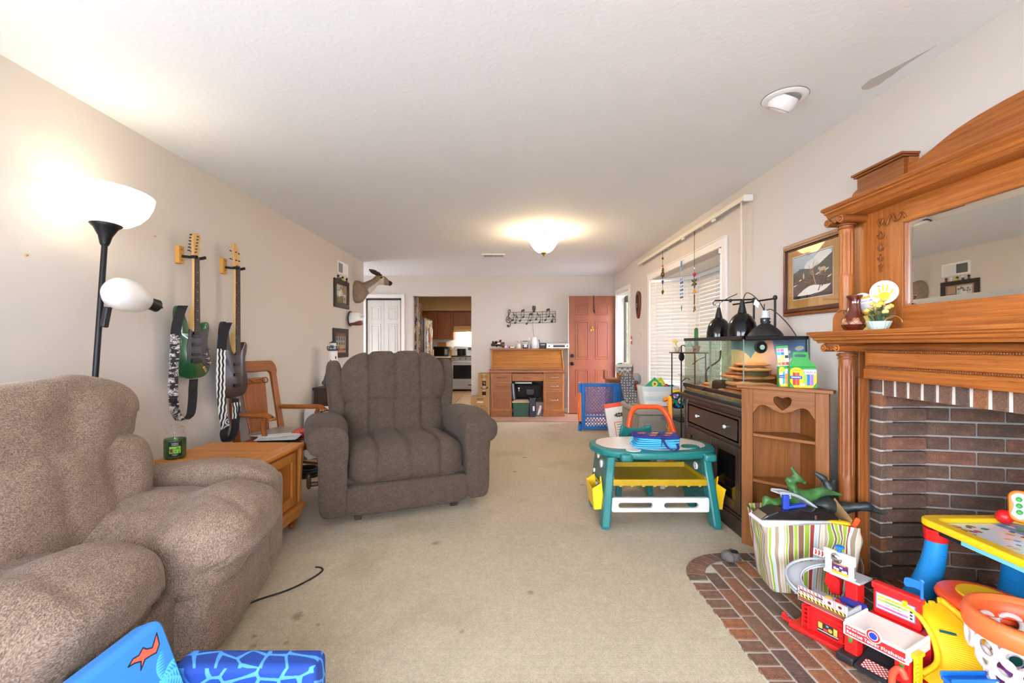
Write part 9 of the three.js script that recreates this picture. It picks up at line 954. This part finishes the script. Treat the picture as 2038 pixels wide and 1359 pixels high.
{ // activity desk with phone, and its stool
  const t = thing('learning_desk', 'yellow topped learning desk with blue legs in the fireplace', 'table', [0, 0.012, 0]), x0 = 1.775, x1 = 2.22, Z0 = 1.28, Z1 = 2.0;
  mesh('desk_frame', EX(shape(roundRect(x0, x1, Z0, Z1, 0.06, 6), [roundRect(x0 + 0.055, x1 - 0.045, Z0 + 0.05, Z1 - 0.05, 0.02, 4)].map((h) => h.reverse())), 0.03, 0.008, 3).rotateX(-PI / 2).scale(1, 1, 1).translate(0, 0.41, 0), M.yellow, t); mesh('desk_tray', BB(x0 + 0.02, x1 - 0.02, 0.385, 0.412, -Z0 - 0.02, -Z1 + 0.02, 0.008), M.black, t); mesh('blue_drawer', BB(x0 + 0.008, x0 + 0.04, 0.392, 0.41, -1.55, -1.8, 0.004), mat(0x6fc4ea), t);
  print('activity_sheet', x1 - x0 - 0.09, Z1 - Z0 - 0.09, printMat(384, 640, (g) => { g.fillStyle = '#e6eef0'; g.fillRect(0, 0, 384, 640); g.fillStyle = '#7aa8d8'; g.fillRect(250, 0, 134, 640); const cs = ['#d84a3a', '#f0b03a', '#3a8ad0', '#5aa84a', '#8a5ab0', '#f0d84a', '#e88ab0', '#6a4a3a', '#f4f4f0', '#2a9a9a']; for (let i = 0; i < 120; i++) { g.fillStyle = cs[i % 10]; const x = 20 + hash(i, 1, 6) * 330, y = 20 + hash(i, 2, 6) * 600; g.beginPath(); g.ellipse(x, y, 9 + hash(i, 3, 6) * 9, 7 + hash(i, 4, 6) * 8, hash(i, 5, 6) * 3, 0, 7); g.fill(); } g.strokeStyle = '#4a9a3a'; g.lineWidth = 10; g.strokeRect(4, 4, 376, 632); }, { roughness: 0.2 }), t, [(x0 + x1) / 2 + 0.005, 0.422, -(Z0 + Z1) / 2], [-PI / 2, 0, 0]);
  for (const [x, Z, sx, sz] of [[x0 + 0.045, Z1 - 0.06, -0.05, 0.1], [x1 - 0.06, Z1 - 0.06, 0.05, 0.08], [x0 + 0.045, Z0 + 0.06, -0.05, -0.08], [x1 - 0.06, Z0 + 0.06, 0.05, -0.08]]) { const lg = mesh('leg', [...[0, 1, 2, 3, 4, 5].map((i) => { const f = (k) => { const a = k / 6; return [x + sx * (0.15 * a + 0.85 * a * a) * 1.0, 0.36 - 0.34 * a, -(Z + sz * (0.1 * a + 0.7 * a * a))]; }; return ROD(f(i), f(i + 1.02), 0.036 + 0.003 * i, 0.036 + 0.003 * (i + 1), 18); }), CY(0.058, 0.06, 0.03, x + sx, 0.015, -(Z + sz * 0.8), 22)], M.skyBlue, t, { axis: 'y' }); mesh('leg_collar', CY(0.044, 0.04, 0.05, x + sx * 0.02, 0.378, -Z, 22), M.red, t); }
  const ph = thing('toy_keypad_phone', 'orange toy telephone keypad mounted on the learning desk', 'toy', [2.17, 0.454, -1.86], -0.75); mesh('keypad_body', tf(EX(shape(roundRect(-0.09, 0.12, 0.0, 0.13, 0.03)), 0.035, 0.008, 2), [0, 0, 0], [-0.3, 0, 0]), mat(0xf5821f, { roughness: 0.35 }), ph); const pm = tf(EX(shape(roundRect(-0.02, 0.11, 0.012, 0.12, 0.014), [roundRect(-0.012, 0.102, 0.02, 0.1, 0.01)].map((h) => h.reverse())), 0.006, 0.001), [0, 0, 0], [-0.3, 0, 0]); pm.translate(0, 0.0105, 0.0335); mesh('white_bezel', pm, M.white, ph); mesh('speaker_plate', tf(EX(spline([[-0.085, 0.03], [-0.06, 0.012], [-0.038, 0.03], [-0.045, 0.065], [-0.035, 0.1], [-0.058, 0.118], [-0.082, 0.1], [-0.075, 0.065]], 40), 0.006, 0.001).translate(0, 0, 0.034), [0, 0, 0], [-0.3, 0, 0]), mat(0xbfd8ee), ph);
  const num = '123456789*0#', kc = [0x3aa03a, 0x3aa03a, 0x3aa03a, 0xf0c02a, 0xf0c02a, 0xf0c02a, 0xd8323a, 0xd8323a, 0xd8323a, 0x2a7ad0, 0x3aa03a, 0x2a7ad0]; for (let i = 0; i < 12; i++) { const x = 0.008 + (i % 3) * 0.034, y = 0.088 - Math.floor(i / 3) * 0.02; const k = mesh('key', tf(B(0.024, 0.015, 0.008, x, y, 0.038, 0.003), [0, 0, 0], [-0.3, 0, 0]), mat(kc[i], { roughness: 0.3 }), ph); const pr = print('key_number', 0.014, 0.0125, printMat(32, 28, (g) => { g.fillStyle = '#' + new THREE.Color(kc[i]).getHexString(); g.fillRect(0, 0, 32, 28); g.fillStyle = '#fff'; g.font = 'bold 24px sans-serif'; g.textAlign = 'center'; g.fillText(num[i], 16, 23); }), k, [0, 0, 0]); new THREE.Matrix4().makeRotationX(-0.3).multiply(new THREE.Matrix4().makeTranslation(x, y, 0.0424)).decompose(pr.position, pr.quaternion, pr.scale); } for (let i = 0; i < 3; i++) mesh('green_button', tf(SP(0.01, -0.06, 0.04 + i * 0.026, 0.04, [1, 1, 0.5], 12), [0, 0, 0], [-0.3, 0, 0]), M.green, ph); mesh('handset_badge', tf(J(TO(0.016, 0.003, 24, 6).translate(0.02, 0.128, 0.04), CY(0.015, 0.015, 0.004, 0, 0, 0, 24).rotateX(PI / 2).translate(0.02, 0.128, 0.038)), [0, 0, 0], [-0.3, 0, 0]), M.white, ph); mesh('red_earpiece', SP(0.03, -0.1, 0.015, 0.0, [1, 1, 1], 12), M.red, ph);
  const s = thing('child_stool', 'round orange toy stool with yellow centre and lime stem', 'stool', [1.775, 0.012, -1.7]); mesh('seat', LA([[0, 0.205], [0.1, 0.205], [0.134, 0.212], [0.14, 0.225], [0.134, 0.238], [0.11, 0.246], [0, 0.247]], 44), mat(0xf4552c, { roughness: 0.35 }), s); mesh('seat_pad', [CY(0.078, 0.08, 0.006, 0, 0.249, 0, 40)], mat(0xf0c41c, { roughness: 0.45, bumpMap: fineBump, bumpScale: 0.003 }), s); mesh('logo_plate', B(0.03, 0.003, 0.008, 0, 0.253, 0, 0.001), mat(0xb8302a), s); mesh('stem', LA([[0.06, 0.03], [0.048, 0.05], [0.04, 0.1], [0.042, 0.15], [0.06, 0.205]], 28), M.lime, s); mesh('base', [EX(spline([[-0.26, -0.02], [-0.22, 0.08], [-0.08, 0.1], [0.08, 0.1], [0.12, 0.0], [0.06, -0.1], [-0.1, -0.09], [-0.22, -0.1]], 50), 0.035, 0.01, 2).rotateX(-PI / 2)], M.seaGreen, s);
}
{ // basketball game hoop and pieces at the frame's corner
  const t = thing('toy_basketball_hoop', 'orange toy hoop with white perforated basket', 'toy', [1.633, 0.082, -1.43]);
  mesh('orange_rim', LA([[0.115, 0.19], [0.13, 0.185], [0.152, 0.2], [0.156, 0.235], [0.148, 0.258], [0.13, 0.262], [0.12, 0.245]], 44), mat(0xf9703a, { roughness: 0.38 }), t); const net = []; for (let r = 0; r < 3; r++) for (let i = 0; i < 12; i++) { const a = (i + r * 0.5) / 12 * 2 * PI, R = 0.135 - 0.022 * r, y = 0.165 - r * 0.05; net.push(tf(TO(0.031 - 0.003 * r, 0.0085, 18, 6), [R * Math.cos(a), y, R * Math.sin(a)], [0, -a + PI / 2, 0])); } mesh('white_net', net, M.white, t).userData.kind = 'stuff'; mesh('basket_floor', [CY(0.085, 0.085, 0.012, 0, 0.012, 0, 30), CY(0.03, 0.05, 0.076, 0, -0.032, 0, 20)], M.white, t);
  for (const [x, y, z, m, n] of [[-0.03, 0.05, 0.03, M.red, 'red'], [0.04, 0.05, -0.02, M.blue, 'blue'], [-0.03, 0.05, -0.04, mat(0x8a3a9a), 'purple']]) { const b = thing('play_ball', n + ' play ball lying inside the white basket', 'ball', [1.633 + x, 0.1, -1.43 + z], 0, 'balls in the toy basket'); mesh('ball', SP(0.033, 0, 0.036, 0, [1, 1, 1], 16), m, b); mesh('ball_seam', TO(0.033, 0.001, 24, 4).translate(0, 0.036, 0), mat(0x8a1a1a), b); }
  const r = thing('toy_red_car', 'red plastic toy vehicle lying under the yellow track', 'toy', [1.72, 0.012, -1.545], 0.1); mesh('car_body', puff(0.18, 0.05, 0.08, 0, 0.035, 0, { e: 4, n: 12 }), M.red, r); mesh('car_window', B(0.05, 0.006, 0.04, 0.02, 0.062, 0, 0.002), mat(0x5a90c8), r); for (const [x, z] of [[-0.05, 0.04], [0.05, 0.04], [-0.05, -0.04], [0.05, -0.04]]) mesh('wheel', CY(0.016, 0.016, 0.014, 0, 0, 0, 16).rotateX(PI / 2).translate(x, 0.016, z), M.black, r);
  const w = thing('toy_white_boat', 'white plastic hull toy beside the orange hoop', 'toy', [1.665, 0.048, -1.63], 0.2); mesh('hull', puff(0.14, 0.05, 0.05, 0, 0.05, 0, { e: 2.4, n: 14 }), M.white, w); mesh('hull_stand', B(0.06, 0.03, 0.03, 0, 0.015, 0, 0.004), M.white, w);
  const b = thing('toy_blue_track', 'long blue toy track piece along the picture edge', 'toy', [1.49, 0.012, -1.46], 0.0); mesh('track_bed', BB(-0.09, 0.06, 0.1, 0.11, -0.02, 0.02, 0.003), M.blue, b); mesh('track_edge', [BB(-0.09, 0.06, 0.11, 0.125, -0.022, -0.016, 0.002), BB(-0.09, 0.06, 0.11, 0.125, 0.016, 0.022, 0.002)], M.blue, b); mesh('track_foot', [BB(-0.085, -0.065, 0, 0.1, -0.015, 0.015, 0.002), BB(0.035, 0.055, 0, 0.1, -0.015, 0.015, 0.002)], M.blue, b);
}
scene.traverse((o) => { if (o.isLight && o.shadow) o.castShadow = true; });
renderer.render(scene, camera);
